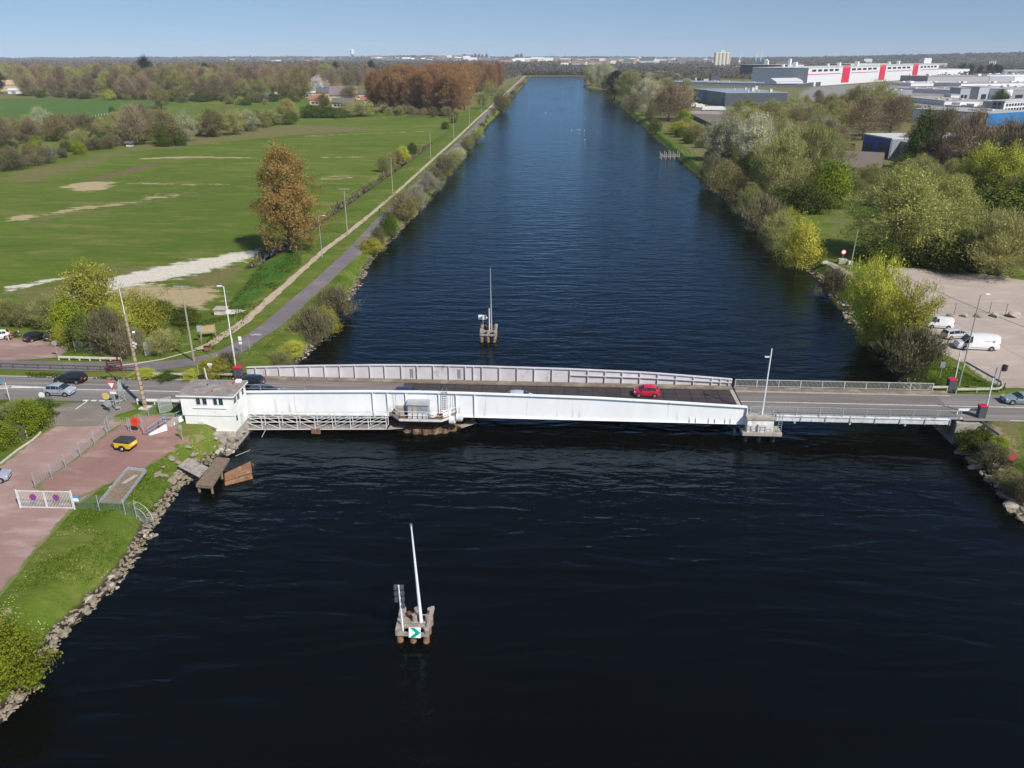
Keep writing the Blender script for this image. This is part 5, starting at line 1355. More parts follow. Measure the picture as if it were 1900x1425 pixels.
# overhead cable over the gravel lot
ca_, cb_ = prt, PY(1960, 628, 112)
mb = MB(); pA = PY(1600, 473, 172); pB = PY(1990, 640, 112)
mb.tube([pA.lerp(pB, f) - Vector((0, 0, 3 * f * (1 - f))) for f in np.linspace(0, 1, 14)], .035, 4)
tag(mb.build('overhead_cable', 'wire_dark'), 'dark overhead cable sloping across the gravel lot', 'cable')
# boulders along the stake fence
# ================================================================== vehicles
def paint(name, c): return MATS.get(name) or mat(name, c, tuple(x * .9 for x in c), 3, .3, spec=.5, coat=.6)
PROF = {
 'hatch': [(-.5, .62), (-.485, .86), (-.455, 1.0), (-.37, 1.40), (-.18, 1.49), (.02, 1.50), (.12, 1.44), (.30, .99), (.44, .84), (.485, .70), (.5, .55)],
 'small': [(-.5, .62), (-.485, .92), (-.455, 1.02), (-.34, 1.38), (-.17, 1.47), (.02, 1.46), (.11, 1.39), (.31, .98), (.44, .84), (.485, .70), (.5, .55)],
 'estate': [(-.5, .60), (-.49, .90), (-.47, 1.02), (-.39, 1.44), (-.18, 1.50), (.04, 1.48), (.10, 1.43), (.25, 1.00), (.43, .82), (.485, .68), (.5, .52)],
 'coupe': [(-.5, .58), (-.49, .88), (-.46, .93), (-.33, .98), (-.17, 1.30), (-.05, 1.36), (.04, 1.33), (.19, .94), (.43, .78), (.485, .64), (.5, .5)],
 'mpv': [(-.5, .62), (-.49, .95), (-.475, 1.08), (-.42, 1.55), (-.20, 1.68), (.05, 1.66), (.14, 1.58), (.34, 1.08), (.45, .92), (.485, .75), (.5, .55)],
 'small_van': [(-.5, .60), (-.498, 1.0), (-.495, 1.15), (-.47, 1.78), (-.18, 1.84), (.08, 1.82), (.13, 1.76), (.31, 1.12), (.45, .95), (.485, .76), (.5, .55)],
 'large_van': [(-.5, .60), (-.499, 1.1), (-.497, 1.25), (-.475, 2.35), (-.18, 2.45), (.17, 2.42), (.24, 2.28), (.37, 1.35), (.46, 1.12), (.485, .85), (.5, .55)],
}
def car(name, label, kind, color, L, Wd, hs, loc, rz, group=None, cat='car', van=False, glass_side=None, plate='plate_white', extras=True):
    t = thing(name, label, cat, loc, rz, group)
    pr = PROF[kind]; hw = Wd / 2; zf = .22
    belt = pr[2][1] * hs * .98
    st = [(x * L, z * hs) for x, z in pr]
    rings = []
    for i, (x, z) in enumerate(st):
        e = abs(x) / (L / 2); nar = 1 - .14 * max(0, (e - .80) / .2) ** 1.5
        w_ = hw * nar; zb = zf + .10 * max(0, (e - .8) / .2)
        zw = min(z, belt)
        top = z > belt + .06
        wt = w_ * (.79 if top else .90)
        if van and top and x < .1 * L: wt = w_ * .93
        rings.append([(x, w_ * .93, zb), (x, w_, zb + .22), (x, w_ * 1.0, zw * .80), (x, w_ * .96, zw), (x, wt, max(z - .03, zw)), (x, wt * .55, z + (.02 if top else .03)), (x, 0, z + (.03 if top else .05))])
    n = len(rings[0]); N = len(rings)
    body = MB(); side_l, side_r, front, rear = MB(), MB(), MB(), MB()
    vid = []
    for i, rg in enumerate(rings):
        vs = rg + [(x, -y, z) for x, y, z in rg[-2::-1]]
        vid.append(vs)
    m_ = len(vid[0])
    allv = [p for r in vid for p in r]
    faces = []
    def quad(i, k): return (i * m_ + k, i * m_ + k + 1, (i + 1) * m_ + k + 1, (i + 1) * m_ + k)
    for i in range(N - 1):
        for k in range(m_ - 1):
            f = quad(i, k); dst = None
            if i == 6 and 4 <= k <= 7: dst = front
            if i == 2 and 4 <= k <= 7 and not van: dst = rear
            lo_i = 3 if not van else 5
            if lo_i <= i <= 6 and k == 3 and not (i == 6 and van is None): dst = side_l
            if lo_i <= i <= 6 and k == m_ - 5: dst = side_r
            if dst is None: faces.append(f)
            else:
                pts = [Vector(allv[j]) for j in f]; c = sum(pts, Vector()) / 4; 
                dst.add([c + (p - c) * .93 for p in pts], [(0, 1, 2, 3)])
                faces.append(f)
    body.add(allv, faces + [tuple(range(m_)), tuple(reversed(range((N - 1) * m_, N * m_))), ])
    # floor
    for i in range(N - 1): body.f.append([i * m_, (i + 1) * m_, (i + 1) * m_ + m_ - 1, i * m_ + m_ - 1]); body.mi.append(0)
    b = body.build('body', color, t, smooth=True); es = b.modifiers.new('split', 'EDGE_SPLIT'); es.split_angle = math.radians(38)
    for mb, nm in ((front, 'windscreen'), (rear, 'rear_window'), (side_l, 'side_window'), (side_r, 'side_window')):
        if not mb.v: continue
        # sit just proud of the bodywork, with a little depth
        vs = []
        for i in range(0, len(mb.v), 4):
            p = [Vector(v) for v in mb.v[i:i + 4]]; nn = (p[1] - p[0]).cross(p[3] - p[0])
            if nn.length < 1e-9: nn = Vector((0, 0, 1))
            nn.normalize(); c = sum(p, Vector()) / 4
            if nn.dot(c - Vector((c.x * .5, 0, .6))) < 0: nn = -nn
            vs.append([q + nn * .012 for q in p])
        g = MB()
        for p in vs: g.slab(p, (Vector((0, 0, 0)) - ((p[1] - p[0]).cross(p[3] - p[0])).normalized() * 0.0 + Vector((0, 0, -.004))))
        g.build(nm, glass_side or 'glass_dark', t)
    wr = .31 if L < 4.6 else .34
    if kind == 'large_van': wr = .36
    for sx in (-.305, .315):
        for sy in (-1, 1):
            x = sx * L; y = sy * (hw - .09)
            mb = MB(); mb.cyl((x, sy * (hw - .30), wr + .02), (x, sy * (hw + .006), wr + .02), wr + .07, wr + .07, 18); mb.build('wheel_arch', 'black_plastic', t)
            mb = MB(); mb.cyl((x, y - sy * .1, wr), (x, y + sy * .115, wr), wr, wr * .97, 18); wh = mb.build('wheel', 'tyre', t)
            mb = MB(); mb.cyl((x, y + sy * .09, wr), (x, y + sy * .13, wr), wr * .66, wr * .60, 14); mb.build('rim', 'rim', wh)
    zl = .70 * hs if L < 5 else .95
    for sy in (-1, 1):
        mb = MB(); mb.box((L * .462, sy * hw * .70, zl), (.20, .34, .16), rz=-sy * .35); mb.build('headlight', 'lamp_lens', t, bevel=.03)
        mb = MB(); zt = .86 * hs if not van else 1.05 * hs; mb.box((-L * .483, sy * hw * .80, zt), (.14, .20, .30)); mb.build('taillight', 'tail_lens', t, bevel=.03)
        mb = MB(); mb.box((L * .20, sy * (hw + .07), belt + .08), (.13, .2, .13)); mb.build('mirror', color, t, bevel=.03)
    mb = MB(); mb.box((-L * .499, 0, .62 if not van else .7), (.03, .5, .12)); mb.build('number_plate', plate, t)
    mb = MB(); mb.box((L * .498, 0, .42), (.05, .5, .11)); mb.build('number_plate', 'plate_white', t)
    mb = MB(); mb.box((L * .488, 0, .40), (.06, Wd * .62, .20)); mb.build('grille', 'black_plastic', t)
    if extras:
        mb = MB()
        for sy in (-1, 1): mb.box((0, sy * (hw + .004), .50), (L * .46, .02, .05)); 
        mb.build('side_trim', 'black_plastic', t)
        mb = MB()   # shut lines of the doors
        for sy in (-1, 1):
            for x in ((-.12, .07, .19) if not van else (.06, .22)): mb.box((x * L, sy * (hw * .985), belt * .62), (.014, .03, belt * .62))
        mb.build('door_seam', 'black_plastic', t)
    return t
PI = math.pi
rzd = RZ + .055
def on(px, py, z=rzd): return P(px, py, z)
CARS = 'cars on the road and bridge'
car('hatchback', 'black hatchback driving away to the left past the silver car', 'hatch', paint('black_car', (.008, .009, .011)), 4.2, 1.74, .99, Vector((on(144, 701).x, 98.1, rzd)), PI, plate='plate_yellow')
car('hatchback', 'silver blue hatchback crossing the road junction on the left', 'small', paint('silver_blue', (.33, .36, .43)), 3.9, 1.68, 1.03, Vector((on(107, 735).x, 93.8, rzd)), -.02)
car('hatchback', 'bright pinkish red small car on the steel grating of the bridge', 'small', paint('crimson', (.62, .012, .055)), 3.45, 1.62, 1.0, Vector((on(1198, 729).x, 97.7, DZ + .01)), PI - .03)
car('estate_car', 'dark blue black estate car leaving the left end of the bridge', 'estate', paint('midnight', (.010, .013, .028)), 4.7, 1.80, .98, Vector((on(468, 706).x, 98.2, DZ + .01)), PI)
car('hatchback', 'dark blue car half hidden behind the house and the girder top', 'hatch', paint('navy', (.018, .035, .085)), 4.1, 1.72, .97, Vector((-38.9, 94.9, DZ + .01)), 0)
car('hatchback', 'deep blue roof of a car showing above the girder by the pivot', 'hatch', paint('royal_navy', (.025, .030, .085)), 4.2, 1.74, 1.0, Vector((PY(757, 722, 95.1).x, 95.1, DZ + .01)), 0)
car('hatchback', 'pale silver blue roof of a car showing above the girder in mid span', 'small', paint('ice_blue', (.45, .52, .62)), 3.8, 1.66, .97, Vector((PY(965, 726, 94.8).x, 94.8, DZ + .01)), 0)
car('coupe', 'silvery green grey coupe entering the picture from the right', 'coupe', paint('sea_silver', (.22, .30, .33)), 4.6, 1.80, 1.0, Vector((on(1880, 738).x, 98.0, rzd)), PI)
zz = hz(60, 110) + .06
p = G(1741, 608); car('van', 'small white panel van parked farthest from the road', 'small_van', paint('van_white', (.80, .80, .80)), 4.3, 1.75, 1.0, p + Vector((0, 0, .06)), PI - .13, cat='van', van=True)
p = G(1768, 628); car('estate_car', 'silver white people carrier parked between the two white vans', 'mpv', paint('pale_silver', (.55, .55, .54)), 4.3, 1.76, .93, p + Vector((.3, .2, .06)), .25, glass_side=None)
p = G(1812, 650); lv = car('van', 'long high roofed white van with its cab door open', 'large_van', MATS['van_white'], 6.4, 2.0, 1.0, p + Vector((.1, .6, .06)), PI - .05, cat='van', van=True)
mb = MB(); mb.slab([(1.25, 1.02, .45), (2.1, 1.55, .45), (2.1, 1.55, 1.35), (1.25, 1.02, 1.35)], (.02, .04, 0)); d = mb.build('door', 'pale_silver', lv); tag(d, 'open cab door')
mb = MB(); mb.slab([(1.32, 1.07, 1.36), (2.05, 1.52, 1.36), (1.85, 1.40, 2.0), (1.32, 1.07, 2.0)], (.02, .03, 0)); mb.build('window', 'glass_dark', d)
mb = MB(); mb.cyl((-2.1, .995, 1.62), (-2.1, 1.012, 1.62), .16, .16, 14); mb.cur = 1
for k in range(5): mb.box((-1.55 + k * .17, 1.0, 1.62), (.11, .015, .07))
mb.build('faded_logo', ['grey_metal', 'pale_concrete'], lv)
p = G(60, 634); car('hatchback', 'black rounded small car parked beside the motorbike in the upper lot', 'small', MATS['black_car'], 3.6, 1.66, 1.02, p + Vector((.2, .8, .06)), 1.05)
p = G(93, 632); car('hatchback', 'dark navy hatchback parked nearest the shrubs in the upper lot', 'hatch', MATS['midnight'], 4.0, 1.72, 1.0, p + Vector((.6, 1.0, .06)), 1.35)
p = G(-6, 632); car('hatchback', 'white small car cut by the left edge of the upper lot', 'small', MATS['van_white'], 3.6, 1.64, 1.0, p + Vector((0, .6, .06)), PI + .6)
p = G(-12, 897); car('hatchback', 'blue silver car corner cut by the left edge of the pink yard', 'hatch', MATS['silver_blue'], 4.1, 1.72, 1.0, p + Vector((-.6, .3, .06)), .35)
# yellow luggage trailer
p = G(231, 838); t = thing('trailer', 'small yellow box trailer with a black cover on the pink gravel', 'trailer', p + Vector((0, .5, .07)), -.16)
mb = MB(); v = [(-1.05, -.62, .42), (.95, -.62, .42), (1.15, -.62, .75), (1.15, .62, .75), (.95, .62, .42), (-1.05, .62, .42)]
prof = [(-1.1, .40), (.95, .38), (1.2, .72), (1.12, 1.08), (-1.1, 1.08)]
mb.slab([(x, -.66, z) for x, z in prof], (0, 1.32, 0)); tb = mb.build('body', 'trailer_yellow', t, bevel=.05)
mb = MB(); mb.slab([(-1.14, -.70, 1.09), (1.12, -.70, 1.09), (.98, -.70, 1.52), (-1.06, -.70, 1.42)], (0, 1.40, 0)); mb.build('cover', 'tarpaulin', t, bevel=.08)
mb = MB(); mb.slab([(-1.12, -.70, .30), (.95, -.70, .30), (1.0, -.70, .42), (-1.12, -.70, .42)], (0, 1.40, 0)); mb.build('chassis', 'black_plastic', t)
mb = MB(); mb.bar((-1.1, 0, .38), (-2.1, 0, .42), .08); mb.cyl((-2.0, 0, 0), (-2.0, 0, .45), .03, .03, 6); mb.build('drawbar', 'dark_metal', t)
for sy in (-1, 1):
    mb = MB(); mb.cyl((0, sy * .66, .34), (0, sy * .80, .34), .33, .33, 16); wh = mb.build('wheel', 'tyre', t)
    mb = MB(); mb.cyl((0, sy * .79, .34), (0, sy * .82, .34), .2, .18, 12); mb.build('rim', 'rim', wh)
    mb = MB(); mb.tube([(.45 * math.cos(a), sy * .74, .36 + .42 * math.sin(a)) for a in np.linspace(0, PI, 8)], .07, 5); mb.build('mudguard', 'black_plastic', t)
mb = MB(); mb.box((1.17, 0, .9), (.03, .5, .14)); mb.build('number_plate', 'plate_white', t)
mb = MB()
for sy in (-1, 1): mb.box((1.14, sy * .5, .62), (.06, .2, .12))
mb.build('taillight', 'tail_lens', t)
# motorbike
p = G(27, 628); t = thing('motorbike', 'dark motorbike parked beside the white small car', 'motorbike', p + Vector((0, .3, .06)), 1.0)
for x in (-.7, .7):
    mb = MB(); mb.tube([(x + .27 * math.cos(a), 0, .31 + .27 * math.sin(a)) for a in np.linspace(0, 2 * PI, 15)], .06, 6); wh = mb.build('wheel', 'tyre', t)
    mb = MB(); mb.cyl((x, -.03, .31), (x, .03, .31), .2, .2, 12); mb.build('rim', 'rim', wh)
mb = MB(); mb.tube([(-.7, 0, .31), (-.2, 0, .55), (.35, 0, .78), (.7, 0, .31)], .05, 6); mb.box((0, 0, .45), (.5, .3, .34)); mb.build('frame', 'dark_metal', t)
mb = MB(); mb.cyl((-.02, 0, .82), (.36, 0, .86), .15, .19, 10); mb.build('fuel_tank', 'black_car', t, smooth=True)
mb = MB(); mb.box((-.42, 0, .82), (.72, .26, .1)); mb.build('saddle', 'black_plastic', t, bevel=.03)
mb = MB(); mb.bar((.45, -.36, 1.02), (.45, .36, 1.02), .035); mb.bar((.7, .05, .31), (.45, .05, 1.02), .05); mb.build('handlebar', 'grey_metal', t)
mb = MB(); mb.cyl((.55, 0, .9), (.68, 0, .9), .1, .12, 10); mb.build('headlight', 'lamp_lens', t)

# ================================================================== people
def skinned(name, verts, edges, radii, m, parent, sub=2):
    me = bpy.data.meshes.new(name); me.from_pydata(verts, edges, [])
    o = bpy.data.objects.new(name, me); COL.objects.link(o)
    if parent is not None: o.parent = parent
    sk = o.modifiers.new('skin', 'SKIN'); sk.use_smooth_shade = True
    if not me.skin_vertices: me.skin_vertices.new()
    for i, r in enumerate(radii): me.skin_vertices[0].data[i].radius = (r[0], r[1]) if isinstance(r, tuple) else (r, r)
    me.skin_vertices[0].data[0].use_root = True
    ss = o.modifiers.new('sub', 'SUBSURF'); ss.levels = sub; ss.render_levels = sub
    me.materials.append(MATS[m]); return o
def person(label, loc, rz, J, top, legs, hair):
    "J: dictionary of joints in the person's own frame (x forward, y left)"
    t = thing('person', label, 'person', loc, rz)
    V = lambda k: Vector(J[k])
    names = ['pelvis', 'waist', 'chest', 'neck', 'head', 'crown', 'l_sh', 'l_el', 'l_wr', 'l_hand', 'r_sh', 'r_el', 'r_wr', 'r_hand', 'l_hip', 'l_knee', 'l_ank', 'l_toe', 'r_hip', 'r_knee', 'r_ank', 'r_toe']
    E_ = [(0, 1), (1, 2), (2, 3), (3, 4), (4, 5), (2, 6), (6, 7), (7, 8), (8, 9), (2, 10), (10, 11), (11, 12), (12, 13), (0, 14), (14, 15), (15, 16), (16, 17), (0, 18), (18, 19), (19, 20), (20, 21)]
    R = [.13, .125, .15, .055, .095, .075, .065, .045, .035, .03, .065, .045, .035, .03, .085, .06, .042, .035, .085, .06, .042, .035]
    body = skinned('body', [V(n) for n in names], E_, R, 'skin', t)
    # five fingers on each hand
    for s in ('l', 'r'):
        w_, h_ = V(s + '_wr'), V(s + '_hand'); d = (h_ - w_).normalized(); sd = d.cross(Vector((1, 0, 0))).normalized() if abs(d.x) < .9 else Vector((0, 1, 0))
        for k in range(5):
            a = h_ + sd * ((k - 2) * .018); L = (.05, .07, .08, .075, .055)[k]; dd = (d + (sd * -.8 if k == 0 else Vector((.25, 0, 0)))).normalized()
            skinned('finger', [a, a + dd * L * .5, a + dd * L * .8 + Vector((.02, 0, -.01))], [(0, 1), (1, 2)], [.011, .009, .008], 'skin', body, 1)
    g = 1.16
    ids = [1, 2, 6, 7, 10, 11, 3]; vs = [V(names[i]) for i in ids]; vs[-1] = V('chest').lerp(V('neck'), .6)
    skinned('jacket', [V('pelvis').lerp(V('waist'), .3)] + vs + [V('l_el').lerp(V('l_wr'), .9), V('r_el').lerp(V('r_wr'), .9)], [(0, 1), (1, 2), (2, 3), (3, 4), (2, 5), (5, 6), (2, 7), (4, 8), (6, 9)], [.16, .15, .175, .08, .06, .08, .06, .07, .048, .048], top, t)
    ids = ['pelvis', 'l_hip', 'l_knee', 'l_ank', 'r_hip', 'r_knee', 'r_ank']
    skinned('trousers', [V(i) for i in ids], [(0, 1), (1, 2), (2, 3), (0, 4), (4, 5), (5, 6)], [.155, .10, .075, .06, .10, .075, .06], legs, t)
    hd, cr = V('head'), V('crown'); up_ = (cr - hd).normalized(); fw = Vector((1, 0, 0)); fw = (fw - up_ * fw.dot(up_)).normalized(); sd = up_.cross(fw)
    skinned('hair', [hd - fw * .03 + up_ * .02, cr - fw * .02 + up_ * .02, hd - fw * .07 - up_ * .05], [(0, 1), (0, 2)], [.10, .085, .07], hair, t)
    mb = MB()
    for s in (-1, 1): mb.cyl(hd + fw * .085 + sd * .035 * s + up_ * .0, hd + fw * .098 + sd * .035 * s, .012, .012, 6)
    mb.bar(hd + fw * .09 - up_ * .075 - sd * .025, hd + fw * .09 - up_ * .075 + sd * .025, .01)
    mb.build('face', 'dark_metal', body)
    mb = MB(); mb.cyl(hd + fw * .09 + up_ * .01, hd + fw * .118 - up_ * .03, .01, .016, 6); mb.build('nose', 'skin', body)
    mb = MB()
    for s in (-1, 1): mb.cyl(hd + sd * .088 * s, hd + sd * .106 * s, .028, .022, 8)
    mb.build('ear', 'skin', body)
    return t
flat('denim', (.055, .065, .11), .9); flat('dark_jacket', (.05, .028, .022), .9); flat('red_jacket', (.62, .03, .02), .8); flat('pale_trousers', (.55, .50, .44), .9); flat('auburn_hair', (.30, .14, .05), .8); flat('dark_hair', (.04, .03, .02), .8)
WALK = dict(pelvis=(0, 0, .95), waist=(.01, 0, 1.12), chest=(.02, 0, 1.34), neck=(.02, 0, 1.50), head=(.04, 0, 1.63), crown=(.03, 0, 1.73), l_sh=(.02, .19, 1.42), l_el=(-.10, .25, 1.15), l_wr=(-.02, .27, .92), l_hand=(.02, .27, .83),
  r_sh=(.02, -.19, 1.42), r_el=(.04, -.26, 1.15), r_wr=(.18, -.26, .95), r_hand=(.24, -.25, .88), l_hip=(0, .10, .90), l_knee=(.14, .11, .50), l_ank=(.20, .11, .09), l_toe=(.38, .12, .04), r_hip=(0, -.10, .90), r_knee=(.02, -.11, .49), r_ank=(-.24, -.11, .12), r_toe=(-.10, -.12, .04))
BEND = dict(pelvis=(-.05, 0, .92), waist=(.12, 0, 1.02), chest=(.34, 0, 1.10), neck=(.48, 0, 1.10), head=(.58, 0, 1.05), crown=(.67, 0, 1.02), l_sh=(.36, .19, 1.10), l_el=(.44, .22, .82), l_wr=(.62, .16, .70), l_hand=(.70, .14, .66),
  r_sh=(.36, -.19, 1.10), r_el=(.44, -.22, .82), r_wr=(.62, -.16, .70), r_hand=(.70, -.14, .66), l_hip=(-.05, .10, .88), l_knee=(.02, .13, .48), l_ank=(-.06, .14, .08), l_toe=(.12, .16, .04), r_hip=(-.05, -.10, .88), r_knee=(.06, -.12, .48), r_ank=(.02, -.13, .08), r_toe=(.2, -.14, .04))
p = G(705, 396); person('person with auburn hair in a dark jacket and jeans walking beside the towpath', p, -PI / 2 - .2, WALK, 'dark_jacket', 'denim', 'auburn_hair')
p = G(15, 634); person('person in a red jacket and pale trousers bending over the motorbike', p + Vector((.1, .1, .06)), .55, BEND, 'red_jacket', 'pale_trousers', 'dark_hair')
# ================================================================== vegetation
def leaf_material(name, cols, transl=.3, rough=.7):
    "cols: three or four colours picked per leaf; every plant is also a little lighter or darker"
    m = bpy.data.materials.new(name); m.use_nodes = True; nt = m.node_tree
    for n in list(nt.nodes): nt.nodes.remove(n)
    out = node(nt, 'ShaderNodeOutputMaterial')
    a = node(nt, 'ShaderNodeAttribute', attribute_name='tint')
    cr = node(nt, 'ShaderNodeValToRGB'); cr.color_ramp.interpolation = 'LINEAR'
    n = len(cols)
    while len(cr.color_ramp.elements) < n: cr.color_ramp.elements.new(.5)
    for i, c in enumerate(cols): cr.color_ramp.elements[i].position = i / (n - 1); cr.color_ramp.elements[i].color = c4(c)
    nt.links.new(a.outputs['Fac'], cr.inputs[0])
    oi = node(nt, 'ShaderNodeObjectInfo')
    hs = node(nt, 'ShaderNodeHueSaturation')
    mr = node(nt, 'ShaderNodeMapRange'); nt.links.new(oi.outputs['Random'], mr.inputs['Value']); mr.inputs['To Min'].default_value = .72; mr.inputs['To Max'].default_value = 1.22
    nt.links.new(mr.outputs[0], hs.inputs['Value'])
    m2 = node(nt, 'ShaderNodeMath', operation='MULTIPLY'); nt.links.new(oi.outputs['Random'], m2.inputs[0]); m2.inputs[1].default_value = 7.31
    m3 = node(nt, 'ShaderNodeMath', operation='FRACT'); nt.links.new(m2.outputs[0], m3.inputs[0])
    mh = node(nt, 'ShaderNodeMapRange'); nt.links.new(m3.outputs[0], mh.inputs['Value']); mh.inputs['To Min'].default_value = .485; mh.inputs['To Max'].default_value = .515
    nt.links.new(mh.outputs[0], hs.inputs['Hue'])
    nt.links.new(cr.outputs[0], hs.inputs['Color'])
    d = node(nt, 'ShaderNodeBsdfDiffuse'); t = node(nt, 'ShaderNodeBsdfTranslucent'); mx = node(nt, 'ShaderNodeMixShader'); mx.inputs[0].default_value = transl
    nt.links.new(hs.outputs[0], d.inputs[0]); nt.links.new(hs.outputs[0], t.inputs[0])
    nt.links.new(d.outputs[0], mx.inputs[1]); nt.links.new(t.outputs[0], mx.inputs[2]); nt.links.new(mx.outputs[0], out.inputs[0])
    MATS[name] = m; return m
leaf_material('leaf_bronze', [(.13, .095, .04), (.30, .185, .065), (.40, .235, .08), (.20, .19, .06)])
leaf_material('leaf_rust', [(.16, .088, .05), (.31, .165, .078), (.39, .215, .10), (.23, .15, .08)], .2)
leaf_material('leaf_bare', [(0.132, 0.0961, 0.0605), (0.233, 0.171, 0.111), (0.31, 0.241, 0.151), (0.202, 0.183, 0.0882)], .1)
leaf_material('leaf_brown', [(0.109, 0.0844, 0.0396), (0.202, 0.162, 0.0726), (0.265, 0.23, 0.099), (0.186, 0.215, 0.066)], .15)
leaf_material('leaf_olive', [(.15, .145, .055), (.30, .30, .105), (.39, .38, .15), (.23, .27, .06)], .25)
leaf_material('leaf_scrub', [(.095, .08, .048), (.17, .148, .085), (.225, .20, .115), (.13, .15, .05)], .2)
leaf_material('leaf_green', [(.03, .05, .012), (.07, .105, .02), (.11, .15, .028), (.15, .18, .035)], .25)
leaf_material('leaf_fresh', [(.085, .125, .012), (.19, .245, .02), (.27, .32, .028), (.30, .33, .035)], .3)
leaf_material('leaf_yellow', [(0.198, 0.208, 0.0281), (0.426, 0.415, 0.0561), (0.548, 0.526, 0.0935), (0.304, 0.351, 0.0561)], .3)
leaf_material('leaf_pale', [(0.208, 0.227, 0.11), (0.402, 0.409, 0.235), (0.535, 0.529, 0.338), (0.297, 0.333, 0.147)], .25)
leaf_material('leaf_silver', [(.27, .26, .16), (.45, .43, .29), (.56, .53, .38), (.34, .34, .20)], .3)
leaf_material('leaf_far', [(.05, .046, .042), (.085, .074, .062), (.11, .10, .075)], .1)
leaf_material('leaf_pine', [(.010, .022, .018), (.020, .040, .030), (.035, .060, .045)], .1)
leaf_material('leaf_blossom', [(.42, .38, .36), (.62, .58, .56), (.70, .66, .64)], .25)
leaf_material('leaf_willow', [(.16, .15, .05), (.31, .29, .09), (.40, .37, .13), (.24, .26, .065)], .25)
leaf_material('leaf_lombardy', [(.02, .035, .016), (.04, .06, .025), (.055, .075, .03)], .15)

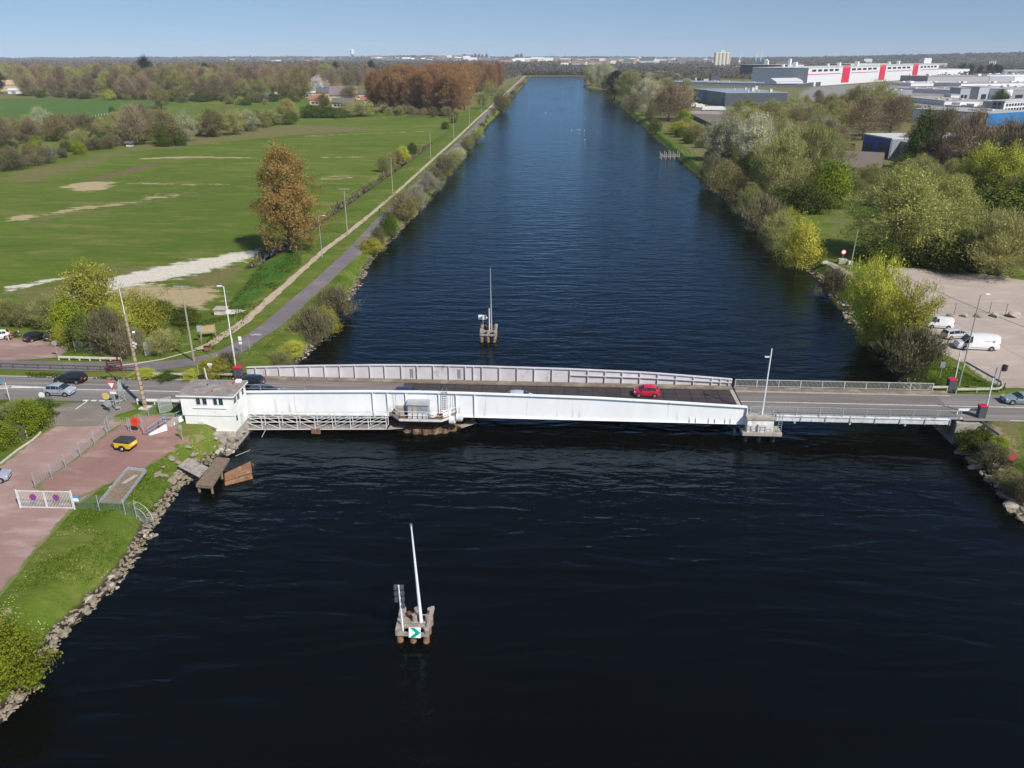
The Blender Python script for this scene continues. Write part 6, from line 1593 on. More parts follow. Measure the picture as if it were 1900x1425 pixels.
def env(profile, t): return np.interp(t, [a for a, _ in profile], [b for _, b in profile])
DOME = [(0, .55), (.15, .85), (.4, 1.0), (.65, .9), (.85, .6), (1, .12)]
OVAL = [(0, .35), (.12, .72), (.35, 1.0), (.6, .9), (.8, .62), (.93, .35), (1, .1)]
COLU = [(0, .35), (.2, .8), (.5, 1.0), (.8, .85), (1, .35)]
SPIR = [(0, .5), (.2, 1.0), (.6, .85), (.9, .4), (1, .05)]
FAN = [(0, .25), (.3, .6), (.6, .92), (.85, 1.0), (1, .6)]
def plant_mesh(seed, H_, R, prof, base, limbs, clumps, leaves, size, crad, leaf, bark, stems=1, r0=None, twig=0.0, droop=0.0, tlen=1.0, lump=.28, twigs_bare=False, shell=.55, lean=.0):
    "returns (foliage mesh, wood mesh) of one plant, its foot at the origin"
    g = np.random.default_rng(seed); wood = MB(); r0 = r0 or H_ * .018 + .04
    ph = g.uniform(0, 6.28, 8)
    def rad(az, t):
        l = 1 + lump * (.5 * np.sin(2 * az + ph[0] + 3 * t) + .35 * np.sin(3 * az + ph[1] - 5 * t) + .35 * np.sin(5 * az + ph[2] + 8 * t))
        return R * env(prof, t) * l
    C = []
    z0 = H_ * base
    axes = []
    for s in range(stems):
        a = g.uniform(0, 6.28); sp_ = 0 if stems == 1 else R * g.uniform(.15, .55)
        hh = H_ * (1 if stems == 1 else g.uniform(.65, .95))
        pts = []
        for k in range(7):
            f = k / 6; pts.append(Vector((math.cos(a) * sp_ * f ** .8 + g.normal() * .02 * H_ * f * .5 + lean * H_ * f, math.sin(a) * sp_ * f ** .8 + g.normal() * .02 * H_ * f * .5, hh * .93 * f)))
        wood.tube(pts, r0 / (1 if stems == 1 else stems ** .45), 6, .025); axes.append(pts)
    ga = g.uniform(0, 6.28)
    for i in range(limbs):
        ax = axes[i % len(axes)]
        f = (base * .75 + (0.93 - base * .75) * ((i + .5) / limbs) ** .9)
        f = min(.97, max(.05, f + g.normal() * .02)); q = f * 6; k = int(q); p0 = ax[k].lerp(ax[min(k + 1, 6)], q - k)
        az = ga + i * 2.399963 + g.normal() * .2
        te = min(1, max(0, (p0.z - z0) / (H_ - z0) + g.uniform(.05, .28) * (1 - droop)))
        r = rad(az, te) * g.uniform(.72, 1.0)
        pe = Vector((math.cos(az) * r + lean * H_ * te, math.sin(az) * r, z0 + te * (H_ - z0)))
        if prof is SPIR or prof is COLU: pe.z = p0.z + r * .8
        mid = p0.lerp(pe, .5) + Vector((0, 0, (.06 - .1 * droop) * r))
        wood.tube([p0, mid, pe], max(.02, r0 * .38 * (1 - .6 * f)), 4, .012)
        for c in range(clumps):
            u = g.uniform(.35, 1.03) if c else 1.0
            pc_ = (p0.lerp(mid, u * 2) if u < .5 else mid.lerp(pe, u * 2 - 1)) + Vector(g.normal(size=3) * R * .13)
            C.append((pc_, u))
            if c % 3 == 0 and not (prof is SPIR): wood.tube([p0.lerp(pe, max(.2, u - .25)), pc_], .02, 3, .008)
    for _ in range(int(limbs * clumps * shell)):     # fill the outer shell
        az = g.uniform(0, 6.28); t = g.uniform(0, 1) ** .9; r = rad(az, t) * g.uniform(.6, 1.0)
        C.append((Vector((math.cos(az) * r + lean * H_ * t, math.sin(az) * r, z0 + t * (H_ - z0))), 1.0))
    nC = len(C); cc = np.array([tuple(p) for p, _ in C])
    idx = np.repeat(np.arange(nC), leaves); n = len(idx)
    ctint = np.clip(g.normal(.5, .22, nC), 0, 1)
    off = g.normal(size=(n, 3)) * crad * np.array([1, 1, .8])
    pos = cc[idx] + off
    if droop: pos[:, 2] -= np.abs(g.normal(size=n)) * droop * crad * 1.6
    pos[:, 2] = np.maximum(pos[:, 2], .05)
    cen = np.array([lean * H_ * .5, 0, z0 + (H_ - z0) * .42])
    outw = pos - cen; outw /= np.linalg.norm(outw, axis=1)[:, None] + 1e-6
    nrm = outw * .75 + g.normal(size=(n, 3)) * .55 + np.array([0, 0, .35]); nrm /= np.linalg.norm(nrm, axis=1)[:, None]
    tng = np.cross(nrm, g.normal(size=(n, 3))); tng /= np.linalg.norm(tng, axis=1)[:, None] + 1e-6
    bit = np.cross(nrm, tng)
    sz = size * g.uniform(.6, 1.4, n)
    su, sv = sz * .62, sz * .42
    if twig > 0:
        tw = g.uniform(size=n) < twig
        d = outw * .55 + g.normal(size=(n, 3)) * .34 + np.array([0, 0, .80 - 1.9 * droop]); d /= np.linalg.norm(d, axis=1)[:, None]
        b2 = np.cross(d, g.normal(size=(n, 3))); b2 /= np.linalg.norm(b2, axis=1)[:, None] + 1e-6
        tng = np.where(tw[:, None], d, tng); bit = np.where(tw[:, None], b2, bit)
        su = np.where(tw, tlen * g.uniform(.35, .8, n), su); sv = np.where(tw, size * .085 + .012, sv)
    v = np.stack([pos - tng * su[:, None], pos + bit * sv[:, None], pos + tng * su[:, None], pos - bit * sv[:, None]], 1).reshape(-1, 3)
    q = np.arange(4 * n).reshape(-1, 4)
    me = bpy.data.meshes.new('crown'); set_mesh(me, v, q); me.materials.append(MATS[leaf])
    tint = np.clip(ctint[idx] + g.normal(0, .2, n), 0, 1).astype(np.float32)
    at = me.attributes.new('tint', 'FLOAT', 'FACE'); at.data.foreach_set('value', tint)
    wm = bpy.data.meshes.new('trunk'); wm.from_pydata(wood.v, [], wood.f); wm.materials.append(MATS[bark]); wm.polygons.foreach_set('use_smooth', [True] * len(wm.polygons)); wm.update()
    return me, wm

# kind: (reference height, list of (crown mesh, trunk mesh), word for the category)
KIND = {}
def kind(name, H_, n, **k):
    KIND[name] = (H_, [plant_mesh(100 * len(KIND) + i, H_, **k) for i in range(n)])
BUSHY = [(0, .6), (.15, .92), (.35, 1.0), (.58, .92), (.78, .72), (.92, .44), (1, .15)]
kind('bronze', 23.5, 1, R=9.0, prof=BUSHY, base=.09, limbs=64, clumps=10, leaves=44, size=.27, crad=.72, leaf='leaf_bronze', bark='bark', r0=.55, twig=.22, tlen=1.0, lump=.5, shell=.35)
kind('rust', 25, 4, R=4.6, prof=COLU, base=.13, limbs=32, clumps=6, leaves=30, size=.34, crad=.8, leaf='leaf_rust', bark='bark_pale', r0=.38, twig=.55, tlen=1.6, lump=.4)
kind('bare', 16, 4, R=6.0, prof=DOME, base=.18, limbs=34, clumps=7, leaves=26, size=.26, crad=.8, leaf='leaf_bare', bark='bark', r0=.32, twig=.85, tlen=1.3, lump=.45, shell=.35)
kind('brown', 10, 3, R=4.6, prof=DOME, base=.12, limbs=26, clumps=7, leaves=34, size=.24, crad=.65, leaf='leaf_brown', bark='bark', stems=4, r0=.28, twig=.5, tlen=1.0, lump=.45, shell=.35)
kind('thicket', 4.2, 3, R=3.0, prof=DOME, base=.04, limbs=24, clumps=7, leaves=30, size=.15, crad=.36, leaf='leaf_scrub', bark='bark', stems=7, r0=.10, twig=.7, tlen=.75, lump=.65, shell=.4)
kind('olive', 12, 5, R=5.4, prof=DOME, base=.12, limbs=32, clumps=8, leaves=36, size=.19, crad=.5, leaf='leaf_olive', bark='bark_pale', stems=4, r0=.30, twig=.68, tlen=1.35, lump=.6, shell=.22)
kind('willow', 14, 2, R=8.0, prof=DOME, base=.15, limbs=46, clumps=10, leaves=40, size=.23, crad=.6, leaf='leaf_willow', bark='bark', r0=.55, twig=.6, tlen=1.2, droop=.35, lump=.5, shell=.3)
kind('green', 5, 3, R=3.2, prof=DOME, base=.03, limbs=24, clumps=7, leaves=42, size=.19, crad=.48, leaf='leaf_green', bark='bark', stems=4, r0=.14, lump=.45)
kind('fresh', 6, 3, R=3.4, prof=DOME, base=.04, limbs=24, clumps=7, leaves=42, size=.19, crad=.5, leaf='leaf_fresh', bark='bark', stems=4, r0=.14, lump=.45)
kind('yellow', 8, 3, R=3.8, prof=OVAL, base=.06, limbs=30, clumps=8, leaves=40, size=.18, crad=.46, leaf='leaf_yellow', bark='bark', stems=5, r0=.18, twig=.25, tlen=.7, lump=.5, shell=.35)
kind('pale', 11, 3, R=5.4, prof=DOME, base=.10, limbs=32, clumps=8, leaves=36, size=.20, crad=.5, leaf='leaf_pale', bark='bark_pale', stems=3, r0=.28, twig=.5, tlen=1.0, lump=.5, shell=.3)
kind('silver', 11, 2, R=5.6, prof=DOME, base=.10, limbs=34, clumps=8, leaves=38, size=.22, crad=.5, leaf='leaf_silver', bark='bark_pale', stems=3, r0=.28, twig=.5, tlen=1.1, lump=.55, shell=.3)
kind('pine', 18, 2, R=6.0, prof=DOME, base=.22, limbs=26, clumps=8, leaves=34, size=.4, crad=.8, leaf='leaf_pine', bark='bark', r0=.4, lump=.6)
kind('blossom', 9, 1, R=6.0, prof=DOME, base=.15, limbs=30, clumps=7, leaves=30, size=.34, crad=.75, leaf='leaf_blossom', bark='bark', r0=.3, lump=.4)
kind('lombardy', 22, 2, R=2.6, prof=COLU, base=.05, limbs=26, clumps=5, leaves=16, size=.6, crad=.7, leaf='leaf_lombardy', bark='bark', r0=.35)
kind('spring_pair', 8, 2, R=3.4, prof=FAN, base=.05, limbs=30, clumps=8, leaves=34, size=.17, crad=.45, leaf='leaf_yellow', bark='bark', stems=7, r0=.16, twig=.35, tlen=.7, lump=.45, shell=.35)
CAT = dict(silver='tree', bronze='tree', rust='tree', bare='tree', brown='tree', thicket='bush', olive='tree', willow='tree', green='bush', fresh='bush', yellow='bush', pale='tree', pine='conifer', blossom='tree', lombardy='poplar', spring_pair='tree')
NAME = dict(silver='silvery_tree', bronze='bronze_tree', rust='poplar_tree', bare='bare_tree', brown='brown_tree', thicket='thicket_bush', olive='olive_tree', willow='willow_tree', green='green_bush', fresh='fresh_green_bush', yellow='yellow_bush', pale='pale_tree', pine='pine_tree', blossom='blossom_tree', lombardy='lombardy_poplar', spring_pair='spring_tree')
def place(k, loc, h, label, group=None, wide=1.0, parts=True, name=None, cat=None, variant=None, rz=None):
    H_, ms = KIND[k]; cm, wm = ms[random.randrange(len(ms)) if variant is None else variant % len(ms)]
    s = h / H_
    nm = name or NAME[k]
    if parts:
        r = thing(nm, label, cat or CAT[k], loc, random.uniform(0, 6.28) if rz is None else rz, group)
        r.scale = (s * wide, s * wide, s)
        for n_, me in (('crown', cm), ('trunk', wm)):
            o = bpy.data.objects.new(n_, me); COL.objects.link(o); o.parent = r
    else:       # far away: crown and wood joined in one mesh
        key = (k, cm.name)
        if key not in JOIN:
            bm = bmesh.new(); bm.from_mesh(cm); nf = len(bm.faces); bm.from_mesh(wm); bm.faces.ensure_lookup_table()
            for f in bm.faces[nf:]: f.material_index = 1
            me = bpy.data.meshes.new(nm); bm.to_mesh(me); bm.free(); me.materials.clear(); me.materials.append(cm.materials[0]); me.materials.append(wm.materials[0]); JOIN[key] = me
        r = bpy.data.objects.new(nm, JOIN[key]); COL.objects.link(r); r.location = loc; r.scale = (s * wide, s * wide, s); r.rotation_euler = (0, 0, random.uniform(0, 6.28))
        tag(r, label, cat or CAT[k], group)
    return r
JOIN = {}
def at_px(k, px, py, pt, label, group=None, wide=1.0, parts=True, wpx=None, dy=0.0, **kw):
    "plant whose foot shows at (px, py), top at row pt; wpx: crown width in pixels"
    b = G(px, py); b.y += dy; h = max(.6, top_at(b, pt))
    if wpx:
        dep = proj(b.x, b.y, b.z)[2]; wide = (wpx * dep / F / 2) / ({'silver': 5.6, 'bronze': 9.2, 'rust': 4.6, 'bare': 6, 'brown': 4.6, 'thicket': 3, 'olive': 5.4, 'willow': 8, 'green': 3.2, 'fresh': 3.4, 'yellow': 3.8, 'pale': 5.4, 'pine': 6, 'blossom': 6, 'lombardy': 2.6, 'spring_pair': 3.4}[k] * h / KIND[k][0])
    return place(k, b - Vector((0, 0, .1)), h, label, group, wide, parts, **kw)
at_px('bronze', 540, 468, 280, 'large rust brown leafing tree standing alone by the ditch', wpx=128)
# ---- left foreground
N_ = [
 ('fresh', 25, 1268, 1172, 118, 'big fresh green bush spilling over the bank in the lower left corner'),
 ('fresh', -20, 1235, 1150, 110, 'fresh green bush cut by the left edge of the lower bank'),
 ('fresh', 60, 800, 746, 62, 'bright green hedge bush above the slate panel'),
 ('olive', 44, 776, 738, 58, 'yellowish olive shrub behind the bright hedge bush by the road'),
 ('fresh', 2, 830, 786, 62, 'bright green hedge bush below the slate panel at the left edge'),
 ('green', 78, 762, 742, 46, 'low dark green hedge beside the road corner'),
 ('green', 4, 766, 745, 42, 'dark green hedge bush at the left edge beside the road'),
 ('green', 92, 772, 760, 26, 'small dark green tuft at the end of the hedge corner'),
 ('yellow', 182, 610, 488, 105, 'tall pointed yellow green bush in front of the chalky patch'),
 ('yellow', 262, 622, 540, 92, 'wide yellow flowering bush right of the pointed one'),
 ('yellow', 225, 640, 565, 80, 'lower yellow green bush at the foot of the pointed one'),
 ('fresh', 132, 628, 555, 62, 'mid green bush left of the pointed yellow bush'),
 ('green', 160, 645, 585, 58, 'dark green bush at the foot of the yellow cluster'),
 ('thicket', 205, 655, 575, 70, 'brown bare thicket among the yellow bushes'),
 ('thicket', 240, 660, 610, 60, 'low brown thicket behind the wire fence by the service road'),
 ('olive', 95, 610, 548, 58, 'olive shrub above the two parked black cars'),
 ('brown', 55, 606, 560, 52, 'brown shrub with dark stems above the parked cars'),
 ('olive', 22, 604, 556, 56, 'olive shrub above the motorbike in the upper lot'),
 ('olive', -15, 604, 550, 60, 'olive shrub at the left edge above the white small car'),
 ('yellow', 118, 640, 605, 40, 'small yellow bush beside the leaning grey sign post'),
 ('olive', 303, 655, 612, 64, 'rounded dull olive bush beside the open mesh gate'),
 ('green', 345, 600, 572, 55, 'low dark green scrub by the utility pole at the bend'),
 ('green', 300, 590, 560, 50, 'dark green scrub behind the rounded olive bush'),
 ('yellow', 400, 697, 664, 70, 'yellow green bush around the triangular warning sign'),
 ('thicket', 425, 690, 655, 50, 'brown olive bush beside the slim lamp post at the bridge'),
 ('yellow', 360, 704, 685, 40, 'low yellow green scrub along the verge behind the house'),
 ('yellow', 270, 700, 684, 46, 'low yellow green scrub by the brown rail'),
 ('green', 312, 702, 690, 40, 'low green scrub between the rail and the cream guard rail'),
]
for k, px, py, pt, wp, lb in N_: at_px(k, px, py, pt, lb, wpx=wp)
# ---- bushes along the left waterline beyond the bridge
B_ = [
 ('olive', 520, 682, 652, 56, 'low brown olive scrub at the water edge just beyond the bridge'),
 ('yellow', 545, 662, 632, 44, 'small yellow green bush at the water beyond the bridge'),
 ('thicket', 585, 632, 575, 62, 'brown thicket beside the bright yellow waterside bush'),
 ('yellow', 606, 622, 570, 58, 'bright yellow bush leaning over the water on the left bank'),
 ('thicket', 625, 585, 535, 62, 'dense dark brown bush overhanging the left waterline'),
 ('yellow', 690, 470, 440, 46, 'low yellow bush on the left bank opposite the brown tree'),
 ('thicket', 703, 455, 422, 26, 'small brown bush behind the low yellow one on the left bank'),
 ('green', 722, 437, 400, 30, 'dark green round bush on the left bank below the walker'),
 ('brown', 748, 410, 358, 54, 'tall brown bush on the left bank level with the round sign'),
 ('silver', 773, 390, 345, 44, 'silvery pale bush on the left waterline past the round sign'),
 ('yellow', 755, 405, 375, 36, 'yellow tinged bush at the water under the tall brown one'),
 ('silver', 795, 362, 318, 40, 'second silvery pale bush farther up the left waterline'),
 ('thicket', 806, 348, 310, 34, 'brown bush behind the second pale bush on the left bank'),
 ('thicket', 825, 325, 290, 40, 'brown bush on the left bank above the two pale ones'),
 ('olive', 840, 312, 278, 36, 'olive bush on the left bank above the brown one'),
 ('pale', 852, 298, 272, 28, 'third pale bush up the left waterline'),
 ('brown', 868, 280, 252, 28, 'brown olive bush on the left bank where the path narrows'),
 ('olive', 884, 262, 238, 26, 'olive bush on the left bank near the narrowing path'),
]
for k, px, py, pt, wp, lb in B_: at_px(k, px, py, pt, lb, wpx=wp)
for y in np.arange(560, 1900, 34):
    x = float(Lx(y)) - random.uniform(1.0, 4.5)
    place(random.choice(['thicket', 'brown', 'bare', 'thicket', 'olive']), Vector((x, y, 1.0)), random.uniform(2.4, 5.0), 'small brown bush in the far row along the left waterline', 'far bushes along the left waterline', 1.1, False, name='waterside_bush', cat='bush')
at_px('brown', 931, 208, 166, 'dark ivy covered tree standing between the towpath and the water', wpx=34)
# ---- ditch bushes
for k, px, py, pt, wp, lb in (('olive', 712, 320, 290, 26, 'olive bush at the near end of the ditch row'), ('olive', 726, 312, 284, 24, 'second olive bush of the ditch row'), ('yellow', 748, 300, 271, 24, 'yellow bush in the middle of the ditch row'), ('brown', 738, 304, 280, 22, 'brown bush in the ditch row'), ('green', 765, 286, 266, 18, 'dark green bush in the ditch row by the yellow one'), ('green', 826, 240, 226, 14, 'small green bush at the far end of the ditch'), ('brown', 842, 228, 212, 18, 'brown bush at the far end of the ditch')):
    at_px(k, px, py, pt, lb, wpx=wp)

# ---- filling areas with trees
def fill(mix, poly_px, n, hr, label, group, name, cat, parts=False, mind=5.0, wide=(.85, 1.2), poly_w=None, top=None):
    wp = poly_w or W(poly_px); xs_ = [p[0] for p in wp]; ys_ = [p[1] for p in wp]; got = []; tries = 0
    while len(got) < n and tries < n * 60:
        tries += 1; x = random.uniform(min(xs_), max(xs_)); y = random.uniform(min(ys_), max(ys_))
        if poly_sd(np.array([x]), np.array([y]), wp)[0] > 0: continue
        if any((x - a) ** 2 + (y - b_) ** 2 < mind * mind for a, b_ in got): continue
        got.append((x, y)); k = random.choice(mix)
        place(k, Vector((x, y, hz(x, y) - .1)), random.uniform(*hr), label, group, random.uniform(*wide), parts, name=name, cat=cat)
    return got
# plantation of rust brown poplars: front row, then the body
pf = [G(688, 205), G(850, 216)]
for k in range(24):
    f = k / 23; p = pf[0].lerp(pf[1], f); p.y += random.uniform(-4, 5); p.z = hz(p.x, p.y)
    place('rust', p, random.uniform(25, 35), 'rust brown poplar in the front row of the plantation', 'front row poplars of the plantation', random.uniform(.95, 1.2), True)
x0p, y0p = pf[0].x, pf[0].y; x1p, y1p = pf[1].x, pf[1].y
fill(['rust'], None, 150, (27, 37), 'rust brown poplar inside the dense plantation beside the canal', 'poplars inside the plantation', 'poplar_tree', 'tree', mind=8.5, wide=(1.0, 1.35), poly_w=[(x0p, y0p + 8), (x1p, y1p + 8), (-82, 900), (-94, 1500), (-215, 1500), (-195, 1000)])
for px, py, pt in ((905, 187, 150), (896, 200, 168), (913, 178, 150)): at_px('olive', px, py, pt, 'yellow green tree at the edge of the plantation by the grass strip', 'yellow green trees at the plantation edge', wpx=20)
# scrub under the front of the plantation and the bushes in front of the houses
fill(['olive', 'bare', 'brown', 'olive', 'bare'], [(690, 213), (700, 205), (850, 213), (850, 221)], 40, (4, 8.5), 'low green brown scrub at the foot of the plantation', 'scrub at the foot of the plantation', 'scrub_bush', 'bush', mind=5)
for k, px, py, pt, wp, lb in (('olive', 668, 216, 188, 62, 'broad rounded olive bush in front of the terrace of houses'), ('green', 580, 218, 196, 50, 'dark green bush below the pale houses'), ('green', 612, 218, 200, 40, 'green bush below the pale houses, next to the broad olive bush'), ('willow', 535, 224, 184, 44, 'golden green willow at the corner of the meadow'), ('olive', 500, 232, 205, 46, 'rounded olive bush at the end of the meadow hedge'), ('olive', 515, 230, 210, 30, 'small olive bush next to the golden willow'), ('brown', 640, 214, 194, 34, 'brown bush in front of the purple roofed house'), ('green', 630, 219, 206, 28, 'low green bush at the meadow edge in front of the houses')):
    at_px(k, px, py, pt, lb, wpx=wp)
# ---- hedge belt across the meadow
H1_ = [('bare', 252, 268, 198, 60), ('bare', 272, 262, 194, 40), ('brown', 310, 268, 212, 58), ('pale', 345, 262, 208, 44), ('brown', 300, 246, 206, 30), ('brown', 395, 254, 206, 46), ('olive', 435, 250, 204, 44), ('pale', 462, 244, 204, 40), ('brown', 420, 240, 198, 30), ('olive', 372, 252, 214, 40), ('pale', 82, 250, 199, 34), ('brown', 108, 262, 216, 44), ('bare', 60, 262, 222, 44), ('brown', 30, 262, 218, 46), ('bare', 10, 268, 222, 46), ('olive', 150, 276, 240, 40), ('brown', 165, 262, 232, 44), ('olive', 205, 262, 226, 40), ('bare', 185, 255, 232, 34), ('green', 215, 258, 230, 28), ('green', 305, 272, 240, 26), ('green', 335, 270, 246, 24), ('brown', 480, 236, 206, 30), ('green', 470, 240, 216, 22)]
for i, (k, px, py, pt, wp) in enumerate(H1_): at_px(k, px, py, pt, {'bare': 'bare grey brown tree in the hedge across the meadow', 'brown': 'brown budding tree in the hedge across the meadow', 'pale': 'pale budding tree in the hedge across the meadow', 'olive': 'olive tree in the hedge across the meadow', 'green': 'dark green bush in the hedge across the meadow'}[k], {'bare': 'bare trees in the meadow hedge', 'brown': 'brown trees in the meadow hedge', 'pale': 'pale trees in the meadow hedge', 'olive': 'olive trees in the meadow hedge', 'green': 'dark green bushes in the meadow hedge'}[k], wpx=wp)
fill(['green', 'olive', 'fresh', 'green', 'brown', 'thicket', 'thicket'], [(0, 322), (120, 296), (240, 272), (330, 258), (230, 262), (120, 262), (0, 262)], 46, (3.5, 7), 'low mixed green scrub on the allotment edge of the meadow', 'scrub on the allotment edge', 'scrub_bush', 'bush', mind=6)
fill(['brown', 'bare', 'olive', 'thicket'], [(0, 262), (120, 258), (250, 250), (330, 238), (300, 232), (150, 246), (0, 250)], 26, (7, 12), 'grey brown tree behind the allotment scrub', 'trees behind the allotment scrub', 'hedge_tree', 'tree', mind=7)
fill(['green', 'olive', 'brown'], [(330, 258), (480, 240), (560, 228), (560, 222), (470, 230), (330, 248)], 24, (4, 8), 'low scrub along the right part of the meadow hedge', 'scrub along the meadow hedge', 'scrub_bush', 'bush', mind=6)
for px, py, pt in ((208, 210, 198), (115, 232, 223)): at_px('green', px, py, pt, 'small round dark bush on the field fence line', 'small bushes on the field fence', wpx=10)
for k, px, py, pt, wp in (('brown', 300, 203, 160, 30), ('bare', 290, 200, 156, 26)): at_px(k, px, py, pt, 'lone brown tree at the edge of the green crop field', 'lone brown trees by the crop field', wpx=wp)
# ---- wood behind the crop field
fill(['bare', 'bare', 'brown', 'bare', 'olive'], [(45, 178), (140, 182), (330, 188), (420, 190), (520, 188), (560, 184), (560, 172), (300, 172), (50, 165)], 95, (22, 33), 'bare grey brown tree in the wood behind the crop field', 'bare trees of the wood behind the field', 'bare_tree', 'tree', mind=11, wide=(.8, 1.15))
fill(['bare', 'bare', 'brown', 'bare', 'olive'], [(-60, 160), (45, 165), (300, 172), (560, 172), (690, 160), (690, 140), (-60, 140)], 190, (22, 32), 'brown tree deep in the wood behind the crop field', 'trees deep in the wood behind the field', 'bare_tree', 'tree', mind=16, wide=(.9, 1.4))
fill(['green', 'olive', 'thicket', 'yellow', 'green', 'brown'], [(30, 180), (140, 184), (330, 190), (450, 196), (560, 192), (560, 186), (330, 184), (140, 178), (40, 174)], 48, (5, 9), 'green and brown undergrowth bush at the edge of the wood', 'undergrowth at the wood edge', 'scrub_bush', 'bush', mind=8, wide=(1.1, 1.6))
for px, py, pt, wp, lb in ((277, 175, 107, 30, 'tall dark cedar rising above the bare wood'), (180, 178, 140, 22, 'blue green conifer in the bare wood'), (246, 180, 144, 22, 'dark conifer in front of the bare wood'), (228, 178, 146, 14, 'slim dark conifer next to the wider one in the wood'), (504, 176, 152, 14, 'small pointed dark conifer near the pale houses'), (2, 174, 129, 20, 'dark pine at the left edge beside the tan barn'), (624, 150, 116, 18, 'dark pine top on the skyline of the wood'), (690, 152, 114, 18, 'dark pine top beside the plantation on the skyline'), (385, 160, 118, 22, 'dark green conifer on the skyline of the wood')):
    at_px('pine', px, py, pt, lb, wpx=wp)
at_px('blossom', 591, 178, 144, 'white blossoming tree beside the pale houses', wpx=32)
for k, px, py, pt, wp, lb in (('green', 560, 182, 156, 26, 'dark green tree left of the white blossom'), ('yellow', 205, 186, 165, 18, 'yellow bush at the wood edge'), ('bare', 650, 190, 160, 40, 'bare tree between the houses and the plantation'), ('brown', 600, 200, 176, 26, 'brown tree in the gardens of the pale houses'), ('green', 602, 196, 176, 9, 'small dark cypress among the pale houses')): at_px(k, px, py, pt, lb, wpx=wp)

# ---- right bank: waterline bushes, near to far
RB = [
 ('thicket', 1690, 690, 610, 96, 'wide brown bare thicket on the bank by the cream railing'),
 ('spring_pair', 1612, 640, 478, 92, 'tall yellow leaved tree leaning over the right waterline'),
 ('spring_pair', 1676, 655, 522, 84, 'yellow leaved tree behind the first at the edge of the gravel lot'),
 ('yellow', 1640, 655, 590, 60, 'low yellow bush under the two leaning trees'),
 ('thicket', 1545, 545, 500, 56, 'small bare grey bush on the right bank below the concrete block'),
 ('yellow', 1480, 500, 408, 74, 'yellow green bush on the right waterline, nearer than the olive ones'),
 ('olive', 1440, 470, 392, 70, 'olive bush next to the yellow green waterside bush'),
 ('yellow', 1458, 450, 385, 50, 'yellow green bush behind the olive waterside bush'),
 ('thicket', 1412, 430, 365, 64, 'brown green bush at the right waterline under the long armed lamp'),
 ('olive', 1390, 410, 345, 56, 'olive yellow bush at the right waterline, left of the long armed lamp'),
 ('brown', 1345, 362, 300, 54, 'brown olive bush overhanging the water near the ruined jetty'),
 ('thicket', 1318, 348, 290, 44, 'grey twiggy bush overhanging the water beside the ruined jetty'),
 ('brown', 1365, 382, 322, 46, 'dark brown bush at the right waterline past the jetty'),
]
for k, px, py, pt, wp, lb in RB: at_px(k, px, py, pt, lb, wpx=wp)
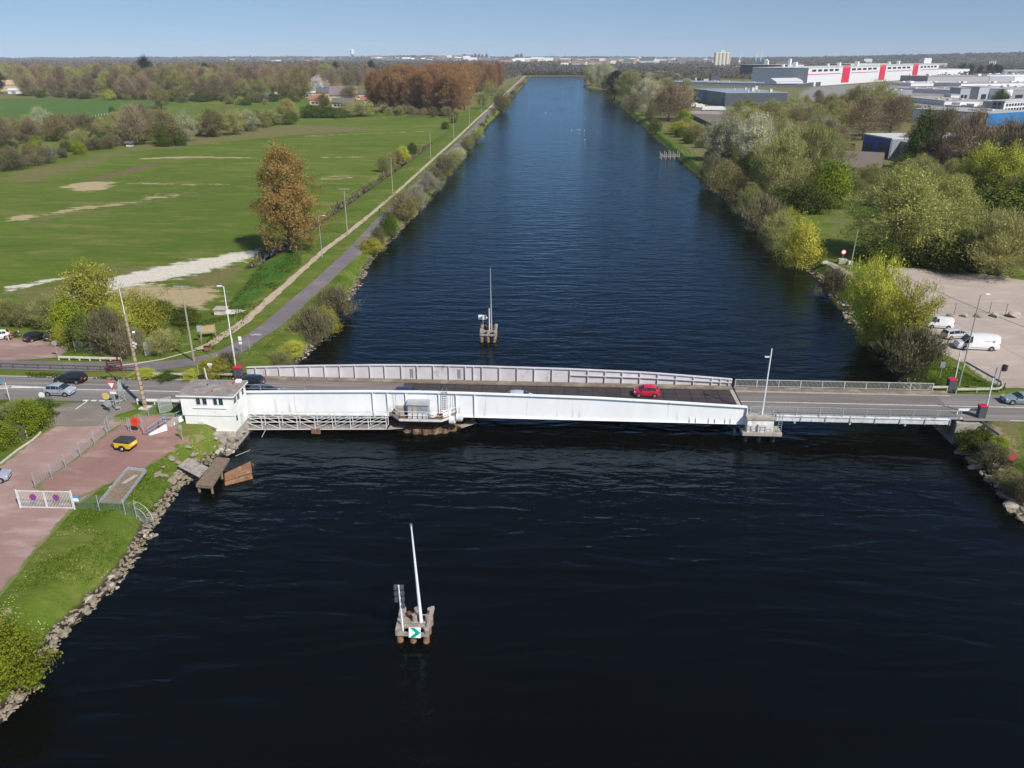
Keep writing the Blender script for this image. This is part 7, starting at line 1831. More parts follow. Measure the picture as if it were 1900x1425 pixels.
# big individual trees of the right bank
RT = [
 ('willow', 1660, 480, 318, 175, 'huge spreading golden olive willow behind the gravel lot'),
 ('willow', 1750, 440, 330, 110, 'golden olive willow half hidden by the huge one'),
 ('olive', 1850, 512, 392, 150, 'broad dull green tree with pale stems at the far edge of the gravel lot'),
 ('green', 1770, 500, 430, 110, 'dark green bush in the shade between the willow and the broad tree'),
 ('green', 1640, 488, 440, 70, 'dark green bush at the foot of the huge willow'),
 ('yellow', 1700, 478, 435, 50, 'small yellow green bush under the huge willow'),
 ('green', 1840, 420, 350, 120, 'dark green tree below the yellow topped trees'),
 ('yellow', 1810, 372, 268, 70, 'yellow topped tree at the white factory wall'),
 ('yellow', 1860, 380, 268, 66, 'second yellow topped tree beside the yellow factory panel'),
 ('yellow', 1895, 395, 290, 50, 'yellow green tree cut by the right edge'),
 ('fresh', 1538, 385, 302, 78, 'bright yellow green rounded tree in the middle of the right bank'),
 ('green', 1500, 395, 345, 70, 'dark green bush in front of the bright rounded tree'),
 ('green', 1450, 390, 350, 60, 'dark bush behind the long armed lamp'),
 ('olive', 1440, 372, 245, 110, 'tall pale olive tree behind the long armed lamp'),
 ('olive', 1500, 360, 235, 110, 'tall pale olive tree next to the bright rounded tree'),
 ('silver', 1350, 300, 218, 84, 'silvery white willow near the ruined jetty'),
 ('silver', 1395, 315, 212, 78, 'silvery white willow to the right of the first'),
 ('green', 1390, 335, 285, 50, 'dark green bush below the silvery willows'),
 ('bare', 1240, 225, 158, 76, 'group of bare brown trees before the blue striped warehouse'),
 ('bare', 1262, 222, 160, 60, 'bare brown tree close to the dark gravel yard'),
 ('brown', 1206, 232, 188, 18, 'narrow rusty brown tree at the right waterline'),
 ('fresh', 1268, 228, 204, 26, 'bright green bush at the corner of the dark gravel yard'),
 ('silver', 1200, 200, 147, 44, 'pale budding tree on the right bank before the bare group'),
 ('olive', 1165, 190, 132, 50, 'grey olive tree with ivy on the right bank'),
 ('pine', 1140, 186, 134, 46, 'dark ivy covered clump on the right bank'),
 ('silver', 1118, 160, 115, 40, 'pale crowned tree on the headland'),
 ('olive', 1098, 158, 120, 30, 'grey green tree at the tip of the headland'),
 ('green', 1125, 156, 128, 30, 'dark ivy clad tree behind the tip of the headland'),
 ('bare', 1225, 215, 175, 40, 'bare tree between the rusty brown tree and the water'),
 ('yellow', 1262, 250, 225, 44, 'yellow green bush on the right waterline before the gravel yard'),
 ('brown', 1290, 262, 232, 40, 'brown bush on the right waterline behind the ruined jetty'),
 ('green', 1215, 248, 222, 22, 'dark green bush at the right waterline'),
 ('pale', 1195, 215, 193, 20, 'pale green bush at the right waterline under the bare trees'),
 ('thicket', 1175, 208, 176, 40, 'grey bare thicket above the small beach on the right bank'),
 ('thicket', 1132, 185, 165, 24, 'reddish bare bush at the right waterline'),
 ('olive', 1620, 215, 150, 70, 'olive green tree in front of the red banded hall'),
 ('olive', 1585, 225, 160, 60, 'olive tree left of the one before the red banded hall'),
 ('bare', 1600, 260, 180, 76, 'bare tree above the dark blue shed'),
 ('bare', 1650, 255, 182, 70, 'bare tree right of the dark blue shed roof'),
 ('bare', 1735, 320, 205, 84, 'tall bare tree in front of the white factory wall'),
 ('green', 1700, 318, 208, 52, 'ivy dark tree just right of the blue shed'),
 ('bare', 1790, 330, 210, 84, 'tall bare tree behind the yellow topped trees'),
 ('bare', 1850, 335, 225, 80, 'bare tree over the yellow factory panel'),
 ('bare', 1885, 340, 222, 70, 'dark limbed bare tree at the right edge'),
 ('olive', 1690, 332, 296, 50, 'olive bush below the blue shed'),
 ('olive', 1660, 345, 308, 60, 'loose olive shrub in front of the blue shed'),
 ('olive', 1612, 345, 304, 60, 'loose olive shrub hiding the front of the brown roofed house'),
 ('olive', 1575, 375, 322, 64, 'pale olive tree beside the brown house roof'),
]
for k, px, py, pt, wp, lb in RT: at_px(k, px, py, pt, lb, wpx=wp)
fill(['olive', 'pale', 'olive', 'willow', 'brown'], [(1350, 250), (1420, 262), (1500, 262), (1580, 250), (1640, 240), (1600, 222), (1500, 215), (1400, 212), (1345, 218)], 60, (10, 15), 'budding tree in the far rows of the thick belt on the right bank', 'far row trees of the right bank belt', 'budding_tree', 'tree', mind=8)
fill(['olive', 'green', 'olive', 'brown'], [(1640, 330), (1700, 350), (1760, 400), (1900, 420), (1990, 400), (1960, 345), (1760, 330), (1690, 315)], 34, (7, 12), 'green and olive tree in the shade behind the gravel lot', 'trees behind the gravel lot', 'shade_tree', 'tree', mind=7)
fill(['green', 'olive', 'green', 'brown'], [(1380, 345), (1430, 385), (1560, 392), (1640, 400), (1640, 350), (1560, 340), (1440, 320)], 20, (3, 5.5), 'dark green undergrowth bush in the right bank belt', 'undergrowth of the right bank belt', 'scrub_bush', 'bush', mind=6)
fill(['olive', 'olive', 'pale', 'brown', 'bare', 'olive'], [(1400, 320), (1480, 350), (1540, 330), (1552, 300), (1545, 262), (1500, 262), (1400, 262), (1350, 262), (1360, 300)], 70, (10, 15), 'pale olive budding tree in the thick belt on the right bank', 'olive trees of the right bank belt', 'olive_tree', 'tree', mind=8)
fill(['olive', 'brown', 'green', 'thicket'], [(1230, 240), (1300, 285), (1370, 345), (1420, 370), (1400, 310), (1320, 250), (1260, 228)], 40, (3, 6.5), 'low brown green bush along the right waterline near the jetty', 'low bushes along the right waterline', 'waterside_bush', 'bush', mind=4)
fill(['green', 'olive', 'green', 'fresh'], [(1700, 495), (1740, 490), (1900, 470), (1980, 440), (1900, 400), (1740, 440)], 22, (2.5, 6), 'green undergrowth bush behind the gravel lot', 'undergrowth behind the gravel lot', 'scrub_bush', 'bush', mind=5)
fill(['green', 'fresh'], [(1600, 492), (1760, 492), (1760, 482), (1600, 480)], 16, (1.2, 2.2), 'low leafy green scrub on the bank edge of the gravel lot', 'low scrub on the gravel lot edge', 'scrub_bush', 'bush', mind=3)
fill(['bare', 'olive', 'brown', 'pale', 'olive'], [(1100, 160), (1180, 195), (1260, 220), (1275, 185), (1230, 150), (1150, 140), (1100, 140)], 50, (10, 17), 'grey brown tree in the woods along the far right bank', 'trees along the far right bank', 'bank_tree', 'tree', mind=11)
fill(['olive', 'brown', 'bare', 'pale'], [(1090, 152), (1260, 160), (1380, 158), (1440, 150), (1440, 134), (1240, 130), (1100, 136)], 60, (8, 14), 'distant olive brown tree between the far bank and the grey halls', 'distant trees before the grey halls', 'bank_tree', 'tree', mind=18, wide=(1.1, 1.7))
fill(['olive', 'bare', 'brown'], [(1480, 205), (1600, 215), (1700, 225), (1700, 205), (1560, 195), (1480, 190)], 26, (9, 14), 'budding tree on the edge of the factory grounds', 'trees on the edge of the factory grounds', 'bank_tree', 'tree', mind=9)
fill(['bare', 'olive', 'bare', 'brown'], [(1690, 330), (1900, 345), (1960, 300), (1800, 280), (1680, 290)], 14, (9, 14), 'bare tree along the white factory wall', 'trees along the white factory wall', 'bare_tree', 'tree', mind=8)
# near right bank below the road
for k, px, py, pt, wp, lb in (('thicket', 1770, 800, 768, 60, 'brown green bramble at the abutment of the approach span'), ('green', 1805, 832, 800, 56, 'green bramble on the right bank below the road'), ('thicket', 1835, 865, 828, 60, 'brown bramble on the right bank, lower than the green one'), ('green', 1790, 812, 790, 40, 'low green bramble between the abutment and the bank'), ('brown', 1868, 905, 868, 56, 'brown leafy bush at the right edge near the red round sign'), ('thicket', 1892, 930, 890, 50, 'grey brown bush at the right edge by the water'), ('fresh', 1850, 835, 812, 40, 'fresh green bush on the slope beside the dark guard rail')):
    at_px(k, px, py, pt, lb, wpx=wp)
# poplars and conifers on the far right
for i, px in enumerate((1783, 1799, 1816, 1834, 1845, 1852)): at_px('lombardy', px, 141, 117 + (i % 3) * 2, 'dark columnar poplar in the row beyond the factory roofs', 'columnar poplars beyond the factory', wpx=11, parts=False)
for i, px in enumerate((1765, 961, 957, 967, 862, 876, 882, 889, 895, 903)): at_px('lombardy', px, 113 if i else 141, 99 + (i % 3) if i else 128, 'tiny dark columnar poplar on the far skyline', 'columnar poplars on the skyline', wpx=5 if i else 8, parts=False)
at_px('green', 1855, 195, 168, 'dark round tree beside the white office block', wpx=28)
# far woods that read as one mass
def far_woods(name, bands, leaf, label):
    g = np.random.default_rng(5); C = []
    for (xa_, ya_, xb_, yb_, depth, n, hh) in bands:
        n = int(n * 1.6)
        u = g.uniform(size=n); d = g.uniform(size=n) * depth
        x = xa_ + (xb_ - xa_) * u + g.normal(size=n) * 8; y = ya_ + (yb_ - ya_) * u + d
        base = H(x, y); hgt = hh * (.75 + .25 * np.sin(x * .013 + y * .01) + .15 * g.normal(size=n))
        for t in (.25, .5, .72, .9, 1.0):
            C.append(np.stack([x + g.normal(size=n) * 5, y + g.normal(size=n) * 4, base + hgt * t], 1))
    c = np.concatenate(C); n = len(c); sz = g.uniform(1.2, 3.0, n) * np.clip(c[:, 1] / 1700, 1, 4.5)
    nr = g.normal(size=(n, 3)) * .6 + np.array([.2, -.5, .7]); nr /= np.linalg.norm(nr, axis=1)[:, None]
    t_ = np.cross(nr, g.normal(size=(n, 3))); t_ /= np.linalg.norm(t_, axis=1)[:, None]; b_ = np.cross(nr, t_)
    v = np.stack([c - t_ * sz[:, None], c + b_ * sz[:, None] * .7, c + t_ * sz[:, None], c - b_ * sz[:, None] * .7], 1).reshape(-1, 3)
    me = bpy.data.meshes.new(name); set_mesh(me, v, np.arange(4 * n).reshape(-1, 4)); me.materials.append(MATS[leaf])
    at = me.attributes.new('tint', 'FLOAT', 'FACE'); at.data.foreach_set('value', g.uniform(size=n).astype(np.float32))
    o = bpy.data.objects.new(name, me); COL.objects.link(o); tag(o, label, 'woods', kind='stuff')
far_woods('far_woods', [(-1600, 1350, -500, 1500, 1100, 3400, 20), (-700, 1500, -95, 1700, 900, 2200, 22), (-1500, 2300, 0, 2400, 2200, 3600, 18), (-3500, 3000, -500, 3600, 3000, 3500, 16), (-5600, 5000, 1500, 5600, 3600, 6500, 17), (-300, 4200, 1800, 4400, 4200, 4200, 15)], 'leaf_far', 'brown woods stretching to the horizon on the left')
far_woods('far_woods', [(-80, 2070, 90, 2070, 40, 500, 9), (-80, 2150, 400, 2150, 1500, 2200, 11), (70, 1600, 420, 1700, 700, 1500, 11), (300, 2300, 2200, 2600, 2200, 3800, 12), (1300, 3800, 5200, 4200, 3200, 3600, 14), (600, 1900, 1300, 1900, 900, 900, 10), (2200, 5400, 6600, 5400, 2600, 4200, 15)], 'leaf_far', 'green brown woods beyond the end of the canal and on the right')
# ---- leafy ground cover on the verges
def tufts(name, polys, n, leaf, size, label):
    g = np.random.default_rng(9); P_ = []
    for poly, k in polys:
        wp = W(poly); xs_ = [p[0] for p in wp]; ys_ = [p[1] for p in wp]; m_ = int(n * k)
        x = g.uniform(min(xs_), max(xs_), m_ * 4); y = g.uniform(min(ys_), max(ys_), m_ * 4)
        ok = poly_sd(x, y, wp) < 0; x, y = x[ok][:m_], y[ok][:m_]
        cl = np.array([mnoise.noise(Vector((a * .16, b_ * .16, 0))) for a, b_ in zip(x, y)]); ok = cl > -.06; x, y = x[ok], y[ok]
        P_.append(np.stack([x, y, H(x, y) + .03], 1))
    c = np.concatenate(P_); c = np.repeat(c, 3, 0) + g.normal(size=(len(c) * 3, 3)) * np.array([.18, .18, 0]); n = len(c)
    sz = size * g.uniform(.5, 1.3, n); d = g.normal(size=(n, 3)) * .5 + np.array([0, 0, 1]); d /= np.linalg.norm(d, axis=1)[:, None]
    b_ = np.cross(d, g.normal(size=(n, 3))); b_ /= np.linalg.norm(b_, axis=1)[:, None]
    w_ = sz * .3
    v = np.stack([c - b_ * w_[:, None] * .4, c + d * sz[:, None] * .6 - b_ * w_[:, None], c + d * sz[:, None], c + d * sz[:, None] * .6 + b_ * w_[:, None]], 1).reshape(-1, 3)
    me = bpy.data.meshes.new(name); set_mesh(me, v, np.arange(4 * n).reshape(-1, 4)); me.materials.append(MATS[leaf])
    at = me.attributes.new('tint', 'FLOAT', 'FACE'); at.data.foreach_set('value', g.uniform(size=n).astype(np.float32))
    o = bpy.data.objects.new(name, me); COL.objects.link(o); tag(o, label, 'grass', kind='stuff')
leaf_material('leaf_grass', [(.05, .10, .010), (.085, .15, .014), (.13, .20, .022), (.20, .23, .04)], .3)
tufts('verge_grass', [([(0, 1250), (120, 1140), (250, 1010), (330, 880), (330, 840), (270, 880), (150, 950), (60, 1060), (0, 1130)], 1.0), ([(480, 650), (560, 640), (640, 560), (700, 450), (680, 470), (570, 565)], .6), ([(1700, 660), (1790, 690), (1850, 722), (1720, 722), (1690, 700)], .4), ([(1800, 785), (1860, 830), (1899, 900), (1899, 940), (1780, 800)], .5), ([(1500, 510), (1580, 520), (1640, 620), (1600, 620), (1540, 560)], .3)], 7000, 'leaf_grass', .15, 'rough grass and weeds on the canal banks')
tufts('verge_weeds', [([(380, 640), (430, 560), (480, 495), (560, 465), (560, 490), (470, 580), (400, 650)], 1.0), ([(0, 700), (280, 706), (440, 706), (440, 698), (280, 699), (0, 692)], .5), ([(330, 600), (420, 570), (400, 620), (330, 640)], .4)], 2200, 'leaf_green', .24, 'dark leafy weeds beside the footpath')

_g = np.random.default_rng(4)
def reeds(name, n, label):
    y = _g.uniform(174, 440, n); sd = _g.choice([-1, 1], n); cl = np.array([mnoise.noise(Vector((a * .09, b_ * 5.0, 3))) for a, b_ in zip(y, sd)]); ok = cl > -.25; y, sd = y[ok], sd[ok]; n = len(y)
    x = DITCH(y) + .5 * np.sin(y * .19) + .35 * np.sin(y * .47) + sd * np.abs(_g.normal(.85, .45, n)); c = np.stack([x, y, H(x, y)], 1)
    sz = _g.uniform(.4, 1.15, n); d = _g.normal(size=(n, 3)) * .3 + np.array([0, 0, 1]); b_ = np.cross(d, _g.normal(size=(n, 3))); b_ /= np.linalg.norm(b_, axis=1)[:, None]; w_ = (sz * .16)[:, None]
    v = np.stack([c - b_ * w_, c + d * sz[:, None] * .6 - b_ * w_ * 1.3, c + d * sz[:, None], c + d * sz[:, None] * .6 + b_ * w_ * 1.3], 1).reshape(-1, 3)
    me = bpy.data.meshes.new(name); set_mesh(me, v, np.arange(4 * n).reshape(-1, 4)); me.materials.append(MATS['leaf_scrub'])
    at = me.attributes.new('tint', 'FLOAT', 'FACE'); at.data.foreach_set('value', _g.uniform(size=n).astype(np.float32))
    o = bpy.data.objects.new(name, me); COL.objects.link(o); tag(o, label, 'reeds', kind='stuff')
reeds('ditch_reeds', 5200, 'brown reeds and rough grass along the ditch')
# ================================================================== rocks
def rock_mesh(seed):
    bm = bmesh.new(); bmesh.ops.create_icosphere(bm, subdivisions=2, radius=1)
    o = Vector((seed * 7.3, seed * 3.1, 0)); g = np.random.default_rng(seed)
    planes = [(Vector(g.normal(size=3)).normalized(), g.uniform(.55, .85)) for _ in range(9)]
    for v in bm.verts:
        p = v.co.normalized()
        for n_, d in planes:
            k = p.dot(n_)
            if k > d: p = p - n_ * (k - d)
        v.co = p * (1 + .10 * mnoise.noise(p * 2.2 + o))
    me = bpy.data.meshes.new('rock'); bm.to_mesh(me); bm.free(); return me
RM = []
for s in range(6):
    me = rock_mesh(s + 1); me.materials.append(MATS['limestone' if s < 4 else 'limestone_white']); RM.append(me)
def rock(loc, s, label, group, m=None, name='rock'):
    o = bpy.data.objects.new(name, m or random.choice(RM)); COL.objects.link(o); o.location = loc
    o.rotation_euler = (random.uniform(-.4, .4), random.uniform(-.4, .4), random.uniform(0, 6.28)); o.scale = (s * random.uniform(.8, 1.4), s * random.uniform(.7, 1.1), s * random.uniform(.32, .7))
    tag(o, label, 'rock', group); return o
def shore_rocks(side, y0, y1, n, sr, dr, label, group):
    for _ in range(n):
        y = random.uniform(y0, y1); d = random.uniform(*dr)
        if mnoise.noise(Vector((y * .17, side * 9.0, 0))) < -.12 and random.random() < .8: continue
        x = float(Lx(y)) - d if side < 0 else float(Rx(y)) + d
        s = random.uniform(*sr) * (1.25 if random.random() < .15 else 1)
        rock((x, y, hz(x, y) + s * .12), s, label, group)
shore_rocks(-1, 43, 76, 92, (.14, .46), (-.9, .45), 'pale limestone rock along the near left waterline', 'rocks along the near left waterline')
shore_rocks(-1, 76, 87, 58, (.3, .62), (-.5, 2.6), 'large pale rock in the heap below the control house', 'rocks below the control house')
shore_rocks(-1, 118, 175, 58, (.18, .4), (-.8, .8), 'small pale rock along the left waterline beyond the bridge', 'rocks on the left waterline beyond the bridge')
shore_rocks(1, 74, 90, 40, (.35, .75), (-.6, 1.4), 'grey rock along the right waterline below the road', 'rocks on the right waterline below the road')
shore_rocks(1, 118, 215, 56, (.3, .65), (-.6, 1.0), 'grey rock along the right waterline beyond the bridge', 'rocks on the right waterline beyond the bridge')
for _ in range(34):
    x = random.uniform(-43.4, -39.3); y = random.uniform(84.0, 86.5) if x < -39.9 else random.uniform(84.8, 90.5); f = max(0, min(1, (y - 83.8) / 2.6)); s_ = random.uniform(.38, .75)
    rock((x, y, .15 + 1.15 * f * random.uniform(.5, 1.0)), s_, 'rough pale boulder stacked against the terrace of the control house', 'boulders against the terrace')
for px, py, s, lb in ((1763, 588, .75, 'dark topped boulder in the stake row behind the small van'), (1788, 588, .7, 'white boulder in the stake row'), (1815, 589, .75, 'broken grey boulder in the stake row'), (1845, 588, .95, 'squarish pale boulder in the stake row'), (1882, 588, 1.25, 'largest pale boulder at the right end of the stake row'), (1530, 490, 1.0, 'flat white stone at the start of the footpath landing')):
    p = G(px, py); rock(p + Vector((0, 0, s * .25)), s, lb, None, RM[4 if 'white' in lb or 'pale' in lb else 2], 'boulder')
for px, py, s, lb in ((1757, 772, 1.0, 'white block of stone beside the approach abutment'), (1745, 795, .6, 'pinkish stone under the approach span')):
    p = P(px, py, 2.2 if py < 780 else 1.2); rock(p, s, lb, None, RM[4], 'boulder')
# fine rubble between the rocks
def rubble(name, runs, n, label):
    g = np.random.default_rng(3); P_ = []
    for side, y0, y1, d0, d1, k in runs:
        m_ = int(n * k); y = g.uniform(y0, y1, m_); d = g.uniform(d0, d1, m_); x = (Lx(y) - d) if side < 0 else (Rx(y) + d)
        P_.append(np.stack([x, y, H(x, y) + .02], 1))
    c = np.concatenate(P_); base = np.array([[0, 0, 1], [1, 0, 0], [0, 1, 0], [-1, 0, 0], [0, -1, 0]], float); n = len(c)
    s = g.uniform(.08, .26, n)[:, None, None]; a = g.uniform(0, 6.28, n); R_ = np.stack([np.stack([np.cos(a), -np.sin(a)], -1), np.stack([np.sin(a), np.cos(a)], -1)], 1)
    v = np.repeat(base[None], n, 0) * np.array([1.2, .8, .7]) + g.normal(size=(n, 5, 3)) * .22; v[:, :, :2] = np.einsum('nij,nkj->nki', R_, v[:, :, :2])
    v = (v * s + c[:, None]).reshape(-1, 3); f = np.array([[0, 1, 2], [0, 2, 3], [0, 3, 4], [0, 4, 1]]); q = (f[None] + (np.arange(n) * 5)[:, None, None]).reshape(-1, 3)
    me = bpy.data.meshes.new(name); set_mesh(me, v, q); me.materials.append(MATS['limestone'])
    o = bpy.data.objects.new(name, me); COL.objects.link(o); tag(o, label, 'rubble', kind='stuff')
rubble('shore_rubble', [(-1, 42, 88, -.8, .6, .7), (-1, 116, 260, -.3, 1.1, .9), (1, 72, 91, -.4, 2.0, .5), (1, 104, 300, -.3, 1.5, .9)], 1500, 'stony rubble along the waterlines')
rubble('lot_edge_rubble', [(1, 172, 184, 16, 34, .5)], 400, 'loose pale rubble at the far edge of the gravel lot')
# ================================================================== buildings
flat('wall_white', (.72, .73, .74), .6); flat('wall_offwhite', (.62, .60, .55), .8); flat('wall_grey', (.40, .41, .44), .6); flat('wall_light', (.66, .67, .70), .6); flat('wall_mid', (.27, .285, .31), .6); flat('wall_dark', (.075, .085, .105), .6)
flat('wall_blue', (.025, .095, .42), .4); flat('stripe_blue', (.02, .17, .42), .4); flat('wall_tan', (.46, .34, .22), .9); flat('wall_orange', (.55, .34, .15), .9); flat('wall_stone', (.52, .46, .38), .9)
flat('roof_grey', (.38, .375, .37), .8); flat('roof_blue', (.27, .32, .38), .5); flat('roof_brown', (.165, .14, .115), .9); flat('roof_purple', (.20, .155, .165), .9); flat('roof_tile', (.30, .14, .09), .9); flat('roof_pale', (.56, .56, .55), .6); flat('roof_slate', (.10, .105, .12), .8)
flat('panel_red', (.60, .018, .055), .5); flat('panel_yellow', (.72, .50, .01), .5); flat('brick_red', (.24, .07, .05), .9); flat('silo', (.60, .56, .48), .9); flat('crane_blue', (.06, .22, .50), .5); flat('gravel_roof', (.36, .32, .295), .95)
def hall(name, label, cat, a, b, top, depth, wall, roof, feats=(), gable=0.0, side=None, parapet=.6, group=None, h=None):
    A, B = G(*a), G(*b); hh = h or top_at(A, top); t = thing(name, label, cat, A, math.atan2(B.y - A.y, B.x - A.x), group)
    L = ((B.x - A.x) ** 2 + (B.y - A.y) ** 2) ** .5
    mb = MB(); mb.bb((0, 0, -2), (L, depth, hh)); w_ = mb.build('wall', wall, t)
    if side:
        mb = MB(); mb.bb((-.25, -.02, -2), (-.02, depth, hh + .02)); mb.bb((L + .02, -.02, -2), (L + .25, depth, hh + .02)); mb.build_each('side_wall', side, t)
    mb = MB()
    if gable: mb.gable((L / 2, depth / 2, hh + .02), (L, depth), gable, 0, .8)
    else: mb.bb((-.4, -.4, hh + .01), (L + .4, depth + .4, hh + parapet))
    mb.build('roof', roof, t)
    for nm, m_, f0, f1, z0, z1, n in feats:
        for k in range(n):
            c0 = f0 + (f1 - f0) * k / n; c1 = f0 + (f1 - f0) * (k + (1 if n == 1 else .68)) / n
            mb = MB(); mb.bb((L * c0, -.35 if nm != 'window' else -.2, hh * z0), (L * c1, .1, hh * z1)); mb.build(nm, m_, t)
    return t, hh, L
def roof_bits(t, hh, L, depth, n, m_='wall_white', s=(3, 2, 1.6), nm='roof_unit'):
    g = random.Random(n * 7 + int(L))
    for _ in range(n):
        x, y = g.uniform(.05, .95) * L, g.uniform(.05, .95) * depth; k = g.uniform(.5, 1.5)
        mb = MB(); mb.box((x, y, hh + .6 + s[2] * k / 2), (s[0] * k, s[1] * k, s[2] * k)); mb.build(nm, m_, t)
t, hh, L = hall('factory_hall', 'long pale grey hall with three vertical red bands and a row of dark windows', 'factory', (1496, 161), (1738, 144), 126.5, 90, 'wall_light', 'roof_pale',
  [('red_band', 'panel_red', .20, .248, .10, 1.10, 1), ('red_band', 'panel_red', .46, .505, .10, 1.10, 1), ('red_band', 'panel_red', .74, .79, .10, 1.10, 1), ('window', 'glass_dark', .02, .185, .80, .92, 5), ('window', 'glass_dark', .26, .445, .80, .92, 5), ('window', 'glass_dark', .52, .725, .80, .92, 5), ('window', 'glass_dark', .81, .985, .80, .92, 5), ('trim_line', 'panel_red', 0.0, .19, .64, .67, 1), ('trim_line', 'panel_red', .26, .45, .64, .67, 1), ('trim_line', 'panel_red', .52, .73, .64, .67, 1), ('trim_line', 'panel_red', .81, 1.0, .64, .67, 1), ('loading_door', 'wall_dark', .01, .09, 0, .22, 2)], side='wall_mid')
roof_bits(t, hh, L, 90, 7, 'wall_white', (5, 4, 5), 'chimney')
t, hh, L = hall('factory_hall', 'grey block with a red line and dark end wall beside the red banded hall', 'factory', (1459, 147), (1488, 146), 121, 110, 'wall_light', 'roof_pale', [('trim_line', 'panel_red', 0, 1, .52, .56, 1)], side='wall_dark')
roof_bits(t, hh, L, 110, 3, 'wall_white', (4, 4, 8), 'chimney')
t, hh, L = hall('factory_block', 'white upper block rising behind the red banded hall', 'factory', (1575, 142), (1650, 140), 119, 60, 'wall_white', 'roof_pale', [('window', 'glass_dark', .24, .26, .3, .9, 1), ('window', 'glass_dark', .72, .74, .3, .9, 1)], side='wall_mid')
hall('storage_hall', 'white hall with a pale pink pitched roof in front of the grey block', 'hall', (1440, 162), (1489, 161), 152, 26, 'wall_white', 'roof_pale', gable=5)
t, hh, L = hall('factory_hall', 'low factory hall with a long white front and gravel roof', 'factory', (1651, 170), (1780, 176), 163.5, 120, 'wall_white', 'gravel_roof', side='wall_white'); roof_bits(t, hh, L, 120, 12, 'wall_white', (8, 2, .8), 'roof_light')
t, hh, L = hall('factory_hall', 'nearer low hall with a white wedge of wall and grey gravel roof', 'factory', (1666, 187.5), (1751, 197), 179.5, 42, 'wall_white', 'gravel_roof', side='wall_white'); roof_bits(t, hh, L, 42, 5, 'roof_pale', (4, 2, .8), 'roof_light')
t, hh, L = hall('factory_hall', 'ribbed white hall with a blue end wall among the trees', 'factory', (1690, 226), (1828, 236), 203, 45, 'wall_offwhite', 'roof_grey', [('corrugation', 'wall_white', .01, .99, .02, .97, 30), ('blue_end', 'stripe_blue', .985, 1.0, 0, 1.0, 1)], side='stripe_blue'); roof_bits(t, hh, L, 45, 6, 'roof_pale', (6, 1.5, .6), 'roof_light')
t, hh, L = hall('office_block', 'white office block with two long bands of windows at the right edge', 'office', (1858, 218), (1935, 212), 190, 16, 'wall_white', 'roof_pale', [('window', 'window_glass', .04, .98, .12, .30, 14), ('window', 'window_glass', .04, .98, .42, .60, 14), ('window', 'window_glass', .04, .98, .72, .90, 14)], side='wall_grey')
hall('stair_tower', 'grey glazed stair tower at the end of the office block', 'tower', (1836, 217), (1857, 218), 188, 18, 'wall_mid', 'roof_grey', [('window', 'window_glass', .1, .9, .1, .3, 2), ('window', 'window_glass', .1, .9, .45, .65, 2), ('window', 'window_glass', .1, .9, .75, .93, 2)])
for lb, a, b, tp, dp, wl in (('grey cube shaped loading block among the white halls', (1779, 186), (1797, 186), 164, 22, 'wall_grey'), ('white box shaped block next to the grey loading block', (1798, 185), (1812, 185), 164, 20, 'wall_white'), ('mid grey loading block with a dark gantry front', (1813, 186), (1850, 184), 162, 20, 'wall_grey'), ('low white block left of the grey loading cube', (1762, 190), (1778, 190), 176, 14, 'wall_white'), ('white block behind the dark round tree', (1858, 186), (1876, 185), 166, 22, 'wall_white'), ('dark grey hall end at the right edge above the offices', (1874, 184), (1930, 182), 167, 40, 'wall_mid')):
    hall('loading_block', lb, 'factory block', a, b, tp, dp, wl, 'roof_grey', [('opening', 'glass_dark', .15, .85, .08, .45, 2)])
t, hh, L = hall('factory_hall', 'broad low grey hall with a plain ribbed wall behind the white halls', 'factory', (1720, 154), (1834, 153), 142, 70, 'roof_grey', 'gravel_roof', side='wall_mid'); roof_bits(t, hh, L, 70, 5, 'wall_white', (6, 4, 3))
hall('factory_hall', 'grey and white hall on the far right behind the office block', 'factory', (1835, 153), (1900, 152), 143, 60, 'wall_grey', 'roof_pale', [('white_end', 'wall_white', .70, .98, 0, 1.0, 1)])
hall('factory_hall', 'long low pale hall with a pale flat roof at the far right skyline', 'factory', (1852, 141), (1960, 140), 131, 60, 'wall_mid', 'roof_pale')
t, hh, L = hall('factory_hall', 'low white sheds on the far side of the red banded hall', 'factory', (1738, 142), (1800, 141), 129, 50, 'wall_white', 'roof_pale', side='wall_mid')
t, hh, L = hall('tank_hall', 'white tank house raised over a grey roof near the far right skyline', 'factory', (1672, 130), (1756, 129), 118, 40, 'wall_mid', 'roof_grey', [('light_band', 'wall_grey', .0, 1.0, .8, 1.0, 1)])
mb = MB(); mb.bb((L * .5, 6, hh), (L * .66, 22, hh + 17)); mb.build('tank_house', 'wall_white', t)
for i in range(4):
    b = G(1834 + i * 3.6, 126); mb = MB(); mb.cyl((0, 0, -3), (0, 0, top_at(b, 113)), 2.4, 2.2, 8); mb.cur = 1; mb.box((0, 0, 4), (8, 8, 12)); o = mb.build('factory_chimney', ['wall_white', 'wall_grey']); o.location = b; tag(o, 'white steel chimney in the group of four on the far right skyline', 'chimney', 'white chimneys on the skyline')
t, hh, L = hall('factory_block', 'small white stepped building on the skyline above the red banded hall', 'factory', (1602, 121), (1617, 121), 109, 30, 'wall_white', 'roof_pale', [('window', 'glass_dark', .2, .8, .3, .5, 3)])
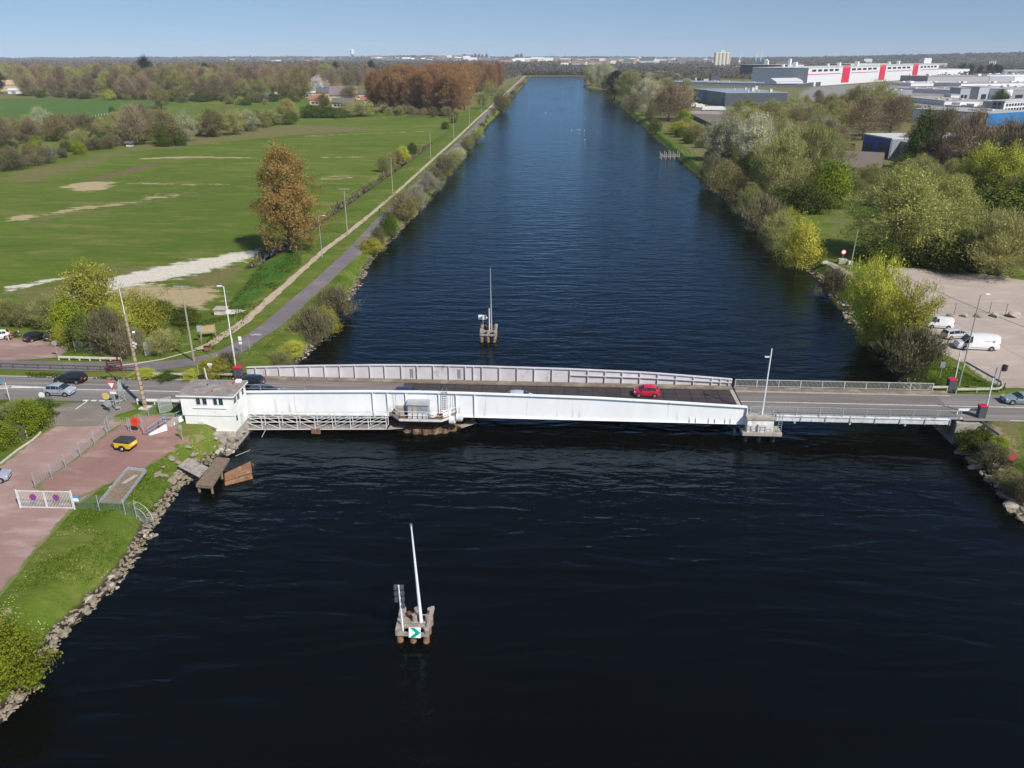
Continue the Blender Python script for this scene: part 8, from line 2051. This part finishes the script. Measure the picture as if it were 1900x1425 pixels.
for i, (a, b, tp, dp, wl, lb) in enumerate((
  ((1690, 160), (1800, 159), 154.5, 60, 'wall_white', 'pale strip roofed hall between the red banded hall and the long white front'),
  ((1782, 163), (1905, 161), 155.5, 50, 'wall_white', 'white edged low hall on the right, beyond the loading blocks'),
  ((1600, 176), (1652, 178), 168, 50, 'wall_mid', 'dark blue grey low hall left of the long white front'),
  ((1752, 204), (1822, 208), 196, 18, 'wall_tan', 'cream low wall of sheds under the loading yard'),
  ((1862, 173), (1960, 171), 163, 40, 'wall_white', 'white hall with pale roof behind the offices'),
  ((1830, 149), (1930, 147), 139, 40, 'wall_white', 'bright white hall on the right skyline'))):
    t, hh, L = hall('factory_hall', lb, 'factory', a, b, tp, dp, wl, ('roof_pale', 'gravel_roof', 'roof_blue')[i % 3], side=wl); roof_bits(t, hh, L, dp, 8, 'wall_white', (5, 3, 1.4), 'roof_light')
# blue striped warehouse and its low roofs
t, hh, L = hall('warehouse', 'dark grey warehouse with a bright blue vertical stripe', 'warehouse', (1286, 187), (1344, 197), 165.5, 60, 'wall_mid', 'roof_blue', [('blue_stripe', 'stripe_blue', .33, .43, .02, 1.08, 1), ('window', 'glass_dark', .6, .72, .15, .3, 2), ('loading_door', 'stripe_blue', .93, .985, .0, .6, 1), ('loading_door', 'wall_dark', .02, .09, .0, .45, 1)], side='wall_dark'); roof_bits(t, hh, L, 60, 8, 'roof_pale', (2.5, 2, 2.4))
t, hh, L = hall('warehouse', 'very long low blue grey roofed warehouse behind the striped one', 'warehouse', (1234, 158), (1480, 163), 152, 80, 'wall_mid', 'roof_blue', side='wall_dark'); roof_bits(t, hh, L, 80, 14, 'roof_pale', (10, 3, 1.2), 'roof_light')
hall('plant_room', 'dark plant room on the long blue grey roofs', 'plant room', (1318, 154), (1336, 154), 140, 14, 'wall_dark', 'roof_slate', [('opening', 'panel_yellow', .35, .5, .05, .4, 1)])
hall('plant_room', 'open grey plant frame on the long blue grey roofs', 'plant room', (1289, 153), (1301, 153), 143.5, 10, 'wall_grey', 'roof_slate', [('opening', 'glass_dark', .35, .95, .1, .95, 1)])
hall('plant_room', 'low white plant box between the dark and the grey plant rooms', 'plant room', (1306, 153), (1317, 153), 147, 8, 'wall_white', 'roof_pale')
def box_lorry(px, py, L, c, cab, label, rz=0):
    b = G(px, py); t = thing('lorry', label, 'lorry', b, rz)
    mb = MB(); mb.bb((-L / 2, -1.25, 1.0), (L / 2 - 2.2, 1.25, 3.8)); mb.build('cargo_box', c, t)
    mb = MB(); mb.slab([(L / 2 - 2.0, -1.2, .7), (L / 2, -1.2, .7), (L / 2, -1.2, 1.9), (L / 2 - .4, -1.2, 3.0), (L / 2 - 2.0, -1.2, 3.1)], (0, 2.4, 0)); cb = mb.build('cab', cab, t)
    mb = MB(); mb.bb((L / 2 - .30, -1.0, 1.95), (L / 2 + .02, 1.0, 2.7)); mb.build('windscreen', 'glass_dark', cb)
    for x in (-L * .3, -L * .12, L / 2 - 1.1):
        for s in (-1, 1): mb = MB(); mb.cyl((x, s * 1.0, .5), (x, s * 1.28, .5), .5, .5, 12); mb.build('wheel', 'tyre', t)
    return t
box_lorry(1324, 206, 20, 'wall_white', 'wall_white', 'long white lorry trailer parked in front of the striped warehouse')
box_lorry(1288, 199, 10, 'wall_white', 'brick_red', 'white lorry by the left corner of the striped warehouse', .6)
box_lorry(1298, 201, 9, 'wall_offwhite', 'wall_white', 'small white lorry between the two others at the striped warehouse', .3)
box_lorry(1786, 193, 11, 'wall_blue', 'wall_white', 'navy lorry parked at the grey loading cube')
box_lorry(1764, 193, 9, 'wall_dark', 'wall_white', 'dark lorry at the left end of the loading yard', .4)
b = G(1850, 225)
for i, (px, py, c, lb) in enumerate(((1850, 226, 'van_white', 'white van parked in front of the office block'), (1872, 227, 'pale_silver', 'silver van parked in front of the office block'), (1862, 223, 'midnight', 'dark van between the two pale ones before the offices'))):
    car('van', lb, 'small_van', MATS[c], 5, 2, 1.1, G(px, py), PI * .5 + .3 * i, cat='van', van=True, extras=False)
pts = [G(1278, 211), G(1345, 213)]
t = thing('yard_fence', 'white fence across the gravel works yard', 'fence', pts[0]); mb = MB(True)
for k in range(13): p = pts[0].lerp(pts[1], k / 12); mb.bar(p, p + Vector((0, 0, 2.2)), .2)
mb.build_each('post', 'wall_white', t); mb = MB(True)
for z in (.6, 1.3, 2.0): mb.bar(pts[0] + Vector((0, 0, z)), pts[1] + Vector((0, 0, z)), .1, .5)
mb.build('rail', 'wall_offwhite', t)
mb = MB(); pa, pb = G(1282, 218), G(1322, 238); mb.slab([pa, pb, pb + Vector((0, 0, 2.4)), pa + Vector((0, 0, 2.4))], (.3, .2, 0)); tag(mb.build('yard_wall', 'wall_dark'), 'dark boundary wall along the gravel works yard', 'wall')
# silo and cranes
b = G(1337, 127); t = thing('grain_silo', 'tall pale concrete grain silo on the skyline', 'silo', b); h = top_at(b, 98); Rr = 14
for i in range(4):
    for j in range(2):
        mb = MB(); mb.cyl((-21 + i * 14 + (4 if j else 0), j * 14, -3), (-21 + i * 14 + (4 if j else 0), j * 14, h), 8.2, 8.2, 14); mb.build('silo_cell', 'silo', t)
mb = MB(); mb.bb((-26, -5, h), (28, 20, h + 3)); mb.bb((-6, 0, h + 3), (10, 14, h + 9)); mb.build('head_house', 'wall_offwhite', t)
mb = MB(); mb.bb((27, -6, -3), (34, 16, h * .93)); mb.build('lift_tower', 'wall_stone', t)
for px, tp, lb in ((1371, 99, 'thin white dock crane standing apart by the silo'), (1401, 95.5, 'blue footed dock crane, left one of the close pair'), (1410, 95.5, 'blue footed dock crane, right one of the close pair')):
    b = G(px, 123); h = top_at(b, tp); t = thing('dock_crane', lb, 'crane', b)
    mb = MB()
    for x in (-5, 5): mb.bar((x, 0, -2), (x * .4, 0, h * .35), 2.0)
    mb.box((0, 0, h * .38), (9, 8, h * .14)); mb.build('portal', 'crane_blue' if px > 1380 else 'wall_white', t)
    mb = MB(); mb.bar((0, 0, h * .42), (6, 0, h), 2.2); mb.bar((-3, 0, h * .42), (6, 0, h), 1.0); mb.bar((-5, 0, h * .62), (5, 0, h * .96), .8); mb.build('jib', 'wall_white', t)
hall('warehouse', 'low dark blue hall left of the silo', 'warehouse', (1282, 127), (1322, 127), 119, 60, 'wall_dark', 'roof_slate')
hall('warehouse', 'low white shed right of the silo', 'warehouse', (1338, 128), (1378, 128), 123, 40, 'wall_offwhite', 'roof_pale')
for i, (a, b_, tp) in enumerate(((1382, 1410, 126), (1394, 1431, 131.5), (1412, 1456, 128), (1425, 1452, 134))): hall('warehouse', ('white low shed under the pair of cranes', 'white stack of pallets and sheds left of the grey block', 'grey white shed behind the grey block', 'small white shed beside the grey block')[i], 'warehouse', (a, tp + 5), (b_, tp + 5), tp, 30, 'wall_white', ('roof_pale', 'roof_grey')[i % 2])
# blue shed, house and walls in the right bank trees
t, hh, L = hall('blue_shed', 'dark blue fronted shed with a flat grey roof among the trees', 'shed', (1598, 286), (1649, 297), 250, 42, 'wall_blue', 'roof_pale', [('door', 'wall_dark', .60, .92, .0, .70, 1), ('window', 'window_glass', .12, .34, .28, .60, 1), ('grey_end', 'wall_grey', .97, 1.0, 0, 1.02, 1)], side='wall_mid')
mb = MB(); mb.cyl((8, 24, hh + .6), (26, 24, hh + .6), 2.0, 2.0, 12); mb.build('roof_light', 'wall_white', t)
mb = MB(); mb.bb((L + .3, 4, -1), (L + 16, 34, hh * .92)); mb.build('annex', 'wall_mid', t)
hall('brick_wall', 'red brick wall with a white notice beside the blue shed', 'wall', (1550, 279), (1585, 280), 266, 1.0, 'brick_red', 'brick_red', [('notice', 'wall_white', .55, .72, .3, .7, 1)], parapet=.2)
hall('bungalow', 'low house with a broad brown grey roof half hidden by trees', 'house', (1562, 318), (1628, 322), 309, 15, 'wall_offwhite', 'roof_brown', [('window', 'window_glass', .2, .35, .2, .7, 1), ('window', 'window_glass', .6, .75, .2, .7, 1)], gable=5.5)
t, hh, L = hall('factory_hall', 'big white hall behind the yellow topped trees at the right edge', 'factory', (1686, 300), (1985, 336), 276, 46, 'wall_white', 'roof_pale', [('yellow_panel', 'panel_yellow', .53, .68, 0, .55, 1), ('yellow_panel', 'panel_yellow', .22, .28, 0, .5, 1), ('loading_door', 'stripe_blue', .50, .525, 0, .35, 1), ('loading_door', 'wall_mid', .35, .45, 0, .5, 1)]); roof_bits(t, hh, L, 46, 6, 'wall_grey', (3, 2, 1.5))
# the houses beyond the meadow
def house(label, a, b, top, depth, wall, roof, ridge, nwin=3, group=None, name='house'):
    return hall(name, label, 'house', a, b, top, depth, wall, roof, [('window', 'window_glass', .12, .9, .28, .62, nwin)], gable=ridge, group=group)
hall('barn', 'long tan barn at the left edge beyond the crop field', 'barn', (-8, 170), (63, 168), 158, 30, 'wall_tan', 'wall_tan', gable=6)
hall('farm_shed', 'small white shed in front of the tan barn', 'shed', (15, 174), (39, 174), 168, 9, 'wall_white', 'roof_pale', [('door', 'wall_mid', .3, .6, 0, .8, 1)], gable=3)
house('long low pale building left of the white blossom tree', (545, 182), (585, 182), 172, 12, 'wall_stone', 'wall_offwhite', 1.5, 5)
house('house with a grey roof and orange wall by the blossom tree', (588, 184), (613, 184), 172, 12, 'wall_orange', 'roof_slate', 5)
house('large house with a steep purple brown roof', (612, 190), (650, 190), 177, 15, 'wall_stone', 'roof_purple', 9, 4)
house('narrow tall house with an orange wall', (652, 186), (662, 186), 166, 9, 'wall_orange', 'roof_tile', 3, 2)
house('small white house right of the narrow orange one', (664, 185), (674, 185), 175, 8, 'wall_white', 'roof_slate', 4, 2)
house('small gabled house with a red tiled roof', (670, 196), (696, 196), 186, 8, 'wall_stone', 'roof_tile', 4, 3)
house('pale stone cottage in the gardens below the purple roof', (616, 199), (655, 200), 190, 8, 'wall_offwhite', 'roof_brown', 4, 5)
house('tan tiled cottage left of the purple roofed house', (575, 195), (604, 195), 185, 9, 'wall_stone', 'roof_tile', 4, 3)
hall('greenhouse', 'pale glassy shed left of the gardens', 'shed', (470, 186), (512, 186), 177, 9, 'wall_grey', 'roof_pale', gable=3)
hall('allotment_shed', 'tiny pale shed in the allotment scrub', 'shed', (234, 272), (244, 272), 266, 3, 'wall_offwhite', 'roof_slate', gable=1)
b = G(76, 292); mb = MB(); mb.bb((0, 0, 0), (4.5, 3, 1.6)); mb.cur = 1; mb.bb((3.0, 1, 1.6), (5.5, 3, 2.4)); o = mb.build('tarpaulin_heap', ['cyan_blue', 'stripe_blue'], bevel=.4); o.location = b; tag(o, 'turquoise and blue tarpaulin heap in the allotment scrub', 'tarpaulin')
# field fence
pts = [G(a, b_) for a, b_ in ((118, 228), (160, 220), (205, 212), (240, 208))]
t = thing('field_fence', 'line of pale posts along the edge of the crop field', 'fence', pts[0]); mb = MB(True)
for a, b_ in zip(pts[:-1], pts[1:]):
    for k in range(8): p = a.lerp(b_, k / 8); mb.bar(p, p + Vector((0, 0, 1.6)), .22)
mb.build_each('post', 'wall_offwhite', t); mb = MB(True)
for a, b_ in zip(pts[:-1], pts[1:]): mb.bar(a + Vector((0, 0, 1.2)), b_ + Vector((0, 0, 1.2)), .06)
mb.build('wire', 'mesh_wire', t)
# water tower and the town on the horizon
b = P(655, 116.5, 2); t = thing('water_tower', 'white water tower rising above the wooded skyline', 'water tower', b); h = top_at(b, 91)
mb = MB()
for k in range(6): a = k * PI / 3; mb.cyl((9 * math.cos(a), 9 * math.sin(a), -4), (8 * math.cos(a), 8 * math.sin(a), h * .55), 1.6, 1.6, 6)
mb.cyl((0, 0, -4), (0, 0, h * .55), 4, 4, 10); mb.build('legs', 'wall_mid', t)
mb = MB(); mb.cyl((0, 0, h * .55), (0, 0, h * .62), 8, 13, 18); mb.cyl((0, 0, h * .62), (0, 0, h * .95), 13, 13, 18); mb.cyl((0, 0, h * .95), (0, 0, h), 13, 5, 18); mb.build('tank', 'wall_white', t)
hall('sports_hall', 'far white hall with a low arched roof on the left skyline', 'hall', (758, 114), (790, 114), 110, 60, 'wall_white', 'wall_white', gable=10)
TP = []
for wl, rf in (('wall_white', 'roof_slate'), ('wall_offwhite', 'roof_tile'), ('wall_white', 'roof_pale'), ('wall_stone', 'roof_slate')):
    mb = MB(); mb.bb((-7, -5, -4), (7, 5, 7)); mb.cur = 1; mb.gable((0, 0, 7), (14, 10), 4.5, 0, .5)
    me = mb.build('town_house', [wl, rf]); TP.append(me.data); bpy.data.objects.remove(me)
g = random.Random(11)
def town(n, x0, x1, y0, y1, sc, label, group):
    for _ in range(n):
        b = P(g.uniform(x0, x1), g.uniform(y0, y1), 2); o = bpy.data.objects.new('town_house', g.choice(TP)); COL.objects.link(o)
        o.location = (b.x, b.y, hz(b.x, b.y)); o.rotation_euler = (0, 0, g.uniform(-.5, .5)); s = g.uniform(*sc); o.scale = (s * g.uniform(1, 2.6), s, s * g.uniform(.9, 1.4)); tag(o, label, 'house', group)
town(90, 930, 1260, 117.5, 123, (1.4, 2.2), 'white house of the distant town beyond the end of the canal', 'houses beyond the canal')
town(44, 1160, 1320, 115, 120, (1.5, 2.4), 'white house of the distant town left of the silo', 'houses left of the silo')
town(36, 690, 930, 114, 117, (1.7, 2.8), 'far white house on the skyline above the plantation', 'houses above the plantation')
town(28, 430, 640, 115, 119, (1.4, 2.3), 'far white house on the wooded skyline at the left', 'houses on the left skyline')
town(14, 1440, 1480, 124, 130, (1.0, 1.6), 'small white building behind the cranes', 'buildings behind the cranes')
for i, (a, b_, tp) in enumerate(((1130, 1185, 106.5), (1000, 1040, 108), (985, 1010, 107), (955, 985, 108.5), (1040, 1075, 109), (1085, 1120, 109), (1230, 1250, 108.5))):
    hall('apartment_block', 'long white apartment block of the distant town', 'apartment block', (a, 116.5), (b_, 116.5), tp - 1.2, 25, 'wall_white', 'roof_slate', [('window', 'glass_dark', .03, .97, .3, .6, 8)], group='distant white apartment blocks')
# ================================================================== air
m = bpy.data.materials.new('air'); m.use_nodes = True; nt = m.node_tree
for n in list(nt.nodes):
    if n.type != 'OUTPUT_MATERIAL': nt.nodes.remove(n)
pv = node(nt, 'ShaderNodeVolumePrincipled'); pv.inputs['Color'].default_value = (.84, .90, 1.0, 1); pv.inputs['Density'].default_value = 0.00006; pv.inputs['Anisotropy'].default_value = -.12
nt.links.new(pv.outputs[0], [n for n in nt.nodes if n.type == 'OUTPUT_MATERIAL'][0].inputs['Volume'])
mb = MB(); mb.bb((-9600, -300, -8), (9600, 11500, 175))
hb = mb.build('haze', m); tag(hb, kind='stuff')
scene.cycles.volume_bounces = 0
